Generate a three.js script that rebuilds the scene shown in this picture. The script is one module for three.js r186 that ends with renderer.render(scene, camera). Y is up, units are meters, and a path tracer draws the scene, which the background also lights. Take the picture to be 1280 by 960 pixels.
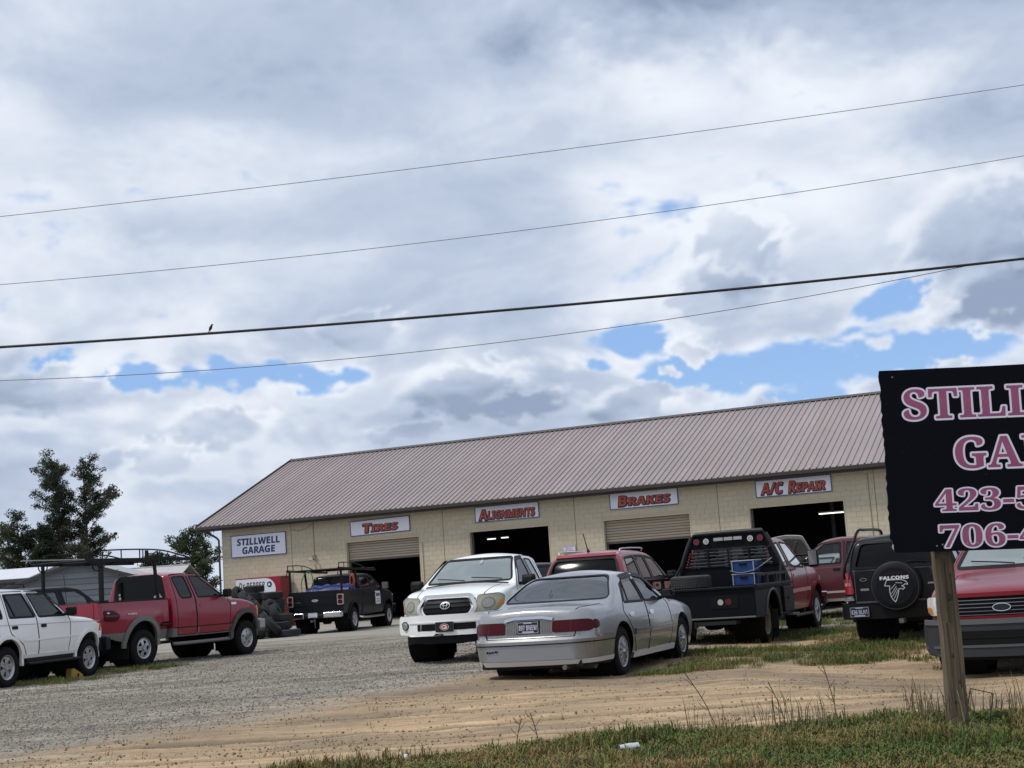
import * as THREE from 'three';
import { RoundedBoxGeometry } from 'three/addons/geometries/RoundedBoxGeometry.js';
import { mergeGeometries, mergeVertices, toCreasedNormals } from 'three/addons/utils/BufferGeometryUtils.js';

// ---------------------------------------------------------------- camera, sky, sun, exposure
const scene = new THREE.Scene();
const camera = new THREE.PerspectiveCamera(29.86, 4 / 3, 0.1, 3000);
camera.rotation.order = 'YXZ';
camera.position.set(0, 1.242, 0);
camera.rotation.set(0.13656, 0, -0.068);
const renderer = new THREE.WebGLRenderer({ antialias: true });
renderer.setSize(1024, 768);
renderer.toneMapping = THREE.LinearToneMapping;
renderer.toneMappingExposure = 1.2;
renderer.shadowMap.enabled = true;

let seed_ = 12345;
const rnd = () => { seed_ = (seed_ + 0x6d2b79f5) | 0; let t = Math.imul(seed_ ^ (seed_ >>> 15), 1 | seed_); t = (t + Math.imul(t ^ (t >>> 7), 61 | t)) ^ t; return ((t ^ (t >>> 14)) >>> 0) / 4294967296; };
const rr = (a, b) => a + (b - a) * rnd();
const reseed = (n) => { seed_ = n; };
const clamp = (x, a = 0, b = 1) => Math.min(b, Math.max(a, x));
const lerp = (a, b, t) => a + (b - a) * t;
const sst = (a, b, x) => { const t = clamp((x - a) / (b - a)); return t * t * (3 - 2 * t); };
const hash3 = (x, y, z) => { let h = Math.imul(x, 374761393) + Math.imul(y, 668265263) + Math.imul(z, 2147483647 - 1274126177); h = Math.imul(h ^ (h >>> 13), 1274126177); h ^= h >>> 16; return (h >>> 0) / 4294967296; };
function noise3(x, y, z) {
  const ix = Math.floor(x), iy = Math.floor(y), iz = Math.floor(z); let fx = x - ix, fy = y - iy, fz = z - iz;
  fx = fx * fx * fx * (fx * (fx * 6 - 15) + 10); fy = fy * fy * fy * (fy * (fy * 6 - 15) + 10); fz = fz * fz * fz * (fz * (fz * 6 - 15) + 10);
  const a = lerp(lerp(hash3(ix, iy, iz), hash3(ix + 1, iy, iz), fx), lerp(hash3(ix, iy + 1, iz), hash3(ix + 1, iy + 1, iz), fx), fy);
  const b = lerp(lerp(hash3(ix, iy, iz + 1), hash3(ix + 1, iy, iz + 1), fx), lerp(hash3(ix, iy + 1, iz + 1), hash3(ix + 1, iy + 1, iz + 1), fx), fy);
  return lerp(a, b, fz) * 2 - 1;
}
function noise2(x, y) {
  const ix = Math.floor(x), iy = Math.floor(y); let fx = x - ix, fy = y - iy;
  fx = fx * fx * (3 - 2 * fx); fy = fy * fy * (3 - 2 * fy);
  return lerp(lerp(hash3(ix, iy, 7), hash3(ix + 1, iy, 7), fx), lerp(hash3(ix, iy + 1, 7), hash3(ix + 1, iy + 1, 7), fx), fy) * 2 - 1;
}
const fbm2 = (x, y, n, g = 0.5) => { let s = 0, a = 1, t = 0; for (let i = 0; i < n; i++) { s += a * noise2(x, y); t += a; a *= g; x = x * 2.03 + 17.1; y = y * 2.03 - 9.7; } return s / t; };
const fbm3 = (x, y, z, n, g = 0.52) => { let s = 0, a = 1, t = 0; for (let i = 0; i < n; i++) { s += a * noise3(x, y, z); t += a; a *= g; x = x * 2.03 + 5.3; y = y * 2.03 - 3.1; z = z * 2.03 + 8.7; } return s / t; };

// broken cloud over blue: cover and thickness come from layered noise; the blobs are the larger banks and gaps, by bearing and height in degrees
const SKY_W = 4096;
const GAPS = [[12.0, 8.0, 2.2, 1.15, 1.0], [8.2, 7.5, 1.9, 0.55, 0.95], [16.5, 7.7, 3.0, 0.7, 0.95], [14.6, 9.6, 0.9, 0.6, 0.7], [4.1, 8.75, 1.2, 0.5, 0.85], [5.6, 7.6, 0.9, 0.3, 0.6], [-10.8, 8.5, 3.4, 0.40, 0.66], [-19.5, 9.1, 1.5, 0.5, 0.6], [-7.0, 8.2, 1.5, 0.35, 0.5], [-15.5, 8.6, 1.6, 0.3, 0.6], [11.5, 6.2, 3.4, 0.5, 0.8]];
const BANKS = [[9.5, 22.8, 9, 2.1, 0.66], [6, 21.2, 3.4, 1.1, 0.2], [18.5, 21.0, 5, 1.4, 0.25], [-9, 18.6, 8, 2.4, 0.12], [-15, 17.5, 5, 1.9, 0.1], [18.5, 16.3, 2.4, 0.9, 0.22], [-4, 11, 6, 0.7, 0.08], [-14, 14.2, 5, 0.7, 0.08], [3, 18.6, 6, 1.3, -0.2], [14, 17.6, 6, 0.9, -0.2], [-3, 22.6, 4, 1.2, -0.1], [3, 15.0, 5, 1.2, -0.12], [13.4, 14.4, 3.4, 1.2, -0.16], [-13, 13.0, 4, 0.5, -0.1], [-6, 13.5, 4, 0.5, -0.08], [0, 13.2, 5, 0.5, -0.08], [-9, 5.6, 8, 1.6, -0.12]];
const PUFFS = [[9.3, 12.3, 2.0, 2.1, 0.27], [8.4, 10.7, 2.3, 1.2, 0.24], [18.9, 11.2, 2.9, 2.7, 0.34], [19.6, 9.4, 2.4, 1.1, 0.28], [-1.3, 7.9, 2.6, 0.95, 0.32], [0.9, 7.2, 1.6, 0.7, 0.28], [-11.8, 6.7, 1.9, 0.75, 0.26], [-18.5, 8.3, 2.4, 0.8, 0.24], [4.8, 6.6, 1.5, 0.7, 0.3], [-6.2, 10.2, 1.7, 0.7, 0.16], [-4.2, 6.3, 1.5, 0.5, 0.2], [6.9, 8.4, 1.0, 0.5, 0.16], [-14.5, 5.6, 2.2, 0.5, 0.2], [9.6, 5.9, 1.4, 0.4, 0.1], [17.2, 6.6, 1.2, 0.4, 0.1]];
function skyTexture() {
  const W = SKY_W, H = W / 2, data = new Float32Array(W * H * 4), D = 180 / Math.PI;
  for (let j = 0; j < H; j++) {
    const elr = ((j + 0.5) / H - 0.5) * Math.PI, el = elr * D, dy = Math.sin(elr), ce = Math.cos(elr);
    for (let i = 0; i < W; i++) {
      const o = (j * W + i) * 4; data[o + 3] = 1;
      if (el < -0.5) { data[o] = 0.5; data[o + 1] = 0.52; data[o + 2] = 0.55; continue; }
      const th = ((i + 0.5) / W - 0.5) * 2 * Math.PI, dx = Math.cos(th) * ce, dz = Math.sin(th) * ce;
      let az = (th + Math.PI / 2) * D; if (az > 180) az -= 360; if (az < -180) az += 360;
      const yy = dy * 1.9, near = Math.abs(az) < 34 && el < 34, oc = near ? 7 : 4;
      const wx = fbm3(dx * 9 + 3, yy * 9, dz * 9, 2) * 0.03, wy = fbm3(dx * 9 - 7, yy * 9 + 5, dz * 9, 2) * 0.03;
      const px = dx + wx, py = yy + wy * 0.8, pz = dz + wx * 0.5;
      const big = fbm3(px * 5.5, py * 7, pz * 5.5, 2);
      const n = fbm3(px * 11 + 11, py * 12, pz * 11, oc, 0.50), n2 = fbm3(px * 11 + 11 - 0.12, py * 12 + 0.22, pz * 11, oc - 1, 0.50);
      const bil = near ? 1 - Math.abs(fbm3(px * 44, py * 44, pz * 44, 4, 0.55)) * 2.4 : 0.6, bil2 = near ? fbm3(px * 70 + 5, py * 70, pz * 70, 4, 0.55) : 0;
      let cover = 0.52 + 0.26 * big + 0.62 * n + 0.12 * bil, thick = 0.345 + 0.22 * big + 0.26 * n, rim = 0;
      const waz = az + n * 2.4 + bil2 * 0.9, wel = el + n * 1.0 + bil2 * 0.5;
      if (near) {
        for (const [a, e, ra, re, k] of GAPS) { const q = ((waz - a) / ra) ** 2 + ((wel - e) / re) ** 2; if (q < 6) cover -= k * 1.05 * Math.exp(-q * 0.9); }
        for (const [a, e, ra, re, k] of BANKS) { const q = ((waz - a) / ra) ** 2 + ((wel - e) / re) ** 2; if (q < 8) { const g = Math.exp(-q * 0.8); thick += k * g; cover += Math.max(0, k) * 0.8 * g; } }
        for (const [a, e, ra, re, k] of PUFFS) { const q = Math.hypot((az + bil2 * 0.95 + n * 1.0 - a) / ra, (el + bil2 * 0.7 + n * 0.7 - e) / re); if (q < 1.5) { const g = sst(1.12, 0.72, q), low = sst(0.9, -0.5, (el - e) / re); thick += k * g * (0.35 + 0.65 * low) - 0.20 * sst(1.35, 1.02, q) * sst(0.72, 0.98, q) * sst(-0.5, 0.3, (el - e) / re); cover += 0.75 * sst(1.3, 0.85, q); } }
      }
      cover += 0.14 * sst(13, 30, el) - 0.04 * (1 - sst(3, 9, el));
      const alpha = sst(0.03, 0.36, cover), body = sst(0.10, 0.62, cover), relief = clamp((n - n2) * 1.4, -0.24, 0.26);
      const t = clamp(thick * (0.2 + 0.8 * body) + (1 - bil) * 0.05 - 0.03 - relief * (0.22 + 0.50 * (1 - sst(8, 14, el))), 0, 1.1);
      const k1 = sst(-0.08, 0.52, t), k2 = sst(0.42, 1.05, t);
      let r = lerp(lerp(0.74, 0.42, k1), 0.17, k2), g = lerp(lerp(0.775, 0.49, k1), 0.225, k2), b = lerp(lerp(0.835, 0.615, k1), 0.345, k2);
      const hz = 1 - sst(0, 9, el);
      r = lerp(r, 0.56, hz * 0.5); g = lerp(g, 0.62, hz * 0.5); b = lerp(b, 0.72, hz * 0.5);
      const up = sst(0, 40, el), br = lerp(0.28, 0.07, up) + 0.12 * hz, bg = lerp(0.455, 0.20, up) + 0.11 * hz, bb = lerp(0.74, 0.52, up) + 0.03 * hz;
      data[o] = lerp(br, r, alpha); data[o + 1] = lerp(bg, g, alpha); data[o + 2] = lerp(bb, b, alpha);
    }
  }
  const t = new THREE.DataTexture(data, W, H, THREE.RGBAFormat, THREE.FloatType);
  t.mapping = THREE.EquirectangularReflectionMapping; t.magFilter = THREE.LinearFilter; t.needsUpdate = true;
  return t;
}
scene.background = skyTexture();
scene.environment = scene.background;

const sun = new THREE.DirectionalLight(new THREE.Color(1, 0.95, 0.88), 2.1);
sun.name = 'sunlight';
sun.position.set(-34, 60, -20); sun.target.position.set(0, 0, -30);
sun.castShadow = true; sun.shadow.radius = 16; sun.shadow.mapSize.set(2048, 2048);
Object.assign(sun.shadow.camera, { left: -70, right: 70, top: 70, bottom: -70, near: 1, far: 200 });
scene.add(sun, sun.target);

// ---------------------------------------------------------------- helpers
const V = (x, y, z) => new THREE.Vector3(x, y, z);
const used = {};
function numbered(name) { used[name] = (used[name] ?? -1) + 1; return used[name] ? name + '_' + String(used[name]).padStart(3, '0') : name; }
function shade(o) { o.castShadow = o.receiveShadow = true; return o; }
function thing(name, label, category, pos = [0, 0, 0], turn = 0, group) {
  const o = new THREE.Group(); o.name = numbered(name); o.position.set(...pos); o.rotation.y = turn;
  o.userData = { label, category }; if (group) o.userData.group = group; scene.add(o); return o;
}
function obj(name, geo, mat, parent = scene) {
  let g = geo;
  if (Array.isArray(geo)) { const l = geo.filter(Boolean).map((q) => { const c = q.index ? q.toNonIndexed() : q; for (const k of Object.keys(c.attributes)) if (!['position', 'normal', 'uv'].includes(k)) c.deleteAttribute(k); if (!c.attributes.uv) c.setAttribute('uv', new THREE.BufferAttribute(new Float32Array(c.attributes.position.count * 2), 2)); return c; }); g = l.length > 1 ? mergeGeometries(l) : l[0]; }
  const m = shade(new THREE.Mesh(g, mat)); m.name = parent === scene ? numbered(name) : name; parent.add(m); return m;
}
function tag(o, label, category, group) { o.userData.label = label; o.userData.category = category; if (group) o.userData.group = group; return o; }
function struct(o) { o.userData.kind = 'structure'; return o; }
function stuff(o) { o.userData.kind = 'stuff'; return o; }
const grp = (name, parent, p = [0, 0, 0], turn = 0) => { const g = new THREE.Group(); g.name = name; g.position.set(...p); g.rotation.y = turn; parent.add(g); return g; };
const bx = (w, h, d, x = 0, y = 0, z = 0, r = 0) => { const g = r > 0 ? new RoundedBoxGeometry(w, h, d, 2, Math.min(r, w / 2.01, h / 2.01, d / 2.01)) : new THREE.BoxGeometry(w, h, d); g.translate(x, y, z); return g; };
const tube = (pts, r, seg = 0, rad = 6, closed = false) => new THREE.TubeGeometry(new THREE.CatmullRomCurve3(pts.map((q) => Array.isArray(q) ? V(...q) : q), closed, 'catmullrom', 0.5), seg || Math.max(2, pts.length * 4), r, rad, closed);
function rod(a, b, r, rad = 6) { const A = V(...a), B = V(...b), d = B.clone().sub(A), g = new THREE.CylinderGeometry(r, r, d.length(), rad); g.applyQuaternion(new THREE.Quaternion().setFromUnitVectors(V(0, 1, 0), d.normalize())); g.translate((A.x + B.x) / 2, (A.y + B.y) / 2, (A.z + B.z) / 2); return g; }
function bar(a, b, w, h) { const A = V(...a), B = V(...b), d = B.clone().sub(A), L = d.length(), g = new THREE.BoxGeometry(L, h, w); d.normalize(); const zz = V(-d.z, 0, d.x); if (zz.lengthSq() < 1e-6) zz.set(0, 0, 1); zz.normalize(); const yy = zz.clone().cross(d).normalize(); const m = new THREE.Matrix4().makeBasis(d, yy, d.clone().cross(yy)); g.applyMatrix4(m); g.translate((A.x + B.x) / 2, (A.y + B.y) / 2, (A.z + B.z) / 2); return g; }
const cyl = (r1, r2, h, n, x = 0, y = 0, z = 0, ax = 'y') => { const g = new THREE.CylinderGeometry(r1, r2, h, n); if (ax === 'z') g.rotateX(Math.PI / 2); if (ax === 'x') g.rotateZ(Math.PI / 2); g.translate(x, y, z); return g; };
const lin = (r, g, b) => new THREE.Color().setRGB(r, g, b);
const mat = (r, g, b, rough = 0.8, metal = 0, extra = {}) => new THREE.MeshStandardMaterial({ color: lin(r, g, b), roughness: rough, metalness: metal, side: THREE.DoubleSide, ...extra });
const phys = (r, g, b, rough, metal, extra = {}) => new THREE.MeshPhysicalMaterial({ color: lin(r, g, b), roughness: rough, metalness: metal, side: THREE.DoubleSide, ...extra });
function canvasTex(w, h, draw) { const c = document.createElement('canvas'); c.width = w; c.height = h; draw(c.getContext('2d'), w, h); const t = new THREE.CanvasTexture(c); t.colorSpace = THREE.SRGBColorSpace; t.anisotropy = 8; return t; }
function dataTex(n, fn, color = false, rep = null) { const d = new Uint8Array(n * n * 4); for (let j = 0; j < n; j++) for (let i = 0; i < n; i++) { const c = fn(i / n, j / n, i, j), o = (j * n + i) * 4; d[o] = clamp(c[0]) * 255; d[o + 1] = clamp(c[1]) * 255; d[o + 2] = clamp(c[2]) * 255; d[o + 3] = 255; } const t = new THREE.DataTexture(d, n, n); t.wrapS = t.wrapT = THREE.RepeatWrapping; t.magFilter = THREE.LinearFilter; t.minFilter = THREE.LinearMipmapLinearFilter; t.generateMipmaps = true; if (color) t.colorSpace = THREE.SRGBColorSpace; if (rep) t.repeat.set(...rep); t.needsUpdate = true; return t; }
const toS = (x) => x <= 0.0031308 ? 12.92 * x : 1.055 * Math.pow(x, 1 / 2.4) - 0.055;
// tileable noise on the unit square
const tnoise = (u, v, f, s) => { const x = u * f, y = v * f, ix = Math.floor(x), iy = Math.floor(y); let fx = x - ix, fy = y - iy; fx = fx * fx * (3 - 2 * fx); fy = fy * fy * (3 - 2 * fy); const H = (a, b) => hash3(((a % f) + f) % f, ((b % f) + f) % f, s); return lerp(lerp(H(ix, iy), H(ix + 1, iy), fx), lerp(H(ix, iy + 1), H(ix + 1, iy + 1), fx), fy); };
const tfbm = (u, v, f, n, s) => { let r = 0, a = 1, t = 0; for (let i = 0; i < n; i++) { r += a * tnoise(u, v, f, s + i); t += a; a *= 0.55; f *= 2; } return r / t; };
const P = (x, d, y = 0) => [x, y, -d];                   // metres to the right, metres away, height
const pw = (pts) => {                                     // smooth curve that never overshoots its points
  const n = pts.length, d = [], m = [];
  for (let i = 0; i < n - 1; i++) d.push((pts[i + 1][1] - pts[i][1]) / (pts[i + 1][0] - pts[i][0]));
  for (let i = 0; i < n; i++) m.push(i === 0 ? d[0] : i === n - 1 ? d[n - 2] : d[i - 1] * d[i] <= 0 ? 0 : 2 * d[i - 1] * d[i] / (d[i - 1] + d[i]));
  return (x) => {
    if (x <= pts[0][0]) return pts[0][1]; if (x >= pts[n - 1][0]) return pts[n - 1][1];
    let i = 0; while (x > pts[i + 1][0]) i++;
    const h = pts[i + 1][0] - pts[i][0], t = (x - pts[i][0]) / h, t2 = t * t, t3 = t2 * t;
    return (2 * t3 - 3 * t2 + 1) * pts[i][1] + (t3 - 2 * t2 + t) * h * m[i] + (-2 * t3 + 3 * t2) * pts[i + 1][1] + (t3 - t2) * h * m[i + 1];
  };
};
const roundPoly = (pts, r, n = 4) => {                    // polygon with rounded corners
  const out = [];
  for (let i = 0; i < pts.length; i++) {
    const p = pts[(i + pts.length - 1) % pts.length], c = pts[i], q = pts[(i + 1) % pts.length];
    const a = [p[0] - c[0], p[1] - c[1]], b = [q[0] - c[0], q[1] - c[1]], la = Math.hypot(...a), lb = Math.hypot(...b), k = Math.min(r, la * 0.45, lb * 0.45);
    const A = [c[0] + a[0] / la * k, c[1] + a[1] / la * k], B = [c[0] + b[0] / lb * k, c[1] + b[1] / lb * k];
    for (let j = 0; j <= n; j++) { const t = j / n; out.push([(1 - t) ** 2 * A[0] + 2 * t * (1 - t) * c[0] + t * t * B[0], (1 - t) ** 2 * A[1] + 2 * t * (1 - t) * c[1] + t * t * B[1]]); }
  }
  return out;
};
const ccw = (poly) => { let a = 0; for (let i = 0; i < poly.length; i++) { const p = poly[i], q = poly[(i + 1) % poly.length]; a += p[0] * q[1] - q[0] * p[1]; } return a >= 0 ? poly : poly.slice().reverse(); };
// ---------------------------------------------------------------- ground: grass verge, dirt lane, gravel lot
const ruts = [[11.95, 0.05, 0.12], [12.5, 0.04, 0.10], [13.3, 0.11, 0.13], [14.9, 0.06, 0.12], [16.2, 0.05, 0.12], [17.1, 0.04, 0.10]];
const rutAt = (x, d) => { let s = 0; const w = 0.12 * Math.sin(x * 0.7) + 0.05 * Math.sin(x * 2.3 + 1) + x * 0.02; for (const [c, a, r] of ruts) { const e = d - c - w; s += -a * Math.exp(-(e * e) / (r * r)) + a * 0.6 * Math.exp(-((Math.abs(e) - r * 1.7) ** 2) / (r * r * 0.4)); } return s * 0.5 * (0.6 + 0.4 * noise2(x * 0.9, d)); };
function gy(x, d) {
  let y = -sst(2.0, 4.8, x) * (1 - sst(11, 16, x)) * sst(11.5, 15.5, d) * (1 - sst(29, 39, d)) * lerp(0.2, 0.11, sst(17.5, 25, d));
  y -= 0.11 * Math.exp(-(((x - 1.6) / 1.9) ** 2 + ((d - 20.6) / 2.4) ** 2));
  const edge = sst(7.2, 9, d) * (1 - sst(38, 42, d)) * (1 - sst(14, 17.5, Math.abs(x)));
  y += edge * (0.018 * noise2(x * 0.8, d * 0.8) + 0.010 * noise2(x * 2.7 + 4, d * 2.7) + 0.006 * noise2(x * 6.1, d * 6.1 + 9));
  y += edge * rutAt(x, d) * sst(-7, -2, x);
  y += 0.03 * sst(11.6, 10.4, d) * edge;
  return y;
}
const dirtEdge = pw([[-12, 12.2], [-5, 13.6], [-3, 15.5], [-1, 19.5], [1.5, 22.5], [4, 27], [9, 29]]);
const edgePw = pw([[-6, 8.6], [-3, 9.9], [-1.2, 10.6], [0.5, 11.1], [3, 11.3], [6, 11.1]]), grassEdge = (x) => edgePw(x) + 0.22 * noise2(x * 1.7, 3) + 0.12 * noise2(x * 5.1, 8);
const grassPatch = (x, d) => {                       // how grassy the far patches are
  let g = 0;
  for (const [cx, cd, rx, rd, k] of [[3.1, 20.9, 1.0, 0.9, 0.8], [4.4, 20.6, 1.1, 0.9, 0.85], [3.1, 22.6, 1.3, 1.2, 0.8], [5.0, 23.0, 1.5, 1.4, 0.8], [5.2, 27.5, 2.0, 2.4, 0.85], [5.7, 19.0, 0.8, 1.1, 0.55], [-8.7, 26.8, 1.2, 1.6, 0.5], [-8.2, 30.2, 1.3, 1.3, 0.55], [2.2, 19.4, 0.8, 0.7, 0.7], [6.8, 33, 2.2, 3, 0.6]]) g = Math.max(g, k * Math.exp(-(((x - cx) / rx) ** 2 + ((d - cd) / rd) ** 2)));
  return clamp(g + 0.5 * noise2(x * 1.3, d * 1.3) * sst(0.1, 0.5, g) + 0.4 * noise2(x * 4, d * 4) * sst(0.1, 0.5, g) - 0.12);
};
const GX0 = -18, GD0 = 7, GS = 36;
{
  const n = 2048, data = new Uint8Array(n * n * 4), bump = new Uint8Array(n * n * 4);
  for (let j = 0; j < n; j++) for (let i = 0; i < n; i++) {
    const x = GX0 + (i + 0.5) / n * GS, d = GD0 + (j + 0.5) / n * GS, o = (j * n + i) * 4;
    const big = fbm2(x * 0.35, d * 0.35, 3), mid = fbm2(x * 1.6 + 7, d * 1.6, 3), fine = noise2(x * 17, d * 17), grit = hash3(i, j, 3) - 0.5, grit2 = noise2(x * 34, d * 34);
    const streak = fbm2(x * 0.45 + 3, d * 5.5 + 0.3 * Math.sin(x), 4);
    const gravel = sst(-2.6, 2.2, d - dirtEdge(x) + 3.0 * big + 1.3 * mid + 1.6 * streak);
    // gravel: pale grey stone with darker gaps and a little dust
    const track = fbm2(x * 0.22 + d * 0.10 + 9, d * 2.4 - x * 0.8, 4);
    let gv = 0.195 + 0.045 * big + 0.045 * mid + 0.06 * grit2 + 0.13 * grit + 0.03 * fine + 0.13 * track;
    let c = [gv * 1.08, gv * 0.965, gv * 0.78];
    // packed sandy dirt, combed by tyres
    const dv = 1 + 0.17 * big + 0.15 * mid + 0.42 * streak + 0.30 * fbm2(x * 0.9 + 40, d * 15, 3) + 0.1 * fine + 0.2 * grit + 0.08 * grit2;
    let dc = [0.325 * dv, 0.230 * dv, 0.132 * dv];
    const darkpatch = sst(0.02, 0.42, 0.5 * Math.exp(-(((x - 0.6) / 2.4) ** 2 + ((d - 18.2) / 1.6) ** 2)) + fbm2(x * 0.55 + 31, d * 0.8 + 5, 4) * 0.8 + 0.4 * streak) * 0.62;
    dc = dc.map((v, k) => lerp(v, [0.13, 0.098, 0.066][k], darkpatch * (1 - 0.5 * gravel)));
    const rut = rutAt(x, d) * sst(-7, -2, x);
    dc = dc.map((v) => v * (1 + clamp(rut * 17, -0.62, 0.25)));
    const mix = clamp(gravel + grit * 0.7 * (gravel > 0.08 && gravel < 0.95 ? 1 : 0));
    c = c.map((v, k) => lerp(dc[k], v, mix));
    // litter of organic brown at the margins, then grass soil
    const gr = Math.max(grassPatch(x, d) * 0.95, sst(-0.25, 0.25, grassEdge(x) - d + 0.2 * fine));
    const soil = [0.062 + 0.03 * mid + 0.05 * grit, 0.062 + 0.025 * mid + 0.045 * grit, 0.028 + 0.02 * grit];
    c = c.map((v, k) => lerp(v, Math.max(0.01, soil[k]), gr * 0.9));
    for (let k = 0; k < 3; k++) data[o + k] = clamp(toS(clamp(c[k], 0.01, 1))) * 255;
    data[o + 3] = 255;
    const b = clamp(0.5 + (0.3 * grit + 0.3 * grit2 + 0.12 * fine) * (0.35 + 0.65 * mix) + 0.12 * streak * (1 - mix));
    bump[o] = bump[o + 1] = bump[o + 2] = b * 255; bump[o + 3] = 255;
  }
  const mk = (dd, col) => { const t = new THREE.DataTexture(dd, n, n); t.magFilter = THREE.LinearFilter; t.minFilter = THREE.LinearMipmapLinearFilter; t.generateMipmaps = true; if (col) t.colorSpace = THREE.SRGBColorSpace; t.needsUpdate = true; return t; };
  const m = new THREE.MeshStandardMaterial({ map: mk(data, true), bumpMap: mk(bump, false), bumpScale: 0.03, roughness: 0.95 });
  const N = 300, pos = new Float32Array((N + 1) ** 2 * 3), uv = new Float32Array((N + 1) ** 2 * 2), idx = [];
  for (let j = 0; j <= N; j++) for (let i = 0; i <= N; i++) {
    const x = GX0 + i / N * GS, d = GD0 + j / N * GS, k = j * (N + 1) + i;
    pos.set([x, gy(x, d), -d], k * 3); uv.set([i / N, j / N], k * 2);
    if (i < N && j < N) idx.push(k, k + 1, k + N + 1, k + 1, k + N + 2, k + N + 1);
  }
  const g = new THREE.BufferGeometry(); g.setAttribute('position', new THREE.BufferAttribute(pos, 3)); g.setAttribute('uv', new THREE.BufferAttribute(uv, 2)); g.setIndex(idx); g.computeVertexNormals();
  struct(obj('gravel_lot', g, m));
  // the land beyond: gravel near the garage, scrub grass further off
  const tex = dataTex(512, (u, v) => { const a = tfbm(u, v, 4, 4, 21), b = tnoise(u, v, 128, 5), e = hash3(Math.floor(u * 512), Math.floor(v * 512), 6); const q = 0.155 + 0.07 * a + 0.06 * b + 0.07 * e; return [toS(q * 1.04), toS(q * 0.95), toS(q * 0.81)]; }, true);
  const L = 900, hole = (s) => { const sh = new THREE.Shape([[-s, -s], [s, -s], [s, s], [-s, s]].map((q) => new THREE.Vector2(...q))); sh.holes.push(new THREE.Path([[GX0, GD0], [GX0, GD0 + GS], [GX0 + GS, GD0 + GS], [GX0 + GS, GD0]].map((q) => new THREE.Vector2(...q)))); return new THREE.ShapeGeometry(sh).rotateX(-Math.PI / 2); };
  tex.repeat.set(1 / 6, 1 / 6);
  struct(obj('ground', hole(L), new THREE.MeshStandardMaterial({ map: tex, roughness: 0.97 })));
}
{ // loose stones on the gravel
  reseed(77); const N = 60000, g = new THREE.IcosahedronGeometry(1, 0); const s = new THREE.InstancedMesh(g, mat(1, 1, 1, 0.9), N), M = new THREE.Matrix4(), q = new THREE.Quaternion(), e = new THREE.Euler(), c = new THREE.Color(); let k = 0;
  while (k < N) {
    const d = 12 + 24 * Math.pow(rnd(), 1.25), x = rr(-0.37, 0.36) * d, gravel = sst(-1.5, 1.6, d - dirtEdge(x) + 2.4 * fbm2(x * 0.35, d * 0.35, 3));
    if (rnd() > gravel * gravel * 0.97 + 0.012) continue;
    const r = (0.004 + 0.011 * Math.pow(rnd(), 3)) * (0.75 + d * 0.014);
    q.setFromEuler(e.set(rr(0, 6), rr(0, 6), rr(0, 6))); M.compose(V(x, gy(x, d) + r * 0.25, -d), q, V(r * rr(0.8, 1.5), r * rr(0.5, 0.9), r)); s.setMatrixAt(k, M);
    const v = rr(0.10, 0.34); s.setColorAt(k, c.setRGB(v * 1.04, v * rr(0.90, 0.97), v * rr(0.72, 0.88))); k++;
  }
  s.name = 'loose_gravel'; stuff(shade(s)); scene.add(s);
}

{ // crumbs of dirt thrown up along the lane
  reseed(78); const N = 7000, s = new THREE.InstancedMesh(new THREE.IcosahedronGeometry(1, 0), mat(1, 1, 1, 0.97), N), M4 = new THREE.Matrix4(), q = new THREE.Quaternion(), e = new THREE.Euler(), c = new THREE.Color(); let k = 0;
  while (k < N) {
    let d = 11 + 11 * Math.pow(rnd(), 1.3); const x = rr(-0.37, 0.36) * d; if (rnd() < 0.5) { const R_ = ruts[Math.floor(rnd() * ruts.length)]; d = R_[0] + 0.12 * Math.sin(x * 0.7) + 0.05 * Math.sin(x * 2.3 + 1) + x * 0.02 + R_[2] * rr(0.8, 2.0) * (rnd() < 0.5 ? -1 : 1); }
    const dirt = 1 - sst(-2, 2, d - dirtEdge(x)); if (rnd() > dirt || d < grassEdge(x) - 0.3 || noise2(x * 1.7, d * 4) < rr(-0.6, 0.3)) continue;
    const r = 0.003 + 0.010 * Math.pow(rnd(), 3.2); q.setFromEuler(e.set(rr(0, 6), rr(0, 6), rr(0, 6))); M4.compose(V(x, gy(x, d) + r * 0.3, -d), q, V(r * rr(0.8, 1.6), r * rr(0.5, 0.9), r)); s.setMatrixAt(k, M4);
    const v = rr(0.14, 0.34); s.setColorAt(k, c.setRGB(v, v * 0.76, v * 0.48)); k++;
  }
  s.name = 'dirt_crumbs'; stuff(shade(s)); scene.add(s);
}
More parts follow.
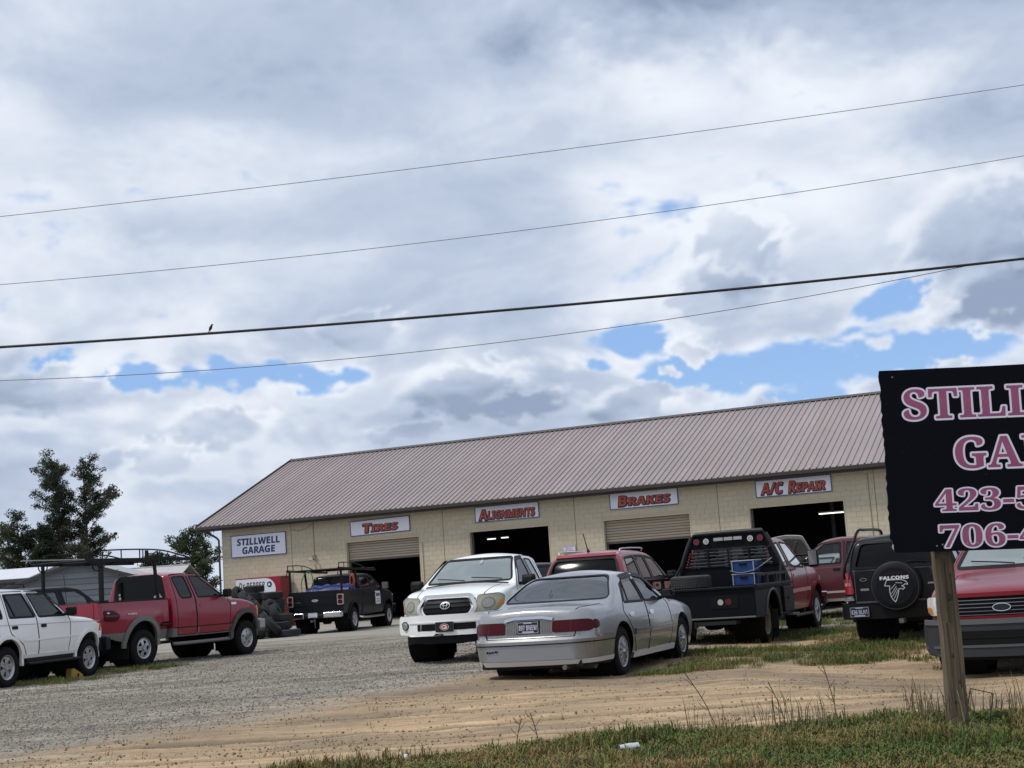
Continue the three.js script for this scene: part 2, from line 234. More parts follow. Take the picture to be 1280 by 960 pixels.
// ---------------------------------------------------------------- the garage: x along the front from the first door, z out towards the lot
const garage = thing('garage_building', 'long tan block garage with four big bay doors and a brown ribbed metal roof', 'garage', [-7.816, 0, -63.743], -0.43252);
const gw = (x, y, z) => garage.localToWorld(V(x, y, z)); garage.updateMatrixWorld(true);
const onWall = (o, x, y, z) => { o.position.copy(gw(x, y, z)); o.rotation.y = garage.rotation.y; return o; };
{
  const X0 = -6.6, X1 = 29.2, H = 4.6, BAY = 6.1, DW = 3.755, DH = 3.5;
  const bump = dataTex(256, (u, v) => { const q = tfbm(u, v, 16, 4, 91); return [q, q, q]; });
  const wallCols = [[0.50, 0.438, 0.325], [0.515, 0.452, 0.336], [0.484, 0.422, 0.312], [0.475, 0.412, 0.302], [0.445, 0.378, 0.268]].map((c) => mat(...c, 0.88, 0, { bumpMap: bump, bumpScale: 0.004 }));
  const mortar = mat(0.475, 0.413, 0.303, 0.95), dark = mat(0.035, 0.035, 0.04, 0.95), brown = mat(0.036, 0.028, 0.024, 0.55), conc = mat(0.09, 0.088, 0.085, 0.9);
  // backing of the front wall with the openings, then blocks laid on it
  const q = [], tWall = 0.18;
  const pier = (a, b, y0, y1) => q.push(bx(b - a, y1 - y0, tWall, (a + b) / 2, (y0 + y1) / 2, -0.012 - tWall / 2));
  pier(X0, 0, 0, H);
  for (let k = 0; k < 4; k++) { pier(k * BAY, k * BAY + DW, DH, H); pier(k * BAY + DW, k < 3 ? (k + 1) * BAY : X1, 0, H); }
  const wall = obj('front_wall', q, mortar, garage);
  const BH = 0.2, BL = 0.4, joints = [-2.8, 4.92, 11.02, 17.12, 23.22], cells = [];
  reseed(5);
  for (let r = 0; r < H / BH; r++) {
    const y0 = r * BH, cuts = [X0 - 0.005, ...joints, X1];
    const spans = [];
    for (let i = 0; i < cuts.length - 1; i++) {
      let segs = [[cuts[i] + (i ? 0.011 : 0), cuts[i + 1] - 0.011]];
      for (let k = 0; k < 4; k++) { const a = k * BAY - 0.002, b = k * BAY + DW + 0.002; if (y0 < DH - 0.09) segs = segs.flatMap(([s, e]) => e <= a || s >= b ? [[s, e]] : [[s, Math.min(e, a)], [Math.max(s, b), e]].filter(([p, t]) => t - p > 0.03)); }
      spans.push(...segs);
    }
    for (const [s, e] of spans) { let x = s + (r % 2 ? -BL / 2 : 0); while (x < e - 0.02) { const a = Math.max(s, x), b = Math.min(e, x + BL); if (b - a > 0.03) cells.push([a, b, y0]); x += BL; } }
  }
  const vis = cells.filter((c) => c[1] < 23.6 && c[2] > 2.15).sort((p, t) => t[0] - p[0]).slice(0, 300), chosen = new Set(vis), rest = [[], [], [], [], []], cache = {};
  for (const c of cells) {
    const w = +(c[1] - c[0] - 0.008).toFixed(3), y = c[2] + BH / 2, m = c[2] < 0.35 + 0.5 * noise2(c[0] * 1.3, 4) && rnd() < 0.7 ? 4 : clamp(Math.floor(1.6 + 2.6 * fbm2(c[0] * 0.55, c[2] * 0.8 + 7, 3) + rr(-0.5, 0.5)), 0, 3), dz = rr(-0.0015, 0.0015);
    if (chosen.has(c)) { const g = cache[w] ??= bx(w, BH - 0.008, 0.02); const b = obj('concrete_block', g, wallCols[m], wall); b.position.set((c[0] + c[1]) / 2, y, -0.01 + dz); }
    else rest[m].push(bx(w, BH - 0.008, 0.02, (c[0] + c[1]) / 2, y, -0.01 + dz));
  }
  rest.forEach((l, i) => stuff(obj('concrete_blocks', l, wallCols[i], wall)));
  { const jm = mat(0.16, 0.14, 0.1, 0.9); for (const x of joints) obj('joint_seal', bx(0.02, H, 0.006, x, H / 2, -0.010), jm, wall); }
  // the other walls, gables, floor and the dark inside
  const D = 15.2, ridgeY = 8.2, gable = (x) => { const s = new THREE.Shape(); s.moveTo(0, 0); s.lineTo(D, 0); s.lineTo(D, H); s.lineTo(D / 2, ridgeY - 0.1); s.lineTo(0, H); const g = new THREE.ExtrudeGeometry(s, { depth: 0.18, bevelEnabled: false }); g.rotateY(Math.PI / 2); g.translate(x, 0, -0.2); return g; };
  obj('side_wall', [gable(X0), gable(X1 - 0.18)], wallCols[0], garage);
  obj('back_wall', bx(X1 - X0, H, 0.18, (X0 + X1) / 2, H / 2, -D - 0.1), wallCols[0], garage);
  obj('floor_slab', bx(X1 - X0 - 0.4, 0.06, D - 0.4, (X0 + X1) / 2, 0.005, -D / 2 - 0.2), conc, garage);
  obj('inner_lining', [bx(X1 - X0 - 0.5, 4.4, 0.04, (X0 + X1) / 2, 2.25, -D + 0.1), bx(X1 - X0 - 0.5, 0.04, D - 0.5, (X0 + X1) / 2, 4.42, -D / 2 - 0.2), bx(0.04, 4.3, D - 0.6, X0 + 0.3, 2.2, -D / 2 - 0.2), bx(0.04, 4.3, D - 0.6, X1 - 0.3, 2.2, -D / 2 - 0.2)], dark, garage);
  for (const x of [2.2, 8.3, 14.6, 20.4]) obj('steel_column', bx(0.16, 4.3, 0.16, x, 2.2, -5.2), mat(0.075, 0.08, 0.1, 0.6), garage);
  // door frames, roll-up curtains, tracks
  const frame = mat(0.5, 0.44, 0.33, 0.7), slatM = [mat(0.39, 0.33, 0.25, 0.6), mat(0.36, 0.305, 0.235, 0.62)];
  for (let k = 0; k < 4; k++) {
    const x = k * BAY;
    obj('door_frame', [bx(0.05, DH, 0.2, x + 0.027, DH / 2, -0.101), bx(0.05, DH, 0.2, x + DW - 0.027, DH / 2, -0.101), bx(DW - 0.11, 0.05, 0.2, x + DW / 2, DH - 0.027, -0.101)], frame, garage);
    obj('door_track', [bx(0.06, DH - 0.06, 0.08, x + 0.09, DH / 2, -0.26), bx(0.06, DH - 0.06, 0.08, x + DW - 0.09, DH / 2, -0.26)], mat(0.12, 0.12, 0.12, 0.6, 0.5), garage);
    obj('door_drum', cyl(0.3, 0.3, DW - 0.2, 18, x + DW / 2, DH + 0.35, -0.62, 'x'), mat(0.08, 0.075, 0.07, 0.7), garage);
    const drop = [0.74, 0.04, 0.86, 0.04][k], n = Math.max(1, Math.round(drop / 0.108));
    if (drop < 0.1) continue;
    const cur = grp('roller_curtain', garage, [x, 0, -0.24]);
    const prof = new THREE.Shape([[0, 0], [0.028, 0.012], [0.034, 0.05], [0.028, 0.09], [0, 0.1], [-0.008, 0.1], [-0.008, 0]].map((p) => new THREE.Vector2(...p)));
    const sg2 = new THREE.ExtrudeGeometry(prof, { depth: DW - 0.14, bevelEnabled: false }); sg2.applyMatrix4(new THREE.Matrix4().makeBasis(V(0, 0, 1), V(0, 1, 0), V(-1, 0, 0))); sg2.translate(DW - 0.14, 0, 0);
    for (let i = 0; i < n; i++) { const s = obj('slat', sg2, slatM[i % 2], cur); s.position.set(0.07, DH - 0.055 - (i + 1) * 0.108, 0); }
    obj('bottom_bar', bx(DW - 0.14, 0.07, 0.05, DW / 2, DH - 0.055 - n * 0.108 - 0.04, 0), mat(0.10, 0.09, 0.08, 0.7), cur);
  }
  // roof: ribbed panels one by one, ridge cap, gutter and fascia, soffit, rake trim
  const RX0 = -7.62, PW = 1.032, NP = 36, run = 8.1, rise = 3.5, slope = Math.hypot(run, rise), ang = Math.atan2(rise, run);
  const prof = []; for (let r = 0; r < 4; r++) { const o = r * PW / 4; prof.push([o, 0], [o + 0.178, 0], [o + 0.19, 0.042], [o + 0.226, 0.042], [o + 0.238, 0]); } prof.push([PW, 0]);
  const pos = [], idx = []; prof.forEach(([x, y]) => pos.push(x, y, 0, x, y, -slope)); for (let i = 0; i < prof.length - 1; i++) { const a = i * 2; idx.push(a, a + 2, a + 1, a + 1, a + 2, a + 3); }
  let pg = new THREE.BufferGeometry(); pg.setAttribute('position', new THREE.Float32BufferAttribute(pos, 3)); pg.setIndex(idx); pg = pg.toNonIndexed(); pg.computeVertexNormals(); { const a = pg.attributes.position, u = new Float32Array(a.count * 2); for (let i = 0; i < a.count; i++) { u[i * 2] = a.getX(i); u[i * 2 + 1] = a.getZ(i); } pg.setAttribute('uv', new THREE.BufferAttribute(u, 2)); }
  const stain = (() => { const t = dataTex(256, (u, v) => { const a = tfbm(u, v * 0.25, 16, 3, 141), b = tfbm(u, v, 4, 4, 142), q = 0.86 + 0.16 * (a - 0.3) + 0.16 * (b - 0.4); return [q, q * 0.995, q * 0.985]; }, false); t.repeat.set(0.31, 0.12); return t; })(), roofM = [[0.325, 0.285, 0.285], [0.315, 0.277, 0.278], [0.335, 0.293, 0.293], [0.32, 0.275, 0.272]].map((c) => mat(c[0] * 1.04, c[1] * 1.01, c[2] * 1.0, 0.5, 0.15, { map: stain }));
  const roof = grp('roof', garage, [0, 4.72, 0.5]);
  for (let i = 0; i < NP; i++) { const m = obj('roof_panel', pg, roofM[Math.floor(rnd() * 4)], roof); m.position.set(RX0 + i * PW, 0, 0); m.rotation.x = ang; }
  const RX1 = RX0 + NP * PW, mid = (RX0 + RX1) / 2, LX = RX1 - RX0;
  const back = new THREE.PlaneGeometry(LX, slope); back.rotateX(-Math.PI / 2); back.translate(0, 0, -slope / 2); back.rotateX(0); back.rotateX(ang); const bk = back.clone(); bk.rotateY(Math.PI); bk.translate(mid, 0, -2 * run);
  obj('back_slope', bk, roofM[0], roof);
  const deck = new THREE.BoxGeometry(LX - 0.06, 0.05, slope); deck.translate(0, -0.04, -slope / 2); deck.rotateX(ang); deck.translate(mid, 0, 0);
  obj('roof_deck', deck, brown, roof);
  const capG = [1, -1].map((s) => { const g = new THREE.BoxGeometry(LX + 0.04, 0.02, 0.3); g.translate(0, 0.05, s * 0.15); g.rotateX(s * ang); g.translate(mid, rise + 0.0, -run); return g; });
  obj('ridge_cap', capG, mat(0.06, 0.05, 0.048, 0.5), roof);
  obj('gutter', [bx(LX + 0.02, 0.15, 0.13, mid, -0.085, 0.075, 0.02)], brown, roof);
  obj('fascia', bx(LX, 0.22, 0.03, mid, -0.14, -0.02), brown, roof);
  obj('soffit', bx(LX - 0.05, 0.02, 0.5, mid, -0.2, -0.27), mat(0.09, 0.075, 0.06, 0.8), roof);
  for (const x of [RX0 - 0.012, RX1 + 0.012]) { const g = new THREE.BoxGeometry(0.03, 0.2, slope); g.translate(0, -0.02, -slope / 2); g.rotateX(ang); g.translate(x, 0, 0); obj('rake_trim', g, brown, roof); }
  obj('downspout', [tube([[-7.4, 4.56, 0.5], [-7.2, 4.46, 0.36], [-6.85, 4.2, 0.12], [-6.72, 4.05, 0.07]], 0.045, 16, 8), rod([-6.72, 4.06, 0.07], [-6.72, 0.1, 0.07], 0.045, 8)], brown, garage);
  obj('conduit', [rod([-1.6, 4.5, 0.02], [-1.6, 2.95, 0.02], 0.013), tube([[-2.75, 4.28, 0.02], [-2.5, 4.18, 0.03], [-2.1, 4.2, 0.03], [-1.6, 4.46, 0.02]], 0.008, 20, 5)], mat(0.2, 0.18, 0.14, 0.7), garage);
  obj('electrical_conduit', [rod([5.0 - 1.12, 3.2, 0.02], [5.0 - 1.12, 0.4, 0.02], 0.012), rod([23.0, 4.4, 0.016], [23.0, 0.3, 0.016], 0.014)], mat(0.25, 0.22, 0.16, 0.7), garage);
  // tube lamps that burn inside
  const glow = new THREE.MeshStandardMaterial({ color: 0xffffff, emissive: lin(1, 0.96, 0.84), emissiveIntensity: 1.6 });
  const lamps = [[4.25, 3.3, -6, 0.42, 'short lit tube lamp inside the alignments bay, the left one of the pair'], [4.94, 3.315, -6, 0.36, 'short lit tube lamp inside the alignments bay, the right one of the pair'], [20.98, 3.1, -2.5, 1.05, 'long lit tube lamp inside the bay under the air conditioning sign']];
  for (const [x, y, z, L, lab] of lamps) {
    const t = thing('tube_lamp', lab, 'lamp'); onWall(t, x, y, z);
    obj('housing', bx(L + 0.06, 0.05, 0.09, 0, 0.055, 0, 0.01), mat(0.5, 0.5, 0.48, 0.6), t); obj('glowing_tube', cyl(0.022, 0.022, L, 10, 0, 0, 0, 'x'), glow, t);
    obj('hanger', [rod([-L * 0.4, 0.08, 0], [-L * 0.4, 1.1, 0], 0.006), rod([L * 0.4, 0.08, 0], [L * 0.4, 1.1, 0], 0.006)], dark, t);
    const li = new THREE.RectAreaLight(lin(1, 0.96, 0.84), 1.2, L, 0.05); li.name = 'tube_lamp_light'; const p = gw(x, y - 0.03, z); li.position.copy(p); li.lookAt(p.x, p.y - 1, p.z); scene.add(li);
  }
}
// signs on the garage wall
{
  const wallSign = (x0, x1, y0, y1, label, draw, tilt = 0, frameC = [0.045, 0.075, 0.2]) => {
    const w = x1 - x0, h = y1 - y0, s = thing('wall_sign', label, 'sign'); onWall(s, (x0 + x1) / 2, (y0 + y1) / 2, 0.03); s.rotation.z = tilt; s.rotation.order = 'YXZ';
    obj('frame', [bx(w, 0.03, 0.03, 0, h / 2 - 0.015, 0.004), bx(w, 0.03, 0.03, 0, -h / 2 + 0.015, 0.004), bx(0.03, h - 0.06, 0.03, -w / 2 + 0.015, 0, 0.004), bx(0.03, h - 0.06, 0.03, w / 2 - 0.015, 0, 0.004)], mat(...frameC, 0.5), s);
    obj('backing', bx(w - 0.06, h - 0.06, 0.02, 0, 0, -0.004), mat(0.3, 0.3, 0.3, 0.6), s);
    const pn = new THREE.PlaneGeometry(w - 0.05, h - 0.05); pn.translate(0, 0, 0.0085);
    obj('sign_face', pn, new THREE.MeshStandardMaterial({ map: canvasTex(Math.round(w * 300), Math.round(h * 300), draw), roughness: 0.45 }), s);
    return s;
  };
  const white = (c, W, H) => { c.fillStyle = '#dfe2ee'; c.fillRect(0, 0, W, H); for (let i = 0; i < 60; i++) { c.fillStyle = `rgba(120,110,100,${0.02 + 0.03 * rnd()})`; c.fillRect(rnd() * W, 0, 2 + rnd() * 6, H * rnd()); } };
  const fit = (c, s, cx, cy, w, h, font, paint, slant = 0) => { c.save(); c.font = font; c.textAlign = 'center'; c.textBaseline = 'alphabetic'; const m = c.measureText(s), asc = m.actualBoundingBoxAscent, des = m.actualBoundingBoxDescent; c.translate(cx, cy); c.transform(1, 0, -slant, 1, 0, 0); c.scale(w / m.width, h / (asc + des)); c.translate(0, (asc - des) / 2); paint(c, s); c.restore(); };
  globalThis.fitText_ = fit;
  wallSign(-6.07, -3.07, 3.2, 4.2, 'white wall sign with dark blue lettering at the left end of the garage', (c, W, H) => {
    white(c, W, H);
    const blue = (k, s) => { k.fillStyle = '#17235c'; k.strokeStyle = '#17235c'; k.lineJoin = 'round'; k.lineWidth = 7; k.strokeText(s, 0, 0); k.fillText(s, 0, 0); };
    fit(c, 'STILLWELL', W * 0.5, H * 0.31, W * 0.80, H * 0.32, 'bold 150px sans-serif', blue, 0.06); fit(c, 'GARAGE', W * 0.5, H * 0.72, W * 0.62, H * 0.32, 'bold 150px sans-serif', blue, 0.06);
  });
  const red = (k, s) => { k.lineJoin = 'round'; k.strokeStyle = '#2a2233'; k.lineWidth = 26; k.strokeText(s, 5, 6); k.strokeStyle = '#35283a'; k.lineWidth = 14; k.strokeText(s, 0, 0); k.fillStyle = '#b9482c'; k.fillText(s, 0, 0); };
  const caps = (c, parts, W, H, y0, y1, slant) => { for (const [s, x0, x1, big] of parts) fit(c, s, (x0 + x1) / 2 * W, (big ? (y0 + y1) / 2 : (y0 + 0.2 * (y1 - y0) + y1) / 2) * H, (x1 - x0) * W, (y1 - y0) * H * (big ? 1 : 0.8), 'bold 150px sans-serif', red, slant); };
  wallSign(0.33, 3.33, 3.72, 4.38, 'white wall sign with red slanted lettering TIRES over the leftmost bay', (c, W, H) => { white(c, W, H); caps(c, [['T', 0.20, 0.345, 1], ['IRES', 0.345, 0.80, 0]], W, H, 0.22, 0.84, 0.12); }, 0.015);
  wallSign(6.49, 9.46, 3.83, 4.49, 'white wall sign with red slanted lettering ALIGNMENTS over the second bay', (c, W, H) => { white(c, W, H); caps(c, [['A', 0.06, 0.19, 1], ['LIGNMENTS', 0.19, 0.945, 0]], W, H, 0.2, 0.88, 0.1); });
  wallSign(12.61, 15.52, 3.86, 4.53, 'white wall sign with red slanted lettering BRAKES over the third bay', (c, W, H) => { white(c, W, H); caps(c, [['B', 0.11, 0.255, 1], ['RAKES', 0.26, 0.89, 0]], W, H, 0.2, 0.84, 0.14); });
  wallSign(18.68, 21.64, 3.83, 4.49, 'white wall sign with red slanted lettering A/C REPAIR over the rightmost bay', (c, W, H) => { white(c, W, H); caps(c, [['A/C', 0.075, 0.36, 1], ['R', 0.43, 0.535, 1], ['EPAIR', 0.535, 0.925, 0]], W, H, 0.18, 0.86, 0.16); });
  wallSign(10.41, 10.97, 2.29, 2.6, 'small white notice with purple lettering on the wall between two bays', (c, W, H) => {
    c.fillStyle = '#d8d2dc'; c.fillRect(0, 0, W, H); const pur = (k, s) => { k.fillStyle = '#4a2b55'; k.fillText(s, 0, 0); };
    fit(c, 'PLEASE DO NOT', W / 2, H * 0.2, W * 0.86, H * 0.2, 'bold 60px sans-serif', pur); fit(c, 'BLOCK', W / 2, H * 0.5, W * 0.6, H * 0.24, 'bold 60px sans-serif', pur); fit(c, 'BAY DOORS', W / 2, H * 0.8, W * 0.86, H * 0.2, 'bold 60px sans-serif', pur);
  }, 0, [0.5, 0.48, 0.5]);
  const l = thing('wall_lamp', 'small weathered floodlight under a conduit on the wall left of the first bay', 'lamp'); onWall(l, -1.6, 2.9, 0.02);
  obj('junction_box', bx(0.14, 0.16, 0.08, 0, 0.06, 0.04, 0.01), mat(0.2, 0.17, 0.12, 0.7), l);
  const c1 = new THREE.CylinderGeometry(0.035, 0.085, 0.16, 14, 1, true); c1.rotateX(-0.9); c1.rotateZ(0.7); c1.translate(-0.12, -0.08, 0.14); obj('lamp_hood', c1, mat(0.7, 0.7, 0.68, 0.5), l);
  const c2 = new THREE.CylinderGeometry(0.03, 0.06, 0.12, 14, 1, true); c2.rotateX(-0.9); c2.rotateZ(-0.7); c2.translate(0.1, -0.03, 0.14); obj('lamp_hood', c2, mat(0.25, 0.22, 0.18, 0.6), l);
  obj('bracket', [rod([0, 0, 0.06], [-0.11, -0.06, 0.12], 0.012), rod([0, 0, 0.06], [0.09, -0.01, 0.12], 0.012)], mat(0.3, 0.27, 0.2, 0.6), l);
}
// ---------------------------------------------------------------- vehicle kit: x forward from the rear axle, y up, z to the vehicle's right
class Soup {                                              // loose triangles: 9 position and 9 normal numbers each
  constructor() { this.t = []; }
  static from(g) { const s = new Soup(), n = g.index ? g.toNonIndexed() : g, p = n.attributes.position.array, q = n.attributes.normal.array; for (let i = 0; i < p.length; i += 9) { const a = [0, 3, 6].map((k) => [p[i + k], p[i + k + 1], p[i + k + 2], q[i + k], q[i + k + 1], q[i + k + 2]]); s.t.push(a); } return s; }
  cut(poly, proj, keep) {                                 // splits off the part whose outline lies inside a convex polygon
    poly = ccw(poly); const ins = new Soup(), out = new Soup(); let a0 = 1e9, a1 = -1e9, b0 = 1e9, b1 = -1e9;
    for (const [a, b] of poly) { a0 = Math.min(a0, a); a1 = Math.max(a1, a); b0 = Math.min(b0, b); b1 = Math.max(b1, b); }
    for (const tri of this.t) {
      const pr = tri.map(proj);
      if (!keep(tri) || Math.max(...pr.map((q) => q[0])) < a0 || Math.min(...pr.map((q) => q[0])) > a1 || Math.max(...pr.map((q) => q[1])) < b0 || Math.min(...pr.map((q) => q[1])) > b1) { out.t.push(tri); continue; }
      let cur = tri;
      for (let i = 0; i < poly.length && cur.length; i++) {
        const [x, y] = poly[i], [X, Y] = poly[(i + 1) % poly.length], dx = X - x, dy = Y - y, I = [], O = [];
        const side = cur.map((v) => { const [a, b] = proj(v); return dx * (b - y) - dy * (a - x); });
        for (let k = 0; k < cur.length; k++) {
          const m = (k + 1) % cur.length, s = side[k], e = side[m];
          (s >= 0 ? I : O).push(cur[k]);
          if ((s >= 0) !== (e >= 0)) { const t = s / (s - e), v = cur[k].map((q, z) => q + (cur[m][z] - q) * t); I.push(v); O.push(v); }
        }
        for (let k = 1; k + 1 < O.length; k++) out.t.push([O[0], O[k], O[k + 1]]);
        cur = I;
      }
      for (let k = 1; k + 1 < cur.length; k++) ins.t.push([cur[0], cur[k], cur[k + 1]]);
    }
    return [ins, out];
  }
  filter(f) { const a = new Soup(), b = new Soup(); for (const t of this.t) (f(t) ? a : b).t.push(t); return [a, b]; }
  geo(off = 0, tint) {
    const n = this.t.length, p = new Float32Array(n * 9), q = new Float32Array(n * 9), u = new Float32Array(n * 6), c = tint && new Float32Array(n * 9); let i = 0, j = 0;
    for (const t of this.t) for (const v of t) { for (let k = 0; k < 3; k++) { p[i + k] = v[k] + v[3 + k] * off; q[i + k] = v[3 + k]; } if (tint) tint(v, c, i); u[j] = v[0]; u[j + 1] = v[1]; i += 3; j += 2; }
    const g = new THREE.BufferGeometry(); g.setAttribute('position', new THREE.BufferAttribute(p, 3)); g.setAttribute('normal', new THREE.BufferAttribute(q, 3)); g.setAttribute('uv', new THREE.BufferAttribute(u, 2)); if (tint) g.setAttribute('color', new THREE.BufferAttribute(c, 3));
    return g;
  }
  merge(o) { this.t.push(...o.t); return this; }
}
const sideProj = (v) => [v[0], v[1]], faceProj = (v) => [v[2], v[1]], planProj = (v) => [v[0], v[2]];
const onSide = (s) => (t) => t[0][2] * s > 0 && t[1][2] * s > 0 && t[2][2] * s > 0 && (t[0][5] + t[1][5] + t[2][5]) * s > 1.0;
// a panel cut to any outline, laid on a surface, with an edge of its own
function patch(poly, map, off, depth = 0.01, sub = 2) {
  poly = ccw(poly); let pts = poly.map((q) => new THREE.Vector2(...q)), tris = THREE.ShapeUtils.triangulateShape(pts, []).map((f) => f.map((i) => poly[i])), rim = poly;
  for (let s = 0; s < sub; s++) { const m = (a, b) => [(a[0] + b[0]) / 2, (a[1] + b[1]) / 2]; tris = tris.flatMap(([a, b, c]) => { const x = m(a, b), y = m(b, c), z = m(c, a); return [[a, x, z], [x, b, y], [z, y, c], [x, y, z]]; }); rim = rim.flatMap((a, i) => [a, m(a, rim[(i + 1) % rim.length])]); }
  const P = [], push = (a, b, c) => P.push(...a.toArray(), ...b.toArray(), ...c.toArray());
  const o = map(0, 0, 0), flip = (() => { const [a, b, c] = tris[0].map(([u, v]) => map(u, v, off)), [d] = [map(tris[0][0][0], tris[0][0][1], off + 0.01)]; return b.clone().sub(a).cross(c.clone().sub(a)).dot(d.sub(a)) < 0; })();
  for (const t of tris) { const [a, b, c] = t.map(([u, v]) => map(u, v, off)); flip ? push(a, c, b) : push(a, b, c); }
  if (depth) rim.forEach((a, i) => { const b = rim[(i + 1) % rim.length], A = map(...a, off), B = map(...b, off), C = map(...a, off - depth), D = map(...b, off - depth); if (flip) { push(A, B, C); push(B, D, C); } else { push(A, C, B); push(B, C, D); } });
  const g = new THREE.BufferGeometry(); g.setAttribute('position', new THREE.Float32BufferAttribute(P, 3)); g.setAttribute('uv', new THREE.BufferAttribute(new Float32Array(P.length / 3 * 2), 2)); g.computeVertexNormals();
  return toCreasedNormals(g, 0.6);
}
// a moulding or gap line that follows a path on a surface
function strip(pts, map, w, off, depth = 0.01, closed = false) {
  const P = [], n = pts.length, L = [], push = (a, b, c) => P.push(...a.toArray(), ...b.toArray(), ...c.toArray());
  const dir = (i) => { const a = pts[closed ? (i + n - 1) % n : Math.max(0, i - 1)], b = pts[closed ? (i + 1) % n : Math.min(n - 1, i + 1)], l = Math.hypot(b[0] - a[0], b[1] - a[1]) || 1; return [-(b[1] - a[1]) / l, (b[0] - a[0]) / l]; };
  for (let i = 0; i < n; i++) { const [x, y] = pts[i], [u, v] = dir(i), W = typeof w === 'number' ? [w / 2, w / 2] : w; L.push([map(x - u * W[0], y - v * W[0], off - depth), map(x - u * W[0], y - v * W[0], off), map(x + u * W[1], y + v * W[1], off), map(x + u * W[1], y + v * W[1], off - depth)]); }
  const c0 = map(...pts[0], off), c1 = map(...pts[0], off + 0.01), fl = L[1][1].clone().sub(L[0][1]).cross(L[0][2].clone().sub(L[0][1])).dot(c1.sub(c0)) < 0;
  for (let i = 0; i < (closed ? n : n - 1); i++) { const a = L[i], b = L[(i + 1) % n]; for (let k = 0; k < 3; k++) { if (fl) { push(a[k], a[k + 1], b[k]); push(b[k], a[k + 1], b[k + 1]); } else { push(a[k], b[k], a[k + 1]); push(b[k], b[k + 1], a[k + 1]); } } }
  const g = new THREE.BufferGeometry(); g.setAttribute('position', new THREE.Float32BufferAttribute(P, 3)); g.setAttribute('uv', new THREE.BufferAttribute(new Float32Array(P.length / 3 * 2), 2)); g.computeVertexNormals(); return g;
}
const dense = (pts, step = 0.06, closed = true) => { const out = []; for (let i = 0; i < pts.length - (closed ? 0 : 1); i++) { const a = pts[i], b = pts[(i + 1) % pts.length], n = Math.max(1, Math.ceil(Math.hypot(b[0] - a[0], b[1] - a[1]) / step)); for (let k = 0; k < n; k++) out.push([lerp(a[0], b[0], k / n), lerp(a[1], b[1], k / n)]); } if (!closed) out.push(pts[pts.length - 1]); return out; };
const circle = (x, y, r, n = 32, a0 = 0, a1 = Math.PI * 2) => { const full = Math.abs(a1 - a0 - Math.PI * 2) < 1e-6, out = []; for (let i = 0; i < n + (full ? 0 : 1); i++) { const a = lerp(a0, a1, i / n); out.push([x + r * Math.cos(a), y + r * Math.sin(a)]); } return out; };
const mirrorZ = (poly) => poly.map(([z, y]) => [-z, y]);
const rect = (a0, a1, b0, b1, r = 0) => { const p = [[a0, b0], [a1, b0], [a1, b1], [a0, b1]]; return r ? roundPoly(p, r, 3) : p; };

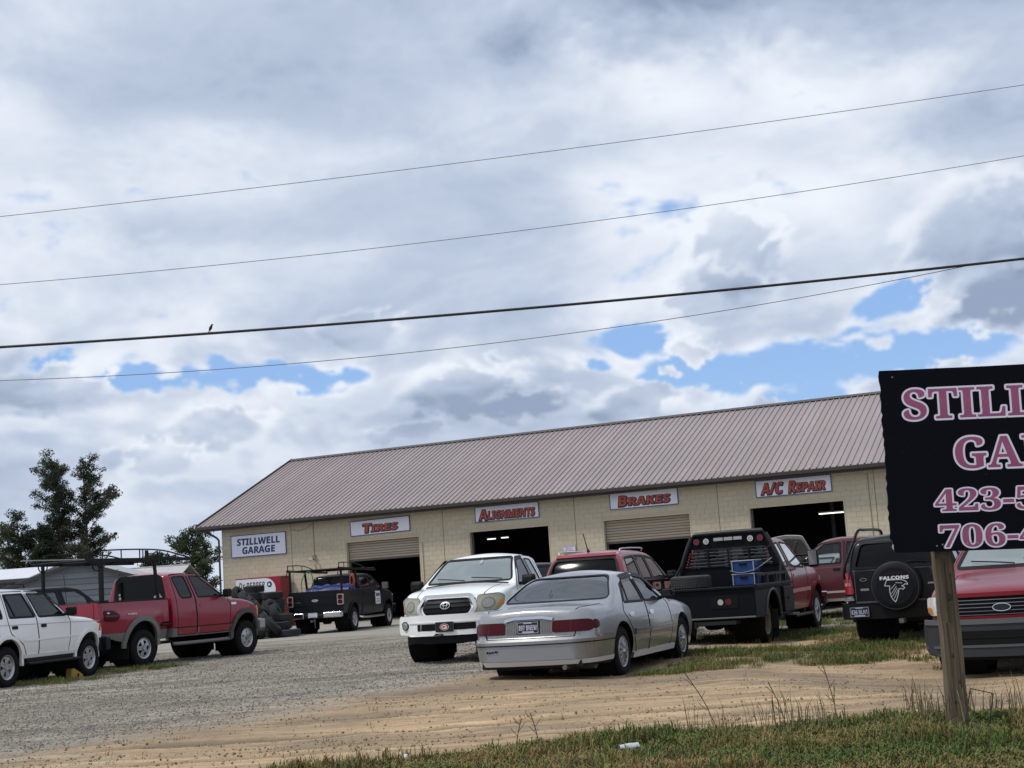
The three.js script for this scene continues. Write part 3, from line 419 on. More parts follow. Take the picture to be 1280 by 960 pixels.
// the shell: one smooth skin lofted from stations along the vehicle
function shell(s) {
  const { x0, x1 } = s, top = pw(s.top), belt = pw(s.belt), hw = pw(s.hw), sill = pw(s.sill), r0 = s.r ?? 0.07, cr = pw(s.crown ?? [[x0, 0.035], [x1, 0.035]]), rp = s.rp ?? 0.12, tS = s.tuckS ?? 0.05, tB = s.tuckB ?? 0.03, bump = s.bump ?? (() => 0);
  const hwAt = (x) => { const d0 = clamp(x - x0, 0, s.rpR ?? rp), d1 = clamp(x1 - x, 0, rp), R = s.rpR ?? rp; let w = hw(x); if (R > 0) w -= R * (1 - Math.sqrt(Math.max(0, 1 - (1 - d0 / R) ** 2))); if (rp > 0) w -= rp * (1 - Math.sqrt(Math.max(0, 1 - (1 - d1 / rp) ** 2))); return w; };
  const sideZ = (x, y) => { const B = belt(x), S = sill(x), w = hwAt(x); if (y <= B) { const t = clamp((y - S) / (B - S)); return w - tS * Math.max(0, 1 - t / 0.5) ** 2 - tB * Math.max(0, (t - 0.5) / 0.5) ** 2 + bump(x, y); } return (w - tB) - (s.hw0 - tB - s.roofHW) * Math.pow(Math.max(0, (y - B) / (s.roofY - B)), 1.12); };
  const edge = (x) => { const T = top(x), S = sill(x), c = cr(x), r = Math.min(r0, (T - S) * 0.25); return { T, S, c, r, Yc: T - c - r }; };
  const sec = (x) => {
    const { T, S, c, r, Yc } = edge(x), yb = Math.min(belt(x), Yc), out = [], n1 = 14, n2 = 8, n3 = 5, n4 = 8;
    for (let i = 0; i <= n1; i++) { const y = lerp(S, yb, i / n1); out.push([y, sideZ(x, y)]); }
    for (let i = 1; i <= n2; i++) { const y = lerp(yb, Yc, i / n2); out.push([y, sideZ(x, y)]); }
    const zc = sideZ(x, Yc), ze = zc - r * 1.15;
    for (let i = 1; i <= n3; i++) { const a = i / n3 * Math.PI / 2; out.push([Yc + r * Math.sin(a), ze + r * 1.15 * Math.cos(a)]); }
    for (let i = 1; i <= n4; i++) { const z = ze * (1 - i / n4); out.push([T - c * (z / ze) ** 2, z]); }
    return out;
  };
  const bF = s.bendF ?? 0.1, bR = s.bendR ?? 0.06, w0 = s.hw0, pr = s.noseP ?? (() => 0), prR = s.tailP ?? (() => 0);
  const bend = (x, y, z) => x - bF * Math.pow(Math.abs(z) / w0, 2.2) * sst(x1 - 0.55, x1, x) + bR * Math.pow(Math.abs(z) / w0, 2.2) * (1 - sst(x0, x0 + 0.5, x)) + pr(y) * sst(x1 - 0.25, x1, x) - prR(y) * (1 - sst(x0, x0 + 0.25, x));
  const xs = new Set(); const step = s.step ?? 0.05; for (let x = x0; x < x1; x += step) xs.add(+x.toFixed(4)); xs.add(x1); for (const q of [...s.top, ...s.hw, ...s.belt]) if (q[0] >= x0 && q[0] <= x1) xs.add(+q[0].toFixed(4)); for (const k of [0.004, 0.012, 0.025, 0.045, 0.07, 0.1]) { xs.add(+(x0 + k).toFixed(4)); xs.add(+(x1 - k).toFixed(4)); }
  const X = [...xs].sort((a, b) => a - b), pos = [], idx = []; let M = 0;
  for (const x of X) { const h = sec(x), row = [...h.map(([y, z]) => [y, z]), ...h.slice(0, -1).reverse().map(([y, z]) => [y, -z])]; M = row.length; for (const [y, z] of row) pos.push(bend(x, y, z), y, z); }
  for (let i = 0; i < X.length - 1; i++) for (let j = 0; j < M - 1; j++) { const a = i * M + j, b = a + M; idx.push(a, b, a + 1, b, b + 1, a + 1); }
  const cap = (x, sgn) => { const h = sec(x), K = 12, base = pos.length / 3; for (const [y, z] of h) for (let k = 0; k <= K; k++) { const q = lerp(z, -z, k / K); pos.push(bend(x, y, q), y, q); } for (let i = 0; i < h.length - 1; i++) for (let k = 0; k < K; k++) { const a = base + i * (K + 1) + k, b = a + K + 1; sgn > 0 ? idx.push(a, a + 1, b, b, a + 1, b + 1) : idx.push(a, b, a + 1, b, b + 1, a + 1); } };
  cap(x1, 1); cap(x0, -1);
  let g = new THREE.BufferGeometry(); g.setAttribute('position', new THREE.Float32BufferAttribute(pos, 3)); g.setIndex(idx); g = toCreasedNormals(g.toNonIndexed(), s.crease ?? 0.55);
  const topY = (x, z) => { const { T, c, r } = edge(x), ze = sideZ(x, T - c - r) - r * 1.15; return T - c * (z / ze) ** 2; };
  const slope = (xa, xb) => (y, z) => { let a = xa, b = xb; const up = topY(b, z) > topY(a, z); for (let i = 0; i < 26; i++) { const m = (a + b) / 2; (topY(m, z) < y) === up ? a = m : b = m; } return (a + b) / 2; };
  const round = (x, dirn, R, y, z) => { const az = Math.abs(z); if (R <= 0 || az <= sideZ(x, y)) return [0, dirn, 0]; let a = 0, b = R; for (let i = 0; i < 22; i++) { const m = (a + b) / 2; sideZ(x - dirn * m, y) < az ? a = m : b = m; } const c = 1 - a / R; return [a, dirn * c, Math.sign(z) * Math.sqrt(1 - c * c)]; };
  const endMap = (x, dirn, R) => (z, y, o) => { const [d, nx, nz] = round(x, dirn, R, y, z); return V(bend(x - dirn * d, y, z) + nx * o, y, z + nz * o); };
  return { soup: Soup.from(g), sideZ, topY, slope, top, belt, sill, hwAt, x0, x1, edge,
    side: (sg) => (x, y, o) => V(bend(x, y, sideZ(x, y)), y, sg * (sideZ(x, y) + o)),
    front: endMap(x1, 1, rp), rear: endMap(x0, -1, s.rpR ?? rp),
    plan: (x, z, o) => V(bend(x, 1, z), topY(x, z) + o, z),
    screen: (xa, xb, sg) => { const f = slope(xa, xb); return (z, y, o) => V(f(y, z) + sg * o * 0.7, y + o * 0.7, z); } };
}
// materials shared by the vehicles
const M = {
  rubber: phys(0.012, 0.012, 0.013, 0.9, 0, { specularIntensity: 0.3, bumpMap: dataTex(128, (u, v) => { const q = tfbm(u, v, 8, 4, 3); return [q, q, q]; }), bumpScale: 0.002 }), black: phys(0.008, 0.008, 0.009, 0.5, 0, { specularIntensity: 0.25 }), satin: phys(0.009, 0.009, 0.0105, 0.45, 0, { specularIntensity: 0.35 }), dark: phys(0.012, 0.012, 0.012, 0.9, 0, { specularIntensity: 0.3 }), trim: phys(0.009, 0.009, 0.010, 0.6, 0, { specularIntensity: 0.4 }),
  chrome: mat(0.62, 0.63, 0.65, 0.16, 1), alloy: mat(0.42, 0.43, 0.445, 0.32, 0.85), dullsteel: mat(0.32, 0.3, 0.27, 0.5, 0.7), cloth: mat(0.10, 0.095, 0.09, 0.95), greycloth: mat(0.16, 0.155, 0.15, 0.95),
  red: phys(0.055, 0.003, 0.007, 0.3, 0, { specularIntensity: 0.35 }), amber: phys(0.55, 0.14, 0.012, 0.2, 0, { clearcoat: 0.5 }), lens: phys(0.58, 0.57, 0.54, 0.18, 0.1, { clearcoat: 0.8, clearcoatRoughness: 0.08 }), oldlens: phys(0.30, 0.29, 0.22, 0.3, 0.1, { clearcoat: 0.5, clearcoatRoughness: 0.2 }), white: mat(0.72, 0.72, 0.72, 0.4), reflector: mat(0.5, 0.5, 0.48, 0.25, 0.6),
  under: mat(0.016, 0.015, 0.014, 0.95), steel: mat(0.18, 0.17, 0.16, 0.55, 0.7),
};
const glassOf = (r, g, b) => phys(r, g, b, 0.02, 0, { transmission: 1, thickness: 0, ior: 1.52, specularIntensity: 1 });
const G = { blackout: phys(0.004, 0.0045, 0.005, 0.12, 0, { specularIntensity: 0.35 }), clear: glassOf(0.72, 0.77, 0.76), tint: glassOf(0.26, 0.29, 0.29), dark: glassOf(0.045, 0.05, 0.052), screen: phys(0.15, 0.175, 0.172, 0.03, 0, { ior: 2.2, clearcoat: 1, clearcoatRoughness: 0.02 }), bright: phys(0.16, 0.19, 0.20, 0.03, 0, { ior: 2.1, clearcoat: 1, clearcoatRoughness: 0.02 }), shadow: phys(0.006, 0.0065, 0.007, 0.03, 0, { specularIntensity: 1, ior: 1.6, clearcoat: 1, clearcoatRoughness: 0.02 }) };
const paint = (r, g, b, rough = 0.35, metal = 0, coat = 0.9) => { const m = phys(r, g, b, rough, metal, { clearcoat: coat, clearcoatRoughness: 0.09, vertexColors: true }); m.userData = { c: [r, g, b] }; return m; };
// road dust: stronger low on the body and over the wheels, thin on flat tops, broken up by noise
const dusty = (k, seed, wear = 0.5) => (v, c, i) => { const n = noise3(v[0] * 3 + seed, v[1] * 5, v[2] * 3), n2 = noise3(v[0] * 11, v[1] * 14 + seed, v[2] * 11), low = sst(0.85, 0.25, v[1] + 0.1 * n), flat = sst(0.6, 0.95, v[4]) * wear; const f = clamp(k * (0.75 * low + 0.5 * flat * (0.6 + 0.5 * n)) * (0.8 + 0.5 * n2), 0, 0.75); c[i] = c[i + 1] = c[i + 2] = f; };
function tinted(soup, p, k, seed, wear, off = 0) { const [r, g, b] = p.userData.c, D = dusty(k, seed, wear), dust = [0.27, 0.215, 0.15]; return soup.geo(off, (v, c, i) => { D(v, c, i); const f = c[i]; c[i] = lerp(1, dust[0] / Math.max(r, 0.02), f * (r < 0.05 ? 0.28 : 1)); c[i + 1] = lerp(1, dust[1] / Math.max(g, 0.02), f * (g < 0.05 ? 0.28 : 1)); c[i + 2] = lerp(1, dust[2] / Math.max(b, 0.02), f * (b < 0.05 ? 0.28 : 1)); if (r > 0.05 && g < 0.05) { c[i + 1] = lerp(1, 3, f); c[i + 2] = lerp(1, 3, f); } }); }
// wheels
const wheelCache = {};
function wheelGeo(w) {
  const key = JSON.stringify([w.R, w.w, w.rim, w.style]); if (wheelCache[key]) return wheelCache[key];
  const { R, w: W, rim } = w, h = W / 2, s = 0.02, prof = [[rim - 0.012, -h * 0.8], [rim + 0.012, -h * 0.94], [lerp(rim, R, 0.45), -h * 1.0], [R - 0.055, -h * 0.99], [R - 0.022, -h * 0.9], [R - 0.006, -h * 0.72], [R, -h * 0.4], [R + 0.001, 0], [R, h * 0.4], [R - 0.006, h * 0.72], [R - 0.022, h * 0.9], [R - 0.055, h * 0.99], [lerp(rim, R, 0.45), h * 1.0], [rim + 0.012, h * 0.94], [rim - 0.012, h * 0.8]];
  const ty = new THREE.LatheGeometry(prof.map(([r, y]) => new THREE.Vector2(r, y)), 40); ty.rotateX(Math.PI / 2);
  const tread = []; const nb = 44; for (let i = 0; i < nb; i++) for (const z of [-0.62, -0.2, 0.22, 0.64]) { const b = new THREE.BoxGeometry(R * 0.095, 0.014, h * 0.34); b.translate(0, R + 0.001, z * h); b.rotateZ((i + (z > 0 ? 0.5 : 0)) / nb * Math.PI * 2); tread.push(b); }
  const barrel = new THREE.LatheGeometry([[rim, -h * 0.82], [rim - 0.015, -h * 0.7], [rim - 0.03, 0], [rim - 0.022, h * 0.62], [rim - 0.006, h * 0.74], [rim + 0.008, h * 0.86], [rim + 0.004, h * 0.9], [rim - 0.012, h * 0.86], [rim - 0.03, h * 0.66]].map(([r, y]) => new THREE.Vector2(r, y)), 40); barrel.rotateX(Math.PI / 2);
  const st = w.style, face = [], shp = new THREE.Shape(circle(0, 0, rim - 0.02, 40).map((q) => new THREE.Vector2(...q)));
  const n = st.n, ri = st.ri ?? rim * 0.36, ro = rim - (st.lip ?? 0.05);
  for (let i = 0; i < n; i++) { const a = i / n * 2 * Math.PI, hwid = Math.PI / n * (1 - st.spoke), ih = hwid * (st.inner ?? 0.7); const pts = roundPoly([[ri * Math.cos(a - ih), ri * Math.sin(a - ih)], [ro * Math.cos(a - hwid), ro * Math.sin(a - hwid)], [ro * 1.03 * Math.cos(a), ro * 1.03 * Math.sin(a)], [ro * Math.cos(a + hwid), ro * Math.sin(a + hwid)], [ri * Math.cos(a + ih), ri * Math.sin(a + ih)]], 0.02, 3); shp.holes.push(new THREE.Path(pts.map((q) => new THREE.Vector2(...q)))); }
  const eg = new THREE.ExtrudeGeometry(shp, { depth: 0.02, bevelEnabled: true, bevelSize: 0.007, bevelThickness: 0.012, bevelSegments: 2, curveSegments: 6 }); const zf = h * (st.dish ?? 0.62); eg.translate(0, 0, zf - 0.02);
  { const p = eg.attributes.position; for (let i = 0; i < p.count; i++) { const r = Math.hypot(p.getX(i), p.getY(i)); p.setZ(i, p.getZ(i) + (st.cone ?? 0.02) * (1 - r / rim)); } eg.computeVertexNormals(); }
  face.push(eg, cyl(st.hub ?? 0.05, (st.hub ?? 0.05) + 0.008, 0.03, 18, 0, 0, zf + 0.01 + (st.cone ?? 0.02), 'z'));
  for (let i = 0; i < (st.nuts ?? 5); i++) { const a = (i + 0.5) / (st.nuts ?? 5) * 2 * Math.PI, q = (st.hub ?? 0.05) + 0.028; face.push(cyl(0.011, 0.011, 0.02, 6, q * Math.cos(a), q * Math.sin(a), zf + 0.025, 'z')); }
  const flat = (l) => mergeGeometries(l.map((g) => { const q = g.index ? g.toNonIndexed() : g; for (const k of Object.keys(q.attributes)) if (!['position', 'normal', 'uv'].includes(k)) q.deleteAttribute(k); return q; }));
  return wheelCache[key] = { tyre: flat([ty, ...tread]), rim: flat([barrel, ...face]), hubdark: cyl(rim - 0.03, rim - 0.03, 0.05, 24, 0, 0, -h * 0.1, 'z') };
}
function addWheel(t, x, z, w, spin = 0, steer = 0) {
  const g = wheelGeo(w), q = grp('wheel', t, [x, w.R - 0.008, z]); q.rotation.set(0, (z < 0 ? Math.PI : 0) + steer, 0);
  const r = obj('tyre', g.tyre, M.rubber, q), a = obj('rim', g.rim, w.mat ?? M.alloy, q), b = obj('brake_drum', g.hubdark, M.dark, q); r.rotation.z = a.rotation.z = spin; return q;
}
// builds a vehicle body with its openings, glass, seams, interior and wheels
function vehicle(t, s) {
  const S = shell(s), p = s.paint, seed = s.seed ?? 1, dk = s.dust ?? 0.5; let body = S.soup, w = s.wheel;
  const axles = s.axles ?? [0, s.wb], aR = s.archR ?? w.R + 0.06, aY = s.archY ?? w.R + 0.01;
  for (const ax of axles) for (const sg of [1, -1]) { const c = circle(ax, aY, aR, 36); [, body] = body.cut(c, sideProj, (q) => q.every((v) => v[2] * sg > 0.3 && v[1] < aY + aR + 0.02)); [, body] = body.cut(rect(ax - aR * 0.985, ax + aR * 0.985, -1, aY), sideProj, (q) => q.every((v) => v[2] * sg > 0.3)); }
  const parts = {};
  if (s.hood) { const z = s.hood.z, q = s.hood, c = body.cut(roundPoly([[q.x0, -z], [q.x1, -z * (q.k ?? 0.9)], [q.x1, z * (q.k ?? 0.9)], [q.x0, z]], 0.05, 3), planProj, (a) => a.every((v) => v[4] > 0.35 && v[1] > 0.6)); obj('hood', tinted(c[0], p, dk, seed, s.wear), p, t); body = c[1]; obj('hood_seam', strip(dense([[q.x0, -z], [q.x1, -z * (q.k ?? 0.9)]], 0.05, false), S.plan, 0.012, 0.0015, 0.004), M.dark, t); obj('hood_seam', strip(dense([[q.x0, z], [q.x1, z * (q.k ?? 0.9)]], 0.05, false), S.plan, 0.012, 0.0015, 0.004), M.dark, t); }
  const screens = [['windshield', s.windshield, 1], ['rear_window', s.backlight, -1]];
  for (const [name, q, sg] of screens) if (q) {
    const poly = roundPoly([[-q.zb, q.yb], [q.zb, q.yb], [q.zt, q.yt], [-q.zt, q.yt]], q.r ?? 0.06, 4), vert = q.vertical;
    const c = body.cut(poly, faceProj, (a) => { const nx = (a[0][3] + a[1][3] + a[2][3]) / 3 * sg, ny = (a[0][4] + a[1][4] + a[2][4]) / 3, xm = (a[0][0] + a[1][0] + a[2][0]) / 3; return nx > 0.12 && (vert || ny > 0.1) && xm > q.x0 - 0.3 && xm < q.x1 + 0.3; });
    body = c[1]; obj(name, c[0].geo(-0.006), q.glass ?? G.screen, t);
    const mp = vert ? S.rear : S.screen(q.x0, q.x1, sg); obj('window_seal', strip(dense(poly, 0.06), mp, [q.seal ?? 0.02, q.seal ?? 0.02], 0.004, 0.012, true), M.trim, t);
    if (sg > 0 && !s.noWipers) for (const [z0, z1] of [[-0.62, -0.05], [0.05, 0.6]]) obj('wiper', [tube([mp(z0, q.yb + 0.01, 0.03), mp(lerp(z0, z1, 0.5), q.yb + 0.035, 0.035), mp(z1, q.yb + 0.06, 0.03)], 0.009, 8, 5)], M.black, t);
  }
  for (const sg of [1, -1]) {
    const mp = S.side(sg), doors = [];
    for (const d of s.doors ?? []) { let poly = roundPoly(d.poly, d.r ?? 0.05, 3), c = body.cut(poly, sideProj, onSide(sg)); for (const ax of axles) { } body = c[1]; doors.push({ d, s: c[0] }); }
    const wins = (s.windows ?? []).map((q) => { const poly = roundPoly(q.poly, q.r ?? 0.04, 3); const all = new Soup(); for (const D of doors) { const c = D.s.cut(poly, sideProj, onSide(sg)); if (c[0].t.length) { D.s = c[1]; all.merge(c[0]); (D.w ??= []).push(q); } } const c = body.cut(poly, sideProj, onSide(sg)); body = c[1]; all.merge(c[0]); return { q, poly, all }; });
    const dm = doors.map((D) => { const m = obj('door', tinted(D.s, p, dk, seed, s.wear), p, t); const sl = strip(dense(roundPoly(D.d.poly, D.d.r ?? 0.05, 3), 0.08), mp, 0.017, 0.0022, 0.005, true); obj('door_seam', sl, M.dark, m);
      if (D.d.handle) { const [hx, hy] = D.d.handle; obj('handle', [patch(roundPoly(rect(hx - 0.085, hx + 0.085, hy - 0.03, hy + 0.03), 0.028, 3), mp, 0.012, 0.014, 1)], s.handleMat ?? M.trim, m); } return { D, m }; });
    for (const { q, poly, all } of wins) { if (!all.t.length) continue; const own = dm.find((e) => e.D.w?.includes(q)), par = own ? own.m : t; obj('window', all.geo(-0.006), q.glass ?? s.sideGlass ?? G.tint, par); obj('window_seal', strip(dense(poly, 0.06), mp, [0.016, q.seal ?? s.seal ?? 0.02], 0.004, 0.012, true), q.sealMat ?? s.sealMat ?? M.trim, par); if (q.pillar) obj('window_divider', patch(q.pillar, mp, 0.005, 0.012, 1), M.trim, par); }
    for (const ax of axles) { if (s.flare) obj('wheel_arch_trim', strip(circle(ax, aY, aR + (s.flare.w / 2 - 0.01), 26, -0.12, Math.PI + 0.12), mp, s.flare.w, s.flare.t, s.flare.t + 0.03), s.flare.mat ?? p, t);
      const lin_ = new THREE.CylinderGeometry(aR + 0.02, aR + 0.02, 0.5, 24, 1, true, Math.PI * 0.5 - 0.25, Math.PI + 0.5); lin_.rotateX(Math.PI / 2); lin_.rotateZ(Math.PI / 2 + Math.PI / 2); lin_.translate(ax, aY, sg * (s.hw0 - 0.33)); obj('wheel_well', [lin_, bx(aR * 1.9, aR * 1.6, 0.02, ax, aY + 0.05, sg * (s.hw0 - 0.57))], M.dark, t); }
    for (const L of s.lines ?? []) obj(L.name ?? 'side_moulding', strip(dense(L.pts, 0.1, false), mp, L.w, L.t ?? 0.006, (L.t ?? 0.006) + 0.006), L.mat ?? M.dark, t);
    for (const L of s.sidePatches ?? []) if (!L.only || L.only === sg) obj(L.name, patch(L.poly, mp, L.off ?? 0.006, 0.014, L.sub ?? 1), L.mat, t);
    if (s.mirror) { const [mx, my] = s.mirror.at, z = S.sideZ(mx, my), o = s.mirror.out ?? 0.16, mm = s.mirror.mat ?? M.trim, mw = s.mirror.w ?? 0.2, mh = s.mirror.h ?? 0.15; const g = bx(0.11, mh, mw, 0, 0, 0, 0.045); { const a = g.attributes.position; for (let i = 0; i < a.count; i++) if (a.getX(i) > 0.01) { a.setY(i, a.getY(i) * 0.7); a.setZ(i, a.getZ(i) * 0.8); } g.computeVertexNormals(); } g.translate(mx, my + 0.06, sg * (z + o)); const mi = obj('mirror', [g, bar([mx - 0.01, my, sg * (z - 0.02)], [mx, my + 0.03, sg * (z + o - 0.05)], 0.06, 0.05)], mm, t); obj('mirror_glass', bx(0.004, mh * 0.8, mw * 0.8, mx - 0.057, my + 0.06, sg * (z + o), 0), s.mirror.glass ?? G.shadow, mi); }
    for (const ax of axles) addWheel(t, ax, sg * ((s.track ?? s.hw0 * 2 - 0.28) / 2), w, rr(0, 6), 0);
  }
  if (s.cladding) { const c = body.cut(rect(S.x0 - 1, S.x1 + 1, 0, s.cladding.y), sideProj, (a) => a.every((v) => Math.abs(v[2]) > 0.35)); body = c[1]; obj('cladding', c[0].geo(), s.cladding.mat, t); }
  obj('body', tinted(body, p, dk, seed, s.wear), p, t);
  // floor and mechanical parts underneath
  const sy = Math.max(0.2, S.sill((S.x0 + S.x1) / 2) + 0.06), un = [bx(S.x1 - S.x0 - 0.25, 0.08, s.hw0 * 2 - 0.75, (S.x0 + S.x1) / 2, sy, 0)];
  for (const ax of axles) un.push(rod([ax, w.R, -s.hw0 + 0.3], [ax, w.R, s.hw0 - 0.3], 0.05), bx(0.2, 0.2, 0.22, ax, w.R, 0.1, 0.05));
  un.push(rod([S.x0 + 0.1, sy - 0.06, 0.4], [S.x1 - 1, sy - 0.06, 0.35], 0.03), bx(0.7, 0.16, s.hw0 * 1.1, S.x0 + 0.55, sy, 0)); un.push(bx(axles[1] - axles[0] - 2 * aR, 0.06, s.hw0 * 2 - 0.14, (axles[0] + axles[1]) / 2, sy - 0.01, 0)); obj('underbody', un, M.under, t);
  // cabin
  const C = s.cabin; if (C) {
    obj('cabin_floor', [bx(C.x1 - C.x0, 0.04, s.hw0 * 2 - 0.3, (C.x0 + C.x1) / 2, C.floor, 0), bx(0.04, C.dash - C.floor, s.hw0 * 2 - 0.3, C.x1 - 0.02, (C.dash + C.floor) / 2, 0)], M.dark, t);
    obj('dashboard', [bx(0.42, 0.28, s.hw0 * 2 - 0.32, C.x1 - 0.2, C.dash - 0.14, 0, 0.06)], C.mat ?? M.cloth, t);
    const wh = new THREE.TorusGeometry(0.185, 0.016, 6, 20); wh.rotateY(Math.PI / 2); wh.rotateZ(0.45); wh.translate(C.x1 - 0.48, C.dash - 0.02, -0.38); obj('steering_wheel', wh, M.black, t);
    for (const row of C.rows) for (const z of [-0.38, 0.38]) { const sb = bx(0.14, C.back ?? 0.62, 0.5, 0, (C.back ?? 0.62) / 2, 0, 0.06); sb.rotateZ(0.2); sb.translate(row - 0.22, C.seat + 0.05, z); const hd = bx(0.1, 0.18, 0.26, row - 0.37, C.seat + (C.head ?? 0.72), z, 0.04); obj('seat', [bx(0.5, 0.16, 0.5, row, C.seat, z, 0.06), sb, hd], C.mat ?? M.cloth, t); }
  }
  return S;
}
const plateTex = (txt, bg, fg, band) => canvasTex(256, 128, (c, W, H) => { c.fillStyle = bg; c.fillRect(0, 0, W, H); if (band) { c.fillStyle = band; c.fillRect(W * 0.22, H * 0.8, W * 0.56, H * 0.16); c.fillRect(W * 0.3, H * 0.04, W * 0.4, H * 0.1); } c.strokeStyle = fg; c.lineWidth = 4; c.strokeRect(4, 4, W - 8, H - 8); if (txt) globalThis.fitText_(c, txt, W / 2, H * 0.5, W * 0.88, H * 0.46, 'bold 90px sans-serif', (k, s) => { k.fillStyle = fg; k.fillText(s, 0, 0); }); });
function plate(t, x, y, z, faceRear, tex, w = 0.305, h = 0.152, lean = 0) { const g = new THREE.BoxGeometry(0.006, h, w); const f = new THREE.PlaneGeometry(w * 0.98, h * 0.97); f.rotateY(faceRear ? -Math.PI / 2 : Math.PI / 2); f.translate(faceRear ? -0.005 : 0.005, 0, 0); const q = grp('licence_plate', t, [x, y, z]); q.rotation.z = lean; obj('plate_back', g, M.dullsteel, q); obj('plate_face', f, new THREE.MeshStandardMaterial({ map: tex, roughness: 0.4 }), q); return q; }
// parks a vehicle: wheel at local (wx, wz) stands at (x, d); yaw from straight ahead, clockwise
function park(t, x, d, yawDeg, wx, wz, y = null) { const f = Math.PI / 2 - yawDeg * Math.PI / 180; t.rotation.y = f; const v = V(wx, 0, wz).applyAxisAngle(V(0, 1, 0), f); t.position.set(x - v.x, y ?? gy(x, d), -d - v.z); }
const bevelBox = (w, h, d, x, y, z, r = 0.02) => bx(w, h, d, x, y, z, r);
// ---------------------------------------------------------------- vehicles
const paints = { white: paint(0.84, 0.84, 0.83, 0.3), whiteOld: paint(0.70, 0.70, 0.68, 0.38), red: paint(0.25, 0.008, 0.028, 0.26, 0, 0.38), redFlat: paint(0.17, 0.004, 0.011, 0.24, 0, 0.38), maroon: paint(0.085, 0.012, 0.018, 0.28, 0, 0.38), wine: paint(0.25, 0.03, 0.045, 0.28, 0, 0.38), black: (() => { const m = paint(0.006, 0.006, 0.008, 0.35, 0, 0.22); m.specularIntensity = 0.35; return m; })(), navy: (() => { const m = paint(0.006, 0.007, 0.011, 0.45, 0, 0.12); m.specularIntensity = 0.3; return m; })(), silver: paint(0.31, 0.316, 0.328, 0.34, 0.6, 0.9), redSun: paint(0.17, 0.008, 0.016, 0.3, 0, 0.38), grey: paint(0.3, 0.3, 0.29, 0.4) };
const claddingGrey = mat(0.17, 0.16, 0.15, 0.6), bumperGrey = mat(0.075, 0.08, 0.088, 0.55);
const st5 = { n: 5, spoke: 0.52, inner: 0.6, dish: 0.6 }, st5wide = { n: 5, spoke: 0.4, inner: 0.75, dish: 0.66, cone: 0.03 }, st6 = { n: 6, spoke: 0.5, inner: 0.6, dish: 0.66, nuts: 6 }, st10 = { n: 10, spoke: 0.46, inner: 0.55, dish: 0.72, cone: 0.035, ri: 0.07, hub: 0.035 };
const oval = (cx, cy, a, b, n = 20) => circle(0, 0, 1, n).map(([u, v]) => [cx + u * a, cy + v * b]);

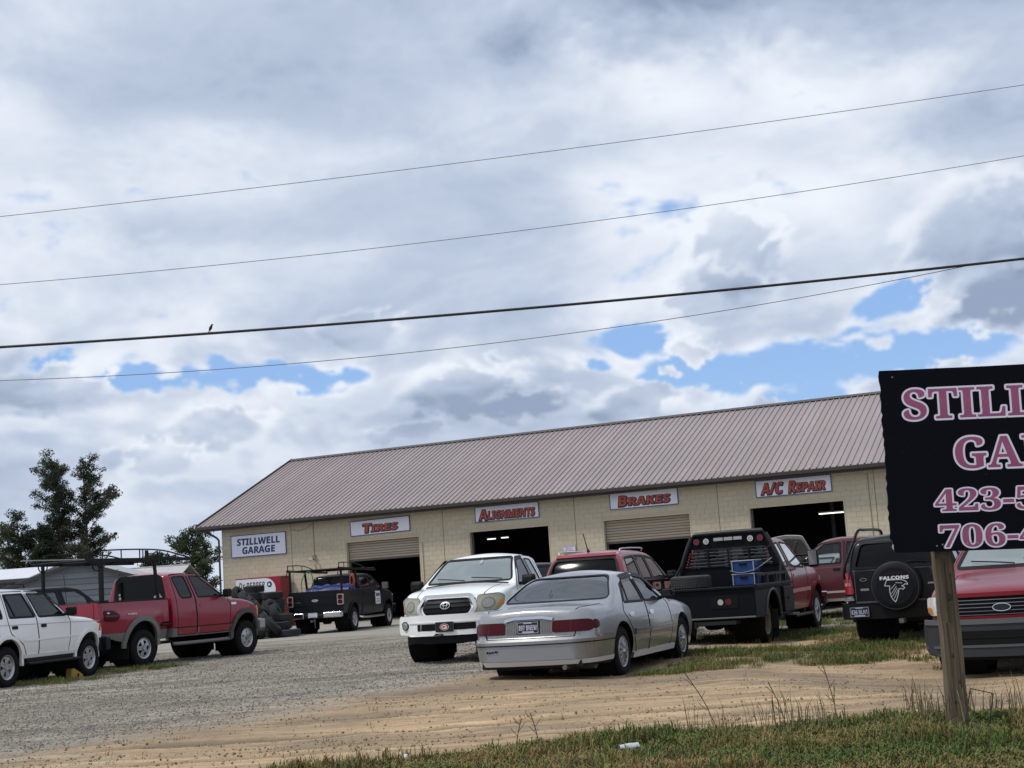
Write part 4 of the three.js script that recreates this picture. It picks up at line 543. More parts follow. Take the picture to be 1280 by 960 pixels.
{ // white off-road wagon at the left edge
  const t = thing('off_road_wagon', 'white four-door off-road wagon cut off by the left edge, yellow chock at its front wheel', 'suv');
  const S = vehicle(t, { paint: paints.white, x0: -1.0, x1: 3.38, wb: 2.675, hw0: 0.85, roofHW: 0.62, roofY: 1.72, r: 0.09, rp: 0.1, bendF: 0.16, bendR: 0.05, seed: 3, dust: 0.35, wear: 0.15,
    top: [[-1.0, 1.05], [-0.985, 1.3], [-0.88, 1.62], [-0.78, 1.70], [-0.2, 1.74], [0.6, 1.745], [1.15, 1.715], [1.34, 1.66], [2.02, 1.235], [2.06, 1.215], [2.6, 1.165], [3.05, 1.09], [3.25, 1.03], [3.34, 0.97], [3.38, 0.86]],
    belt: [[-1, 1.18], [2.0, 1.175], [3.4, 1.15]], hw: [[-1, 0.83], [0.5, 0.85], [2.6, 0.85], [3.38, 0.80]], sill: [[-1, 0.52], [-0.5, 0.5], [0.6, 0.47], [2, 0.47], [3, 0.52], [3.38, 0.56]],
    archR: 0.45, archY: 0.40, wheel: { R: 0.355, w: 0.245, rim: 0.215, style: { n: 5, spoke: 0.5, inner: 0.55, dish: 0.6, cone: 0.0, nuts: 6 } }, flare: { w: 0.06, t: 0.022 }, sideGlass: G.tint, sealMat: M.trim, seal: 0.025,
    hood: { x0: 2.1, x1: 3.28, z: 0.72, k: 0.93 }, windshield: { zb: 0.72, yb: 1.25, zt: 0.60, yt: 1.64, x0: 1.3, x1: 2.03 }, backlight: { zb: 0.62, yb: 1.2, zt: 0.54, yt: 1.6, x0: -1, x1: -0.8 },
    doors: [{ poly: [[0.98, 0.5], [1.95, 0.5], [2.02, 1.1], [1.95, 1.19], [1.42, 1.655], [0.78, 1.68], [0.92, 1.2]], handle: [1.12, 1.03] }, { poly: [[0.47, 0.72], [0.6, 0.5], [0.97, 0.5], [0.91, 1.2], [0.74, 1.68], [0.06, 1.67], [0.03, 1.15], [0.1, 0.92]], handle: [0.22, 1.03] }],
    windows: [{ poly: [[1.0, 1.195], [1.84, 1.195], [1.40, 1.615], [0.83, 1.645]], glass: G.clear }, { poly: [[0.10, 1.205], [0.88, 1.2], [0.70, 1.645], [0.12, 1.63]], glass: G.dark, pillar: [[0.27, 1.205], [0.30, 1.205], [0.18, 1.63], [0.15, 1.63]] }, { poly: [[-0.82, 1.21], [-0.1, 1.205], [-0.1, 1.63], [-0.72, 1.6]], glass: G.dark }],
    lines: [{ name: 'side_moulding', pts: [[0.5, 0.78], [2.26, 0.80]], w: 0.03, t: 0.012, mat: paints.white }, { name: 'rocker_panel', pts: [[0.5, 0.5], [2.2, 0.5]], w: 0.06, t: 0.02, mat: M.white }, { name: 'body_crease', pts: [[-0.9, 1.09], [3.2, 1.04]], w: 0.012, t: 0.003, mat: mat(0.35, 0.35, 0.35, 0.5) }],
    sidePatches: [{ name: 'turn_signal', poly: [[3.1, 0.86], [3.36, 0.82], [3.38, 0.95], [3.2, 0.99]], mat: M.amber }],
    mirror: { at: [1.86, 1.2], out: 0.15, w: 0.22, h: 0.17 }, cabin: { x0: 0, x1: 2.0, floor: 0.5, dash: 1.2, seat: 0.85, rows: [1.15, 0.25], mat: M.greycloth } });
  for (const sg of [1, -1]) obj('running_board', [bevelBox(1.7, 0.05, 0.16, 1.35, 0.37, sg * 0.86), rod([0.7, 0.42, sg * 0.6], [0.7, 0.37, sg * 0.86], 0.02), rod([2, 0.42, sg * 0.6], [2, 0.37, sg * 0.86], 0.02), bevelBox(1.5, 0.09, 0.06, 1.35, 0.43, sg * 0.78)], M.satin, t);
  obj('bumper', [patch(roundPoly(rect(-0.82, 0.82, 0.42, 0.72), 0.05), S.front, 0.1, 0.2), ...[1, -1].map((sg) => bevelBox(0.42, 0.26, 0.06, 3.27, 0.58, sg * 0.8, 0.03))], M.satin, t);
  for (const z of [0.56, -0.56]) obj('headlight', patch(roundPoly(rect(z - 0.17, z + 0.17, 0.78, 0.94), 0.03), S.front, 0.012, 0.03), M.lens, t);
  obj('grille', patch(roundPoly(rect(-0.36, 0.36, 0.78, 0.94), 0.03), S.front, 0.012, 0.03), M.black, t);
  for (const z of [0.55, -0.55]) obj('roof_rail', [tube([[-0.7, 1.73, z], [-0.6, 1.79, z], [0.8, 1.81, z], [0.95, 1.74, z]], 0.017, 24, 6)], M.satin, t);
  obj('roof_rack_bar', [rod([-0.4, 1.8, -0.55], [-0.4, 1.8, 0.55], 0.015), rod([0.5, 1.805, -0.55], [0.5, 1.805, 0.55], 0.015)], M.satin, t);
  obj('antenna', rod([2.1, 1.18, 0.74], [1.95, 1.95, 0.76], 0.005, 5), M.black, t);
  obj('mud_flap', [1, -1].map((sg) => bx(0.015, 0.26, 0.2, -0.42, 0.33, sg * 0.72)), M.rubber, t);
  for (const sg of [1, -1]) obj('tail_light', patch(roundPoly(rect(sg * 0.74 - 0.09, sg * 0.74 + 0.09, 0.85, 1.15), 0.03), S.rear, 0.012, 0.03), M.red, t);
  park(t, -9.22, 25.79, 14.5, 0, 0.83);
}
function bedOf(t, s) { // a pickup box: outer skins, inner walls, floor, rails, tailgate
  const S = shell({ ...s.body, x0: s.x0, x1: s.x1, top: [[s.x0, s.rail + 0.02], [s.x1, s.rail + 0.02]], crown: [[s.x0, 0.001], [s.x1, 0.001]], belt: [[s.x0, s.rail + 0.1], [s.x1, s.rail + 0.1]], roofY: 3, roofHW: 0.5, r: 0.02, rp: s.rpF ?? 0.02, rpR: s.rpR ?? 0.08, bendF: 0, bendR: s.bendR ?? 0.02 });
  let body = S.soup, aR = s.archR, aY = s.archY;
  for (const sg of [1, -1]) { [, body] = body.cut(circle(0, aY, aR, 36), sideProj, (q) => q.every((v) => v[2] * sg > 0.3)); [, body] = body.cut(rect(-aR * 0.985, aR * 0.985, -1, aY), sideProj, (q) => q.every((v) => v[2] * sg > 0.3)); }
  const iw = s.inner ?? s.body.hw0 - 0.14;
  const [, noTop] = body.cut(rect(s.x0 + 0.07, s.x1 - 0.05, -iw, iw), planProj, (q) => q.every((v) => v[4] > 0.6)); body = noTop;
  let [claddingS, rest] = s.cladding ? body.cut(rect(S.x0 - 1, S.x1 + 1, 0, s.cladding.y), sideProj, (a) => a.every((v) => Math.abs(v[2]) > 0.35)) : [null, body];
  if (claddingS) obj('bed_cladding', claddingS.geo(), s.cladding.mat, t);
  const [gate, sides] = rest.filter((q) => q.every((v) => v[3] < -0.5) && q.every((v) => Math.abs(v[2]) < s.gateZ));
  obj('bed_side', tinted(sides, s.paint, s.dust, s.seed, 0.1), s.paint, t);
  const tg = obj('tailgate', tinted(gate, s.paint, s.dust, s.seed, 0.1), s.paint, t);
  obj('tailgate_seam', [strip([[s.gateZ, s.gateY], [s.gateZ, s.rail]], S.rear, 0.014, 0.002, 0.004), strip([[-s.gateZ, s.gateY], [-s.gateZ, s.rail]], S.rear, 0.014, 0.002, 0.004)], M.dark, tg);
  const L = s.x1 - s.x0, fy = s.floor ?? 0.78, H = s.rail - fy;
  obj('bed_liner', [bx(L - 0.1, 0.04, iw * 2, (s.x0 + s.x1) / 2, fy, 0), ...[1, -1].map((sg) => bx(L - 0.1, H - 0.01, 0.03, (s.x0 + s.x1) / 2, fy + H / 2, sg * (iw + 0.004))), bx(0.03, H - 0.01, iw * 2, s.x1 - 0.06, fy + H / 2, 0), bx(0.03, H - 0.01, iw * 2, s.x0 + 0.075, fy + H / 2, 0)], s.liner ?? M.dark, t);
  obj('bed_rail_cap', [...[1, -1].map((sg) => bx(L - 0.02, 0.022, 0.1, (s.x0 + s.x1) / 2, s.rail + 0.018, sg * (s.railZ ?? s.body.hw0 - 0.1), 0.008)), bx(0.07, 0.022, iw * 2 - 0.1, s.x0 + 0.05, s.rail + 0.018, 0, 0.008)], s.capMat ?? M.satin, t);
  for (const sg of [1, -1]) { const li = new THREE.CylinderGeometry(aR + 0.02, aR + 0.02, 0.45, 24, 1, true, Math.PI * 0.5 - 0.25, Math.PI + 0.5); li.rotateX(Math.PI / 2); li.rotateZ(Math.PI); li.translate(0, aY, sg * (s.body.hw0 - 0.3)); obj('wheel_well', [li, bx(aR * 1.9, aR * 1.4, 0.02, 0, aY, sg * (s.body.hw0 - 0.53))], M.dark, t);
    if (s.flare) obj('wheel_arch_trim', strip(circle(0, aY, aR + (s.flare.w / 2 - 0.01), 26, -0.1, Math.PI + 0.1), S.side(sg), s.flare.w, s.flare.t, s.flare.t + 0.03), s.flare.mat ?? s.paint, t); addWheel(t, 0, sg * (s.track ?? s.body.hw0 * 2 - 0.28) / 2, s.wheel, rr(0, 6)); }
  obj('rear_frame', [bx(L + 0.3, 0.16, 0.1, (s.x0 + s.x1) / 2, fy - 0.18, 0.42), bx(L + 0.3, 0.16, 0.1, (s.x0 + s.x1) / 2, fy - 0.18, -0.42), rod([0, s.wheel.R, -s.body.hw0 + 0.3], [0, s.wheel.R, s.body.hw0 - 0.3], 0.06), bx(0.3, 0.26, 0.28, 0, s.wheel.R, 0, 0.08), rod([s.x0 + 0.1, 0.5, 0.5], [s.x1, 0.5, 0.45], 0.035), bx(0.5, 0.18, 0.9, s.x0 + 0.25, fy - 0.2, 0)], M.under, t);
  return S;
}
const pickupBase = (o = {}) => ({ rp: 0.14, rpR: 0.05, r: 0.08, bendR: 0.02, bendF: 0.14, tuckS: 0.05, ...o });
{ // red step-side pickup with an overhead rack
  const t = thing('pickup_truck', 'red extended-cab step-side pickup with black ladder rack, parked behind the white wagon', 'pickup');
  const w = { R: 0.39, w: 0.27, rim: 0.215, style: st5wide }, flare = { w: 0.11, t: 0.035, mat: claddingGrey }, clad = { y: 0.74, mat: claddingGrey };
  const S = vehicle(t, pickupBase({ paint: paints.red, x0: 0.98, x1: 4.22, wb: 3.53, axles: [3.53, 3.53], hw0: 0.98, roofHW: 0.70, roofY: 1.97, seed: 8, dust: 0.3, wear: 0.15, rpR: 0.05,
    top: [[0.98, 1.90], [1.0, 1.94], [1.08, 1.965], [1.5, 1.995], [1.95, 1.975], [2.12, 1.92], [2.86, 1.40], [2.92, 1.375], [3.4, 1.335], [3.85, 1.25], [4.05, 1.16], [4.15, 1.06], [4.22, 0.92]],
    belt: [[1, 1.36], [2.9, 1.36], [4.2, 1.3]], hw: [[0.98, 0.96], [2, 0.98], [3.6, 0.98], [4.22, 0.92]], sill: [[0.98, 0.55], [3, 0.55], [3.9, 0.56], [4.22, 0.6]], crown: [[0.98, 0.05], [2.0, 0.05], [2.9, 0.05], [4.2, 0.06]],
    archR: 0.5, archY: 0.47, wheel: w, flare, cladding: clad, sideGlass: G.tint, hood: { x0: 2.98, x1: 4.1, z: 0.74, k: 0.9 },
    windshield: { zb: 0.80, yb: 1.42, zt: 0.64, yt: 1.885, x0: 2.05, x1: 2.9 }, backlight: { zb: 0.70, yb: 1.38, zt: 0.60, yt: 1.88, x0: 0.9, x1: 1.1, vertical: true, glass: G.blackout, seal: 0.06, r: 0.12 },
    doors: [{ poly: [[1.78, 0.58], [2.92, 0.58], [2.95, 1.2], [2.84, 1.37], [2.1, 1.9], [1.68, 1.93], [1.75, 1.38]], handle: [1.95, 1.2] }, { poly: [[1.12, 0.58], [1.76, 0.58], [1.73, 1.38], [1.66, 1.93], [1.14, 1.92], [1.1, 1.4]] }],
    windows: [{ poly: [[1.84, 1.385], [2.72, 1.385], [2.08, 1.865], [1.76, 1.885]], glass: G.tint }, { poly: [[1.26, 1.385], [1.66, 1.385], [1.60, 1.885], [1.18, 1.87]], glass: G.dark, r: 0.09 }],
    lines: [{ name: 'cladding_edge', pts: [[1.0, 0.745], [3.0, 0.745]], w: 0.02, t: 0.008, mat: M.satin }], mirror: { at: [2.66, 1.38], out: 0.18, w: 0.22, h: 0.19 }, handleMat: paints.red,
    sidePatches: [{ name: 'turn_signal', poly: roundPoly([[3.98, 0.92], [4.16, 0.9], [4.18, 1.08], [4.08, 1.12]], 0.03), mat: M.amber }, { name: 'fender_badge', poly: rect(2.98, 3.16, 1.17, 1.22, 0.01), mat: M.chrome, off: 0.008 }],
    cabin: { x0: 1.1, x1: 2.85, floor: 0.62, dash: 1.36, seat: 1.0, rows: [2.05, 1.62], mat: M.cloth } }));
  const B = bedOf(t, { x0: -1.2, x1: 0.94, rail: 1.37, body: { hw0: 0.97, hw: [[-1.2, 0.88], [0.94, 0.88]], sill: [[-1.2, 0.72], [-0.5, 0.55], [0.94, 0.55]], tuckS: 0.06, bump: (x, y) => { const a = Math.exp(-Math.pow(Math.abs(x + 0.2) / 0.82, 4)), b = 1 - sst(1.06, 1.26, y); return 0.095 * a * b - 0.05 * sst(0.62, 0.72, x) * (1 - sst(0.84, 0.9, y)); } }, archR: 0.5, archY: 0.47, wheel: w, flare, cladding: clad, gateZ: 0.7, gateY: 0.8, paint: paints.red, dust: 0.3, seed: 8, railZ: 0.82, inner: 0.74, track: 1.69, capMat: M.satin, rpR: 0.06 });
  for (const sg of [1, -1]) { const q = obj('tail_light', patch(roundPoly([[-1.12, 1.0], [-0.8, 0.99], [-0.70, 1.06], [-0.72, 1.16], [-0.84, 1.22], [-1.12, 1.22]], 0.06), B.side(sg), 0.014, 0.03, 2), M.red, t); obj('lens_band', strip([[-1.1, 1.10], [-0.74, 1.10]], B.side(sg), 0.025, 0.018, 0.006), mat(0.09, 0.004, 0.007, 0.3), q); obj('reversing_lamp', patch(oval(-1.0, 1.165, 0.035, 0.018), B.side(sg), 0.02, 0.01, 0), M.lens, q);
    obj('bed_step', bevelBox(0.3, 0.06, 0.16, 0.77, 0.84, sg * 0.86), M.satin, t); obj('step_tube', tube([[1.1, 0.42, sg * 0.8], [1.2, 0.40, sg * 0.9], [2.9, 0.40, sg * 0.9], [3.0, 0.42, sg * 0.8]], 0.04, 20, 8), claddingGrey, t); obj('mud_flap', bx(0.015, 0.34, 0.28, -0.5, 0.36, sg * 0.84), M.rubber, t); }
  for (const [k, x] of [[0, -0.42], [1, -0.34], [2, -0.28], [3, -0.21]]) obj('badge_letter', patch(rect(x - 0.028, x + 0.028, 1.10, 1.135, 0.01), B.side(1), 0.01, 0.01, 0), mat(0.5, 0.35, 0.36, 0.4), t);
  obj('rear_bumper', [bx(0.16, 0.17, 1.8, -1.32, 0.62, 0, 0.03), bx(0.3, 0.12, 0.06, -1.2, 0.64, 0.88, 0.02), bx(0.3, 0.12, 0.06, -1.2, 0.64, -0.88, 0.02)], M.satin, t);
  obj('tow_hitch', [bx(0.3, 0.08, 0.08, -1.35, 0.46, 0), cyl(0.02, 0.02, 0.2, 6, -1.42, 0.4, 0.2)], M.steel, t);
  obj('front_bumper', [patch(roundPoly(rect(-0.92, 0.92, 0.55, 0.8), 0.05), S.front, 0.09, 0.2), ...[1, -1].map((sg) => bevelBox(0.35, 0.2, 0.05, 4.13, 0.68, sg * 0.9, 0.02))], mat(0.45, 0.45, 0.45, 0.35, 0.6), t);
  obj('grille', patch(roundPoly(rect(-0.5, 0.5, 0.84, 1.06), 0.04), S.front, 0.02, 0.03), M.black, t);
  for (const z of [0.7, -0.7]) obj('headlight', patch(roundPoly(rect(z - 0.17, z + 0.17, 0.86, 1.06), 0.04), S.front, 0.015, 0.03), M.lens, t);
  for (const [y, z, r] of [[1.47, 0.56, 0.05], [1.42, 0.48, 0.06], [1.43, 0.62, 0.03], [1.46, -0.55, 0.035], [1.54, -0.56, 0.03]]) obj('window_sticker', patch(circle(z, y, r, 14), B ? S.rear : S.rear, 0.006, 0.004, 0), mat(0.42, 0.42, 0.42, 0.6), t);
  // rack: four posts, two side rails with upper guard rails, cross bars
  const rk = M.satin, RZ = 0.82;
  for (const sg of [1, -1]) for (const x of [-1.05, 0.66]) { obj('rack_post', [bar([x, 1.39, sg * RZ], [x - (x > 0 && sg > 0 ? 0.1 : 0), 2.24, sg * RZ], 0.055, 0.055), bx(0.22, 0.03, 0.12, x, 1.41, sg * RZ)], rk, t); obj('rack_gusset', [new THREE.TorusGeometry(0.13, 0.014, 6, 16, Math.PI).rotateZ(Math.PI).translate(x - (x > 0 ? 0.1 : 0), 2.24, sg * RZ)], rk, t); }
  for (const sg of [1, -1]) { obj('rack_rail', [bar([-1.5, 2.27, sg * RZ], [1.75, 2.25, sg * RZ], 0.05, 0.07)], rk, t); obj('rack_guard_rail', [tube([[-1.02, 2.28, sg * RZ], [-1.0, 2.42, sg * RZ], [-0.85, 2.47, sg * RZ], [0.7, 2.46, sg * RZ], [1.75, 2.28, sg * RZ]], 0.017, 40, 6), ...[-0.45, 0.12, 0.22, 0.68].map((x) => rod([x, 2.28, sg * RZ], [x, 2.465, sg * RZ], 0.014)), bx(0.1, 0.17, 0.02, 0.17 + 0.17, 2.37, sg * RZ)], rk, t); }
  for (const x of [-1.42, -0.5, 0.3, 1.0, 1.7]) obj('rack_cross_bar', rod([x, 2.27, -RZ], [x, 2.27, RZ], 0.022), rk, t);
  const L = thing('lumber_pole', 'long grey pole lying along the far side of the red pickup\'s rack', 'pole'); obj('pole', rod([-1.75, 2.36, -0.72], [0.9, 2.36, -0.70], 0.016), mat(0.3, 0.29, 0.27, 0.8), L);
  park(t, -8.17, 30.95, 26.7, 0, 0.96); L.position.copy(t.position); L.rotation.copy(t.rotation);
}
{ // silver saloon, rear three-quarter view
  const t = thing('sedan', 'dusty silver four-door sedan seen from behind with tinted rear window', 'car');
  const w = { R: 0.33, w: 0.215, rim: 0.205, style: st10 }, P_ = paints.silver;
  const S = vehicle(t, { paint: P_, x0: -1.18, x1: 3.88, wb: 2.85, hw0: 0.93, roofHW: 0.60, roofY: 1.42, r: 0.11, rp: 0.3, rpR: 0.24, bendF: 0.3, bendR: 0.14, seed: 21, dust: 0.34, wear: 0.35, tuckS: 0.07, tuckB: 0.06, crease: 0.45, tailP: (y) => 0.055 * sst(0.62, 0.54, y) - 0.06 * sst(0.62, 0.95, y) - 0.03 * sst(0.34, 0.24, y),
    top: [[-1.18, 0.90], [-1.165, 0.945], [-1.12, 0.975], [-1.0, 0.995], [-0.6, 1.01], [-0.36, 1.02], [-0.30, 1.03], [0.42, 1.375], [0.62, 1.425], [0.95, 1.45], [1.3, 1.44], [1.52, 1.40], [1.62, 1.36], [2.32, 1.04], [2.40, 1.02], [2.9, 0.975], [3.4, 0.89], [3.68, 0.80], [3.82, 0.72], [3.88, 0.62]],
    belt: [[-1.2, 0.93], [0, 0.945], [2.2, 0.93], [3.9, 0.88]], hw: [[-1.18, 0.835], [-0.8, 0.875], [-0.35, 0.905], [0.2, 0.925], [1.2, 0.93], [2.9, 0.915], [3.88, 0.86]], sill: [[-1.18, 0.27], [-0.6, 0.22], [0.5, 0.21], [2.3, 0.21], [3.3, 0.22], [3.88, 0.26]], crown: [[-1.18, 0.03], [-0.35, 0.035], [0.6, 0.06], [1.4, 0.06], [2.4, 0.06], [3.9, 0.05]],
    archR: 0.385, archY: 0.345, wheel: w, seal: 0.018, sideGlass: G.tint, hood: { x0: 2.45, x1: 3.78, z: 0.72, k: 0.85 },
    windshield: { zb: 0.72, yb: 1.06, zt: 0.56, yt: 1.345, x0: 1.55, x1: 2.4 }, backlight: { zb: 0.78, yb: 1.05, zt: 0.575, yt: 1.365, x0: -0.36, x1: 0.6, glass: G.shadow, r: 0.09, seal: 0.009 },
    doors: [{ poly: [[1.12, 0.27], [2.18, 0.27], [2.26, 0.6], [2.2, 0.9], [2.1, 0.96], [1.6, 1.315], [1.2, 1.36], [1.15, 0.95]], handle: [1.3, 0.80] }, { poly: [[0.43, 0.5], [0.55, 0.27], [1.10, 0.27], [1.13, 0.95], [1.18, 1.36], [0.62, 1.33], [0.22, 0.98], [0.12, 0.86], [0.28, 0.72]], handle: [0.42, 0.805] }],
    windows: [{ poly: [[1.18, 0.965], [2.02, 0.965], [1.56, 1.29], [1.23, 1.325]], glass: G.dark }, { poly: [[0.26, 0.975], [1.10, 0.965], [1.14, 1.325], [0.64, 1.295]], glass: G.dark, pillar: [[0.44, 0.97], [0.465, 0.97], [0.70, 1.3], [0.675, 1.3]] }],
    lines: [{ name: 'side_moulding', pts: [[0.46, 0.565], [1.09, 0.57]], w: 0.085, t: 0.016, mat: P_ }, { name: 'side_moulding', pts: [[1.13, 0.57], [2.2, 0.575]], w: 0.085, t: 0.016, mat: P_ }, { name: 'chrome_strip', pts: [[0.46, 0.58], [2.2, 0.59]], w: 0.014, t: 0.022, mat: M.chrome }, { name: 'body_crease', pts: [[0.46, 0.44], [2.2, 0.45]], w: 0.018, t: 0.006, mat: P_ }, { name: 'rocker_moulding', pts: [[0.42, 0.245], [2.4, 0.245]], w: 0.075, t: 0.02, mat: mat(0.62, 0.61, 0.58, 0.4) }],
    sidePatches: [], handleMat: M.chrome, mirror: { at: [1.98, 0.97], out: 0.12, w: 0.2, h: 0.13, mat: M.satin }, cabin: { x0: 0.2, x1: 2.25, floor: 0.3, dash: 0.98, seat: 0.48, head: 0.64, back: 0.55, rows: [1.5, 0.85], mat: M.cloth } });
  // boot lid, lamps across the tail, plate, bumper
  const rp_ = (pts, r = 0.03) => roundPoly(pts, r, 3);
  obj('trunk_seam', [strip(dense([[-0.34, 0.72], [-0.9, 0.68], [-1.12, 0.62]], 0.05, false), S.plan, 0.010, 0.004, 0.004), strip(dense([[-0.34, -0.72], [-0.9, -0.68], [-1.12, -0.62]], 0.05, false), S.plan, 0.010, 0.002, 0.004), strip(dense(roundPoly([[-0.66, 0.78], [-0.62, 0.575], [0.62, 0.575], [0.66, 0.78]], 0.12, 5).slice(6, -6), 0.05, false), S.rear, 0.012, 0.009, 0.004)], M.dark, t);
  for (const sg of [1, -1]) { const q = obj('tail_light', patch(rp_([[sg * 0.335, 0.665], [sg * 0.80, 0.665], [sg * 0.845, 0.72], [sg * 0.83, 0.785], [sg * 0.77, 0.82], [sg * 0.335, 0.82]], 0.04), S.rear, 0.020, 0.03, 3), M.red, t); obj('lens_joint', strip([[sg * 0.58, 0.667], [sg * 0.58, 0.818]], S.rear, 0.008, 0.023, 0.006), mat(0.05, 0.003, 0.005, 0.4), q);
    obj('tail_light_wrap', patch(rp_([[-1.04, 0.68], [-0.88, 0.70], [-0.83, 0.75], [-0.88, 0.80], [-1.04, 0.81]], 0.05), S.side(sg), 0.010, 0.02, 2), M.red, t);
    obj('reversing_lamp', patch(rp_([[sg * 0.165, 0.665], [sg * 0.33, 0.665], [sg * 0.33, 0.83], [sg * 0.165, 0.83]], 0.02), S.rear, 0.014, 0.03, 1), mat(0.17, 0.17, 0.165, 0.25, 0.3), t);
    for (const z of [0.20, 0.235, 0.27, 0.3]) obj('lamp_rib', strip([[sg * z, 0.675], [sg * z, 0.82]], S.rear, 0.008, 0.018, 0.006), mat(0.08, 0.08, 0.08, 0.4), t); }
  obj('plate_recess', patch(rect(-0.165, 0.165, 0.66, 0.83), S.rear, 0.008, 0.02, 1), M.trim, t);
  plate(t, S.rear(0, 0.745, 0.026).x, 0.745, 0, true, plateTex('897 BNEW', '#15172c', '#c9cbd8', '#aab0c4'), 0.3, 0.15);
  obj('plate_garnish', strip(dense([[-0.34, 0.84], [-0.2, 0.868], [0.2, 0.868], [0.34, 0.84]], 0.05, false), S.rear, 0.035, 0.03, 0.03), M.chrome, t);
  const flat = P_.clone(); flat.vertexColors = false; flat.color.setRGB(0.245, 0.245, 0.245);
  const wrapB = (y, h, o, sd) => [strip(dense([[y < 0.3 ? -0.765 : -0.828, y], [y < 0.3 ? 0.765 : 0.828, y]], 0.03, false), S.rear, h, o, o + 0.02), ...[1, -1].map((sg) => strip(dense([[y < 0.3 ? -1.07 : -1.045, y], [-0.41, y + sd]], 0.05, false), S.side(sg), h, o, o + 0.02))];
  const bm = obj('rear_bumper', wrapB(0.445, 0.25, 0.026, 0.0), flat, t);
  obj('bumper_top', wrapB(0.585, 0.035, 0.018, 0.0), flat, bm); obj('bumper_groove', wrapB(0.525, 0.014, 0.029, 0.0), M.trim, bm); obj('bumper_strip', wrapB(0.285, 0.06, 0.036, 0.0), mat(0.56, 0.55, 0.52, 0.4), bm); obj('bumper_valance', wrapB(0.245, 0.04, 0.02, 0), M.satin, bm); obj('bumper_gap', strip(dense([[-0.62, 0.606], [0.62, 0.606]], 0.06, false), S.rear, 0.014, 0.009, 0.004), M.trim, bm);
  for (const [y0, y1, z0, z1] of [[0.43, 0.46, -0.6, -0.575], [0.43, 0.455, -0.56, -0.535], [0.435, 0.46, -0.52, -0.495], [0.44, 0.465, -0.475, -0.44]]) obj('bumper_sticker', patch(rect(z0, z1, y0, y1), S.rear, 0.032, 0.003, 0), M.trim, bm);
  for (const sg of [1, -1]) { obj('headlight', patch(rp_([[sg * 0.35, 0.60], [sg * 0.78, 0.58], [sg * 0.8, 0.68], [sg * 0.4, 0.70]], 0.03), S.front, 0.012, 0.03), M.lens, t); }
  obj('front_bumper', strip(dense([[-0.86, 0.42], [0.86, 0.42]], 0.06, false), S.front, 0.22, 0.05, 0.06), bm.material, t);
  for (const sg of [1, -1]) { const mp = S.side(sg); obj('window_deflector', strip(dense([[0.66, 1.325], [1.15, 1.352]], 0.06, false), mp, 0.07, 0.026, 0.01), M.satin, t); obj('window_deflector', strip(dense([[1.22, 1.355], [1.58, 1.315], [1.86, 1.12]], 0.06, false), mp, 0.06, 0.026, 0.01), M.satin, t); }
  obj('exhaust_pipe', cyl(0.03, 0.03, 0.3, 12, -1.1, 0.22, 0.5, 'x'), M.steel, t); obj('muffler', cyl(0.1, 0.1, 0.6, 14, -0.75, 0.26, 0.45, 'z'), M.steel, t); obj('brake_light', bx(0.05, 0.03, 0.3, 0.34, 1.3, 0), mat(0.08, 0.004, 0.006, 0.4), t); obj('antenna', rod([-0.1, 1.12, -0.1], [0.02, 1.2, -0.1], 0.004, 4), M.black, t);
  obj('rear_axle', [rod([0, 0.33, -0.7], [0, 0.33, 0.7], 0.06), bx(1.3, 0.1, 1.4, -0.5, 0.27, 0)], M.under, t);
  park(t, 1.275, 19.85, 22.5, 0, 0.9, -0.105);
}
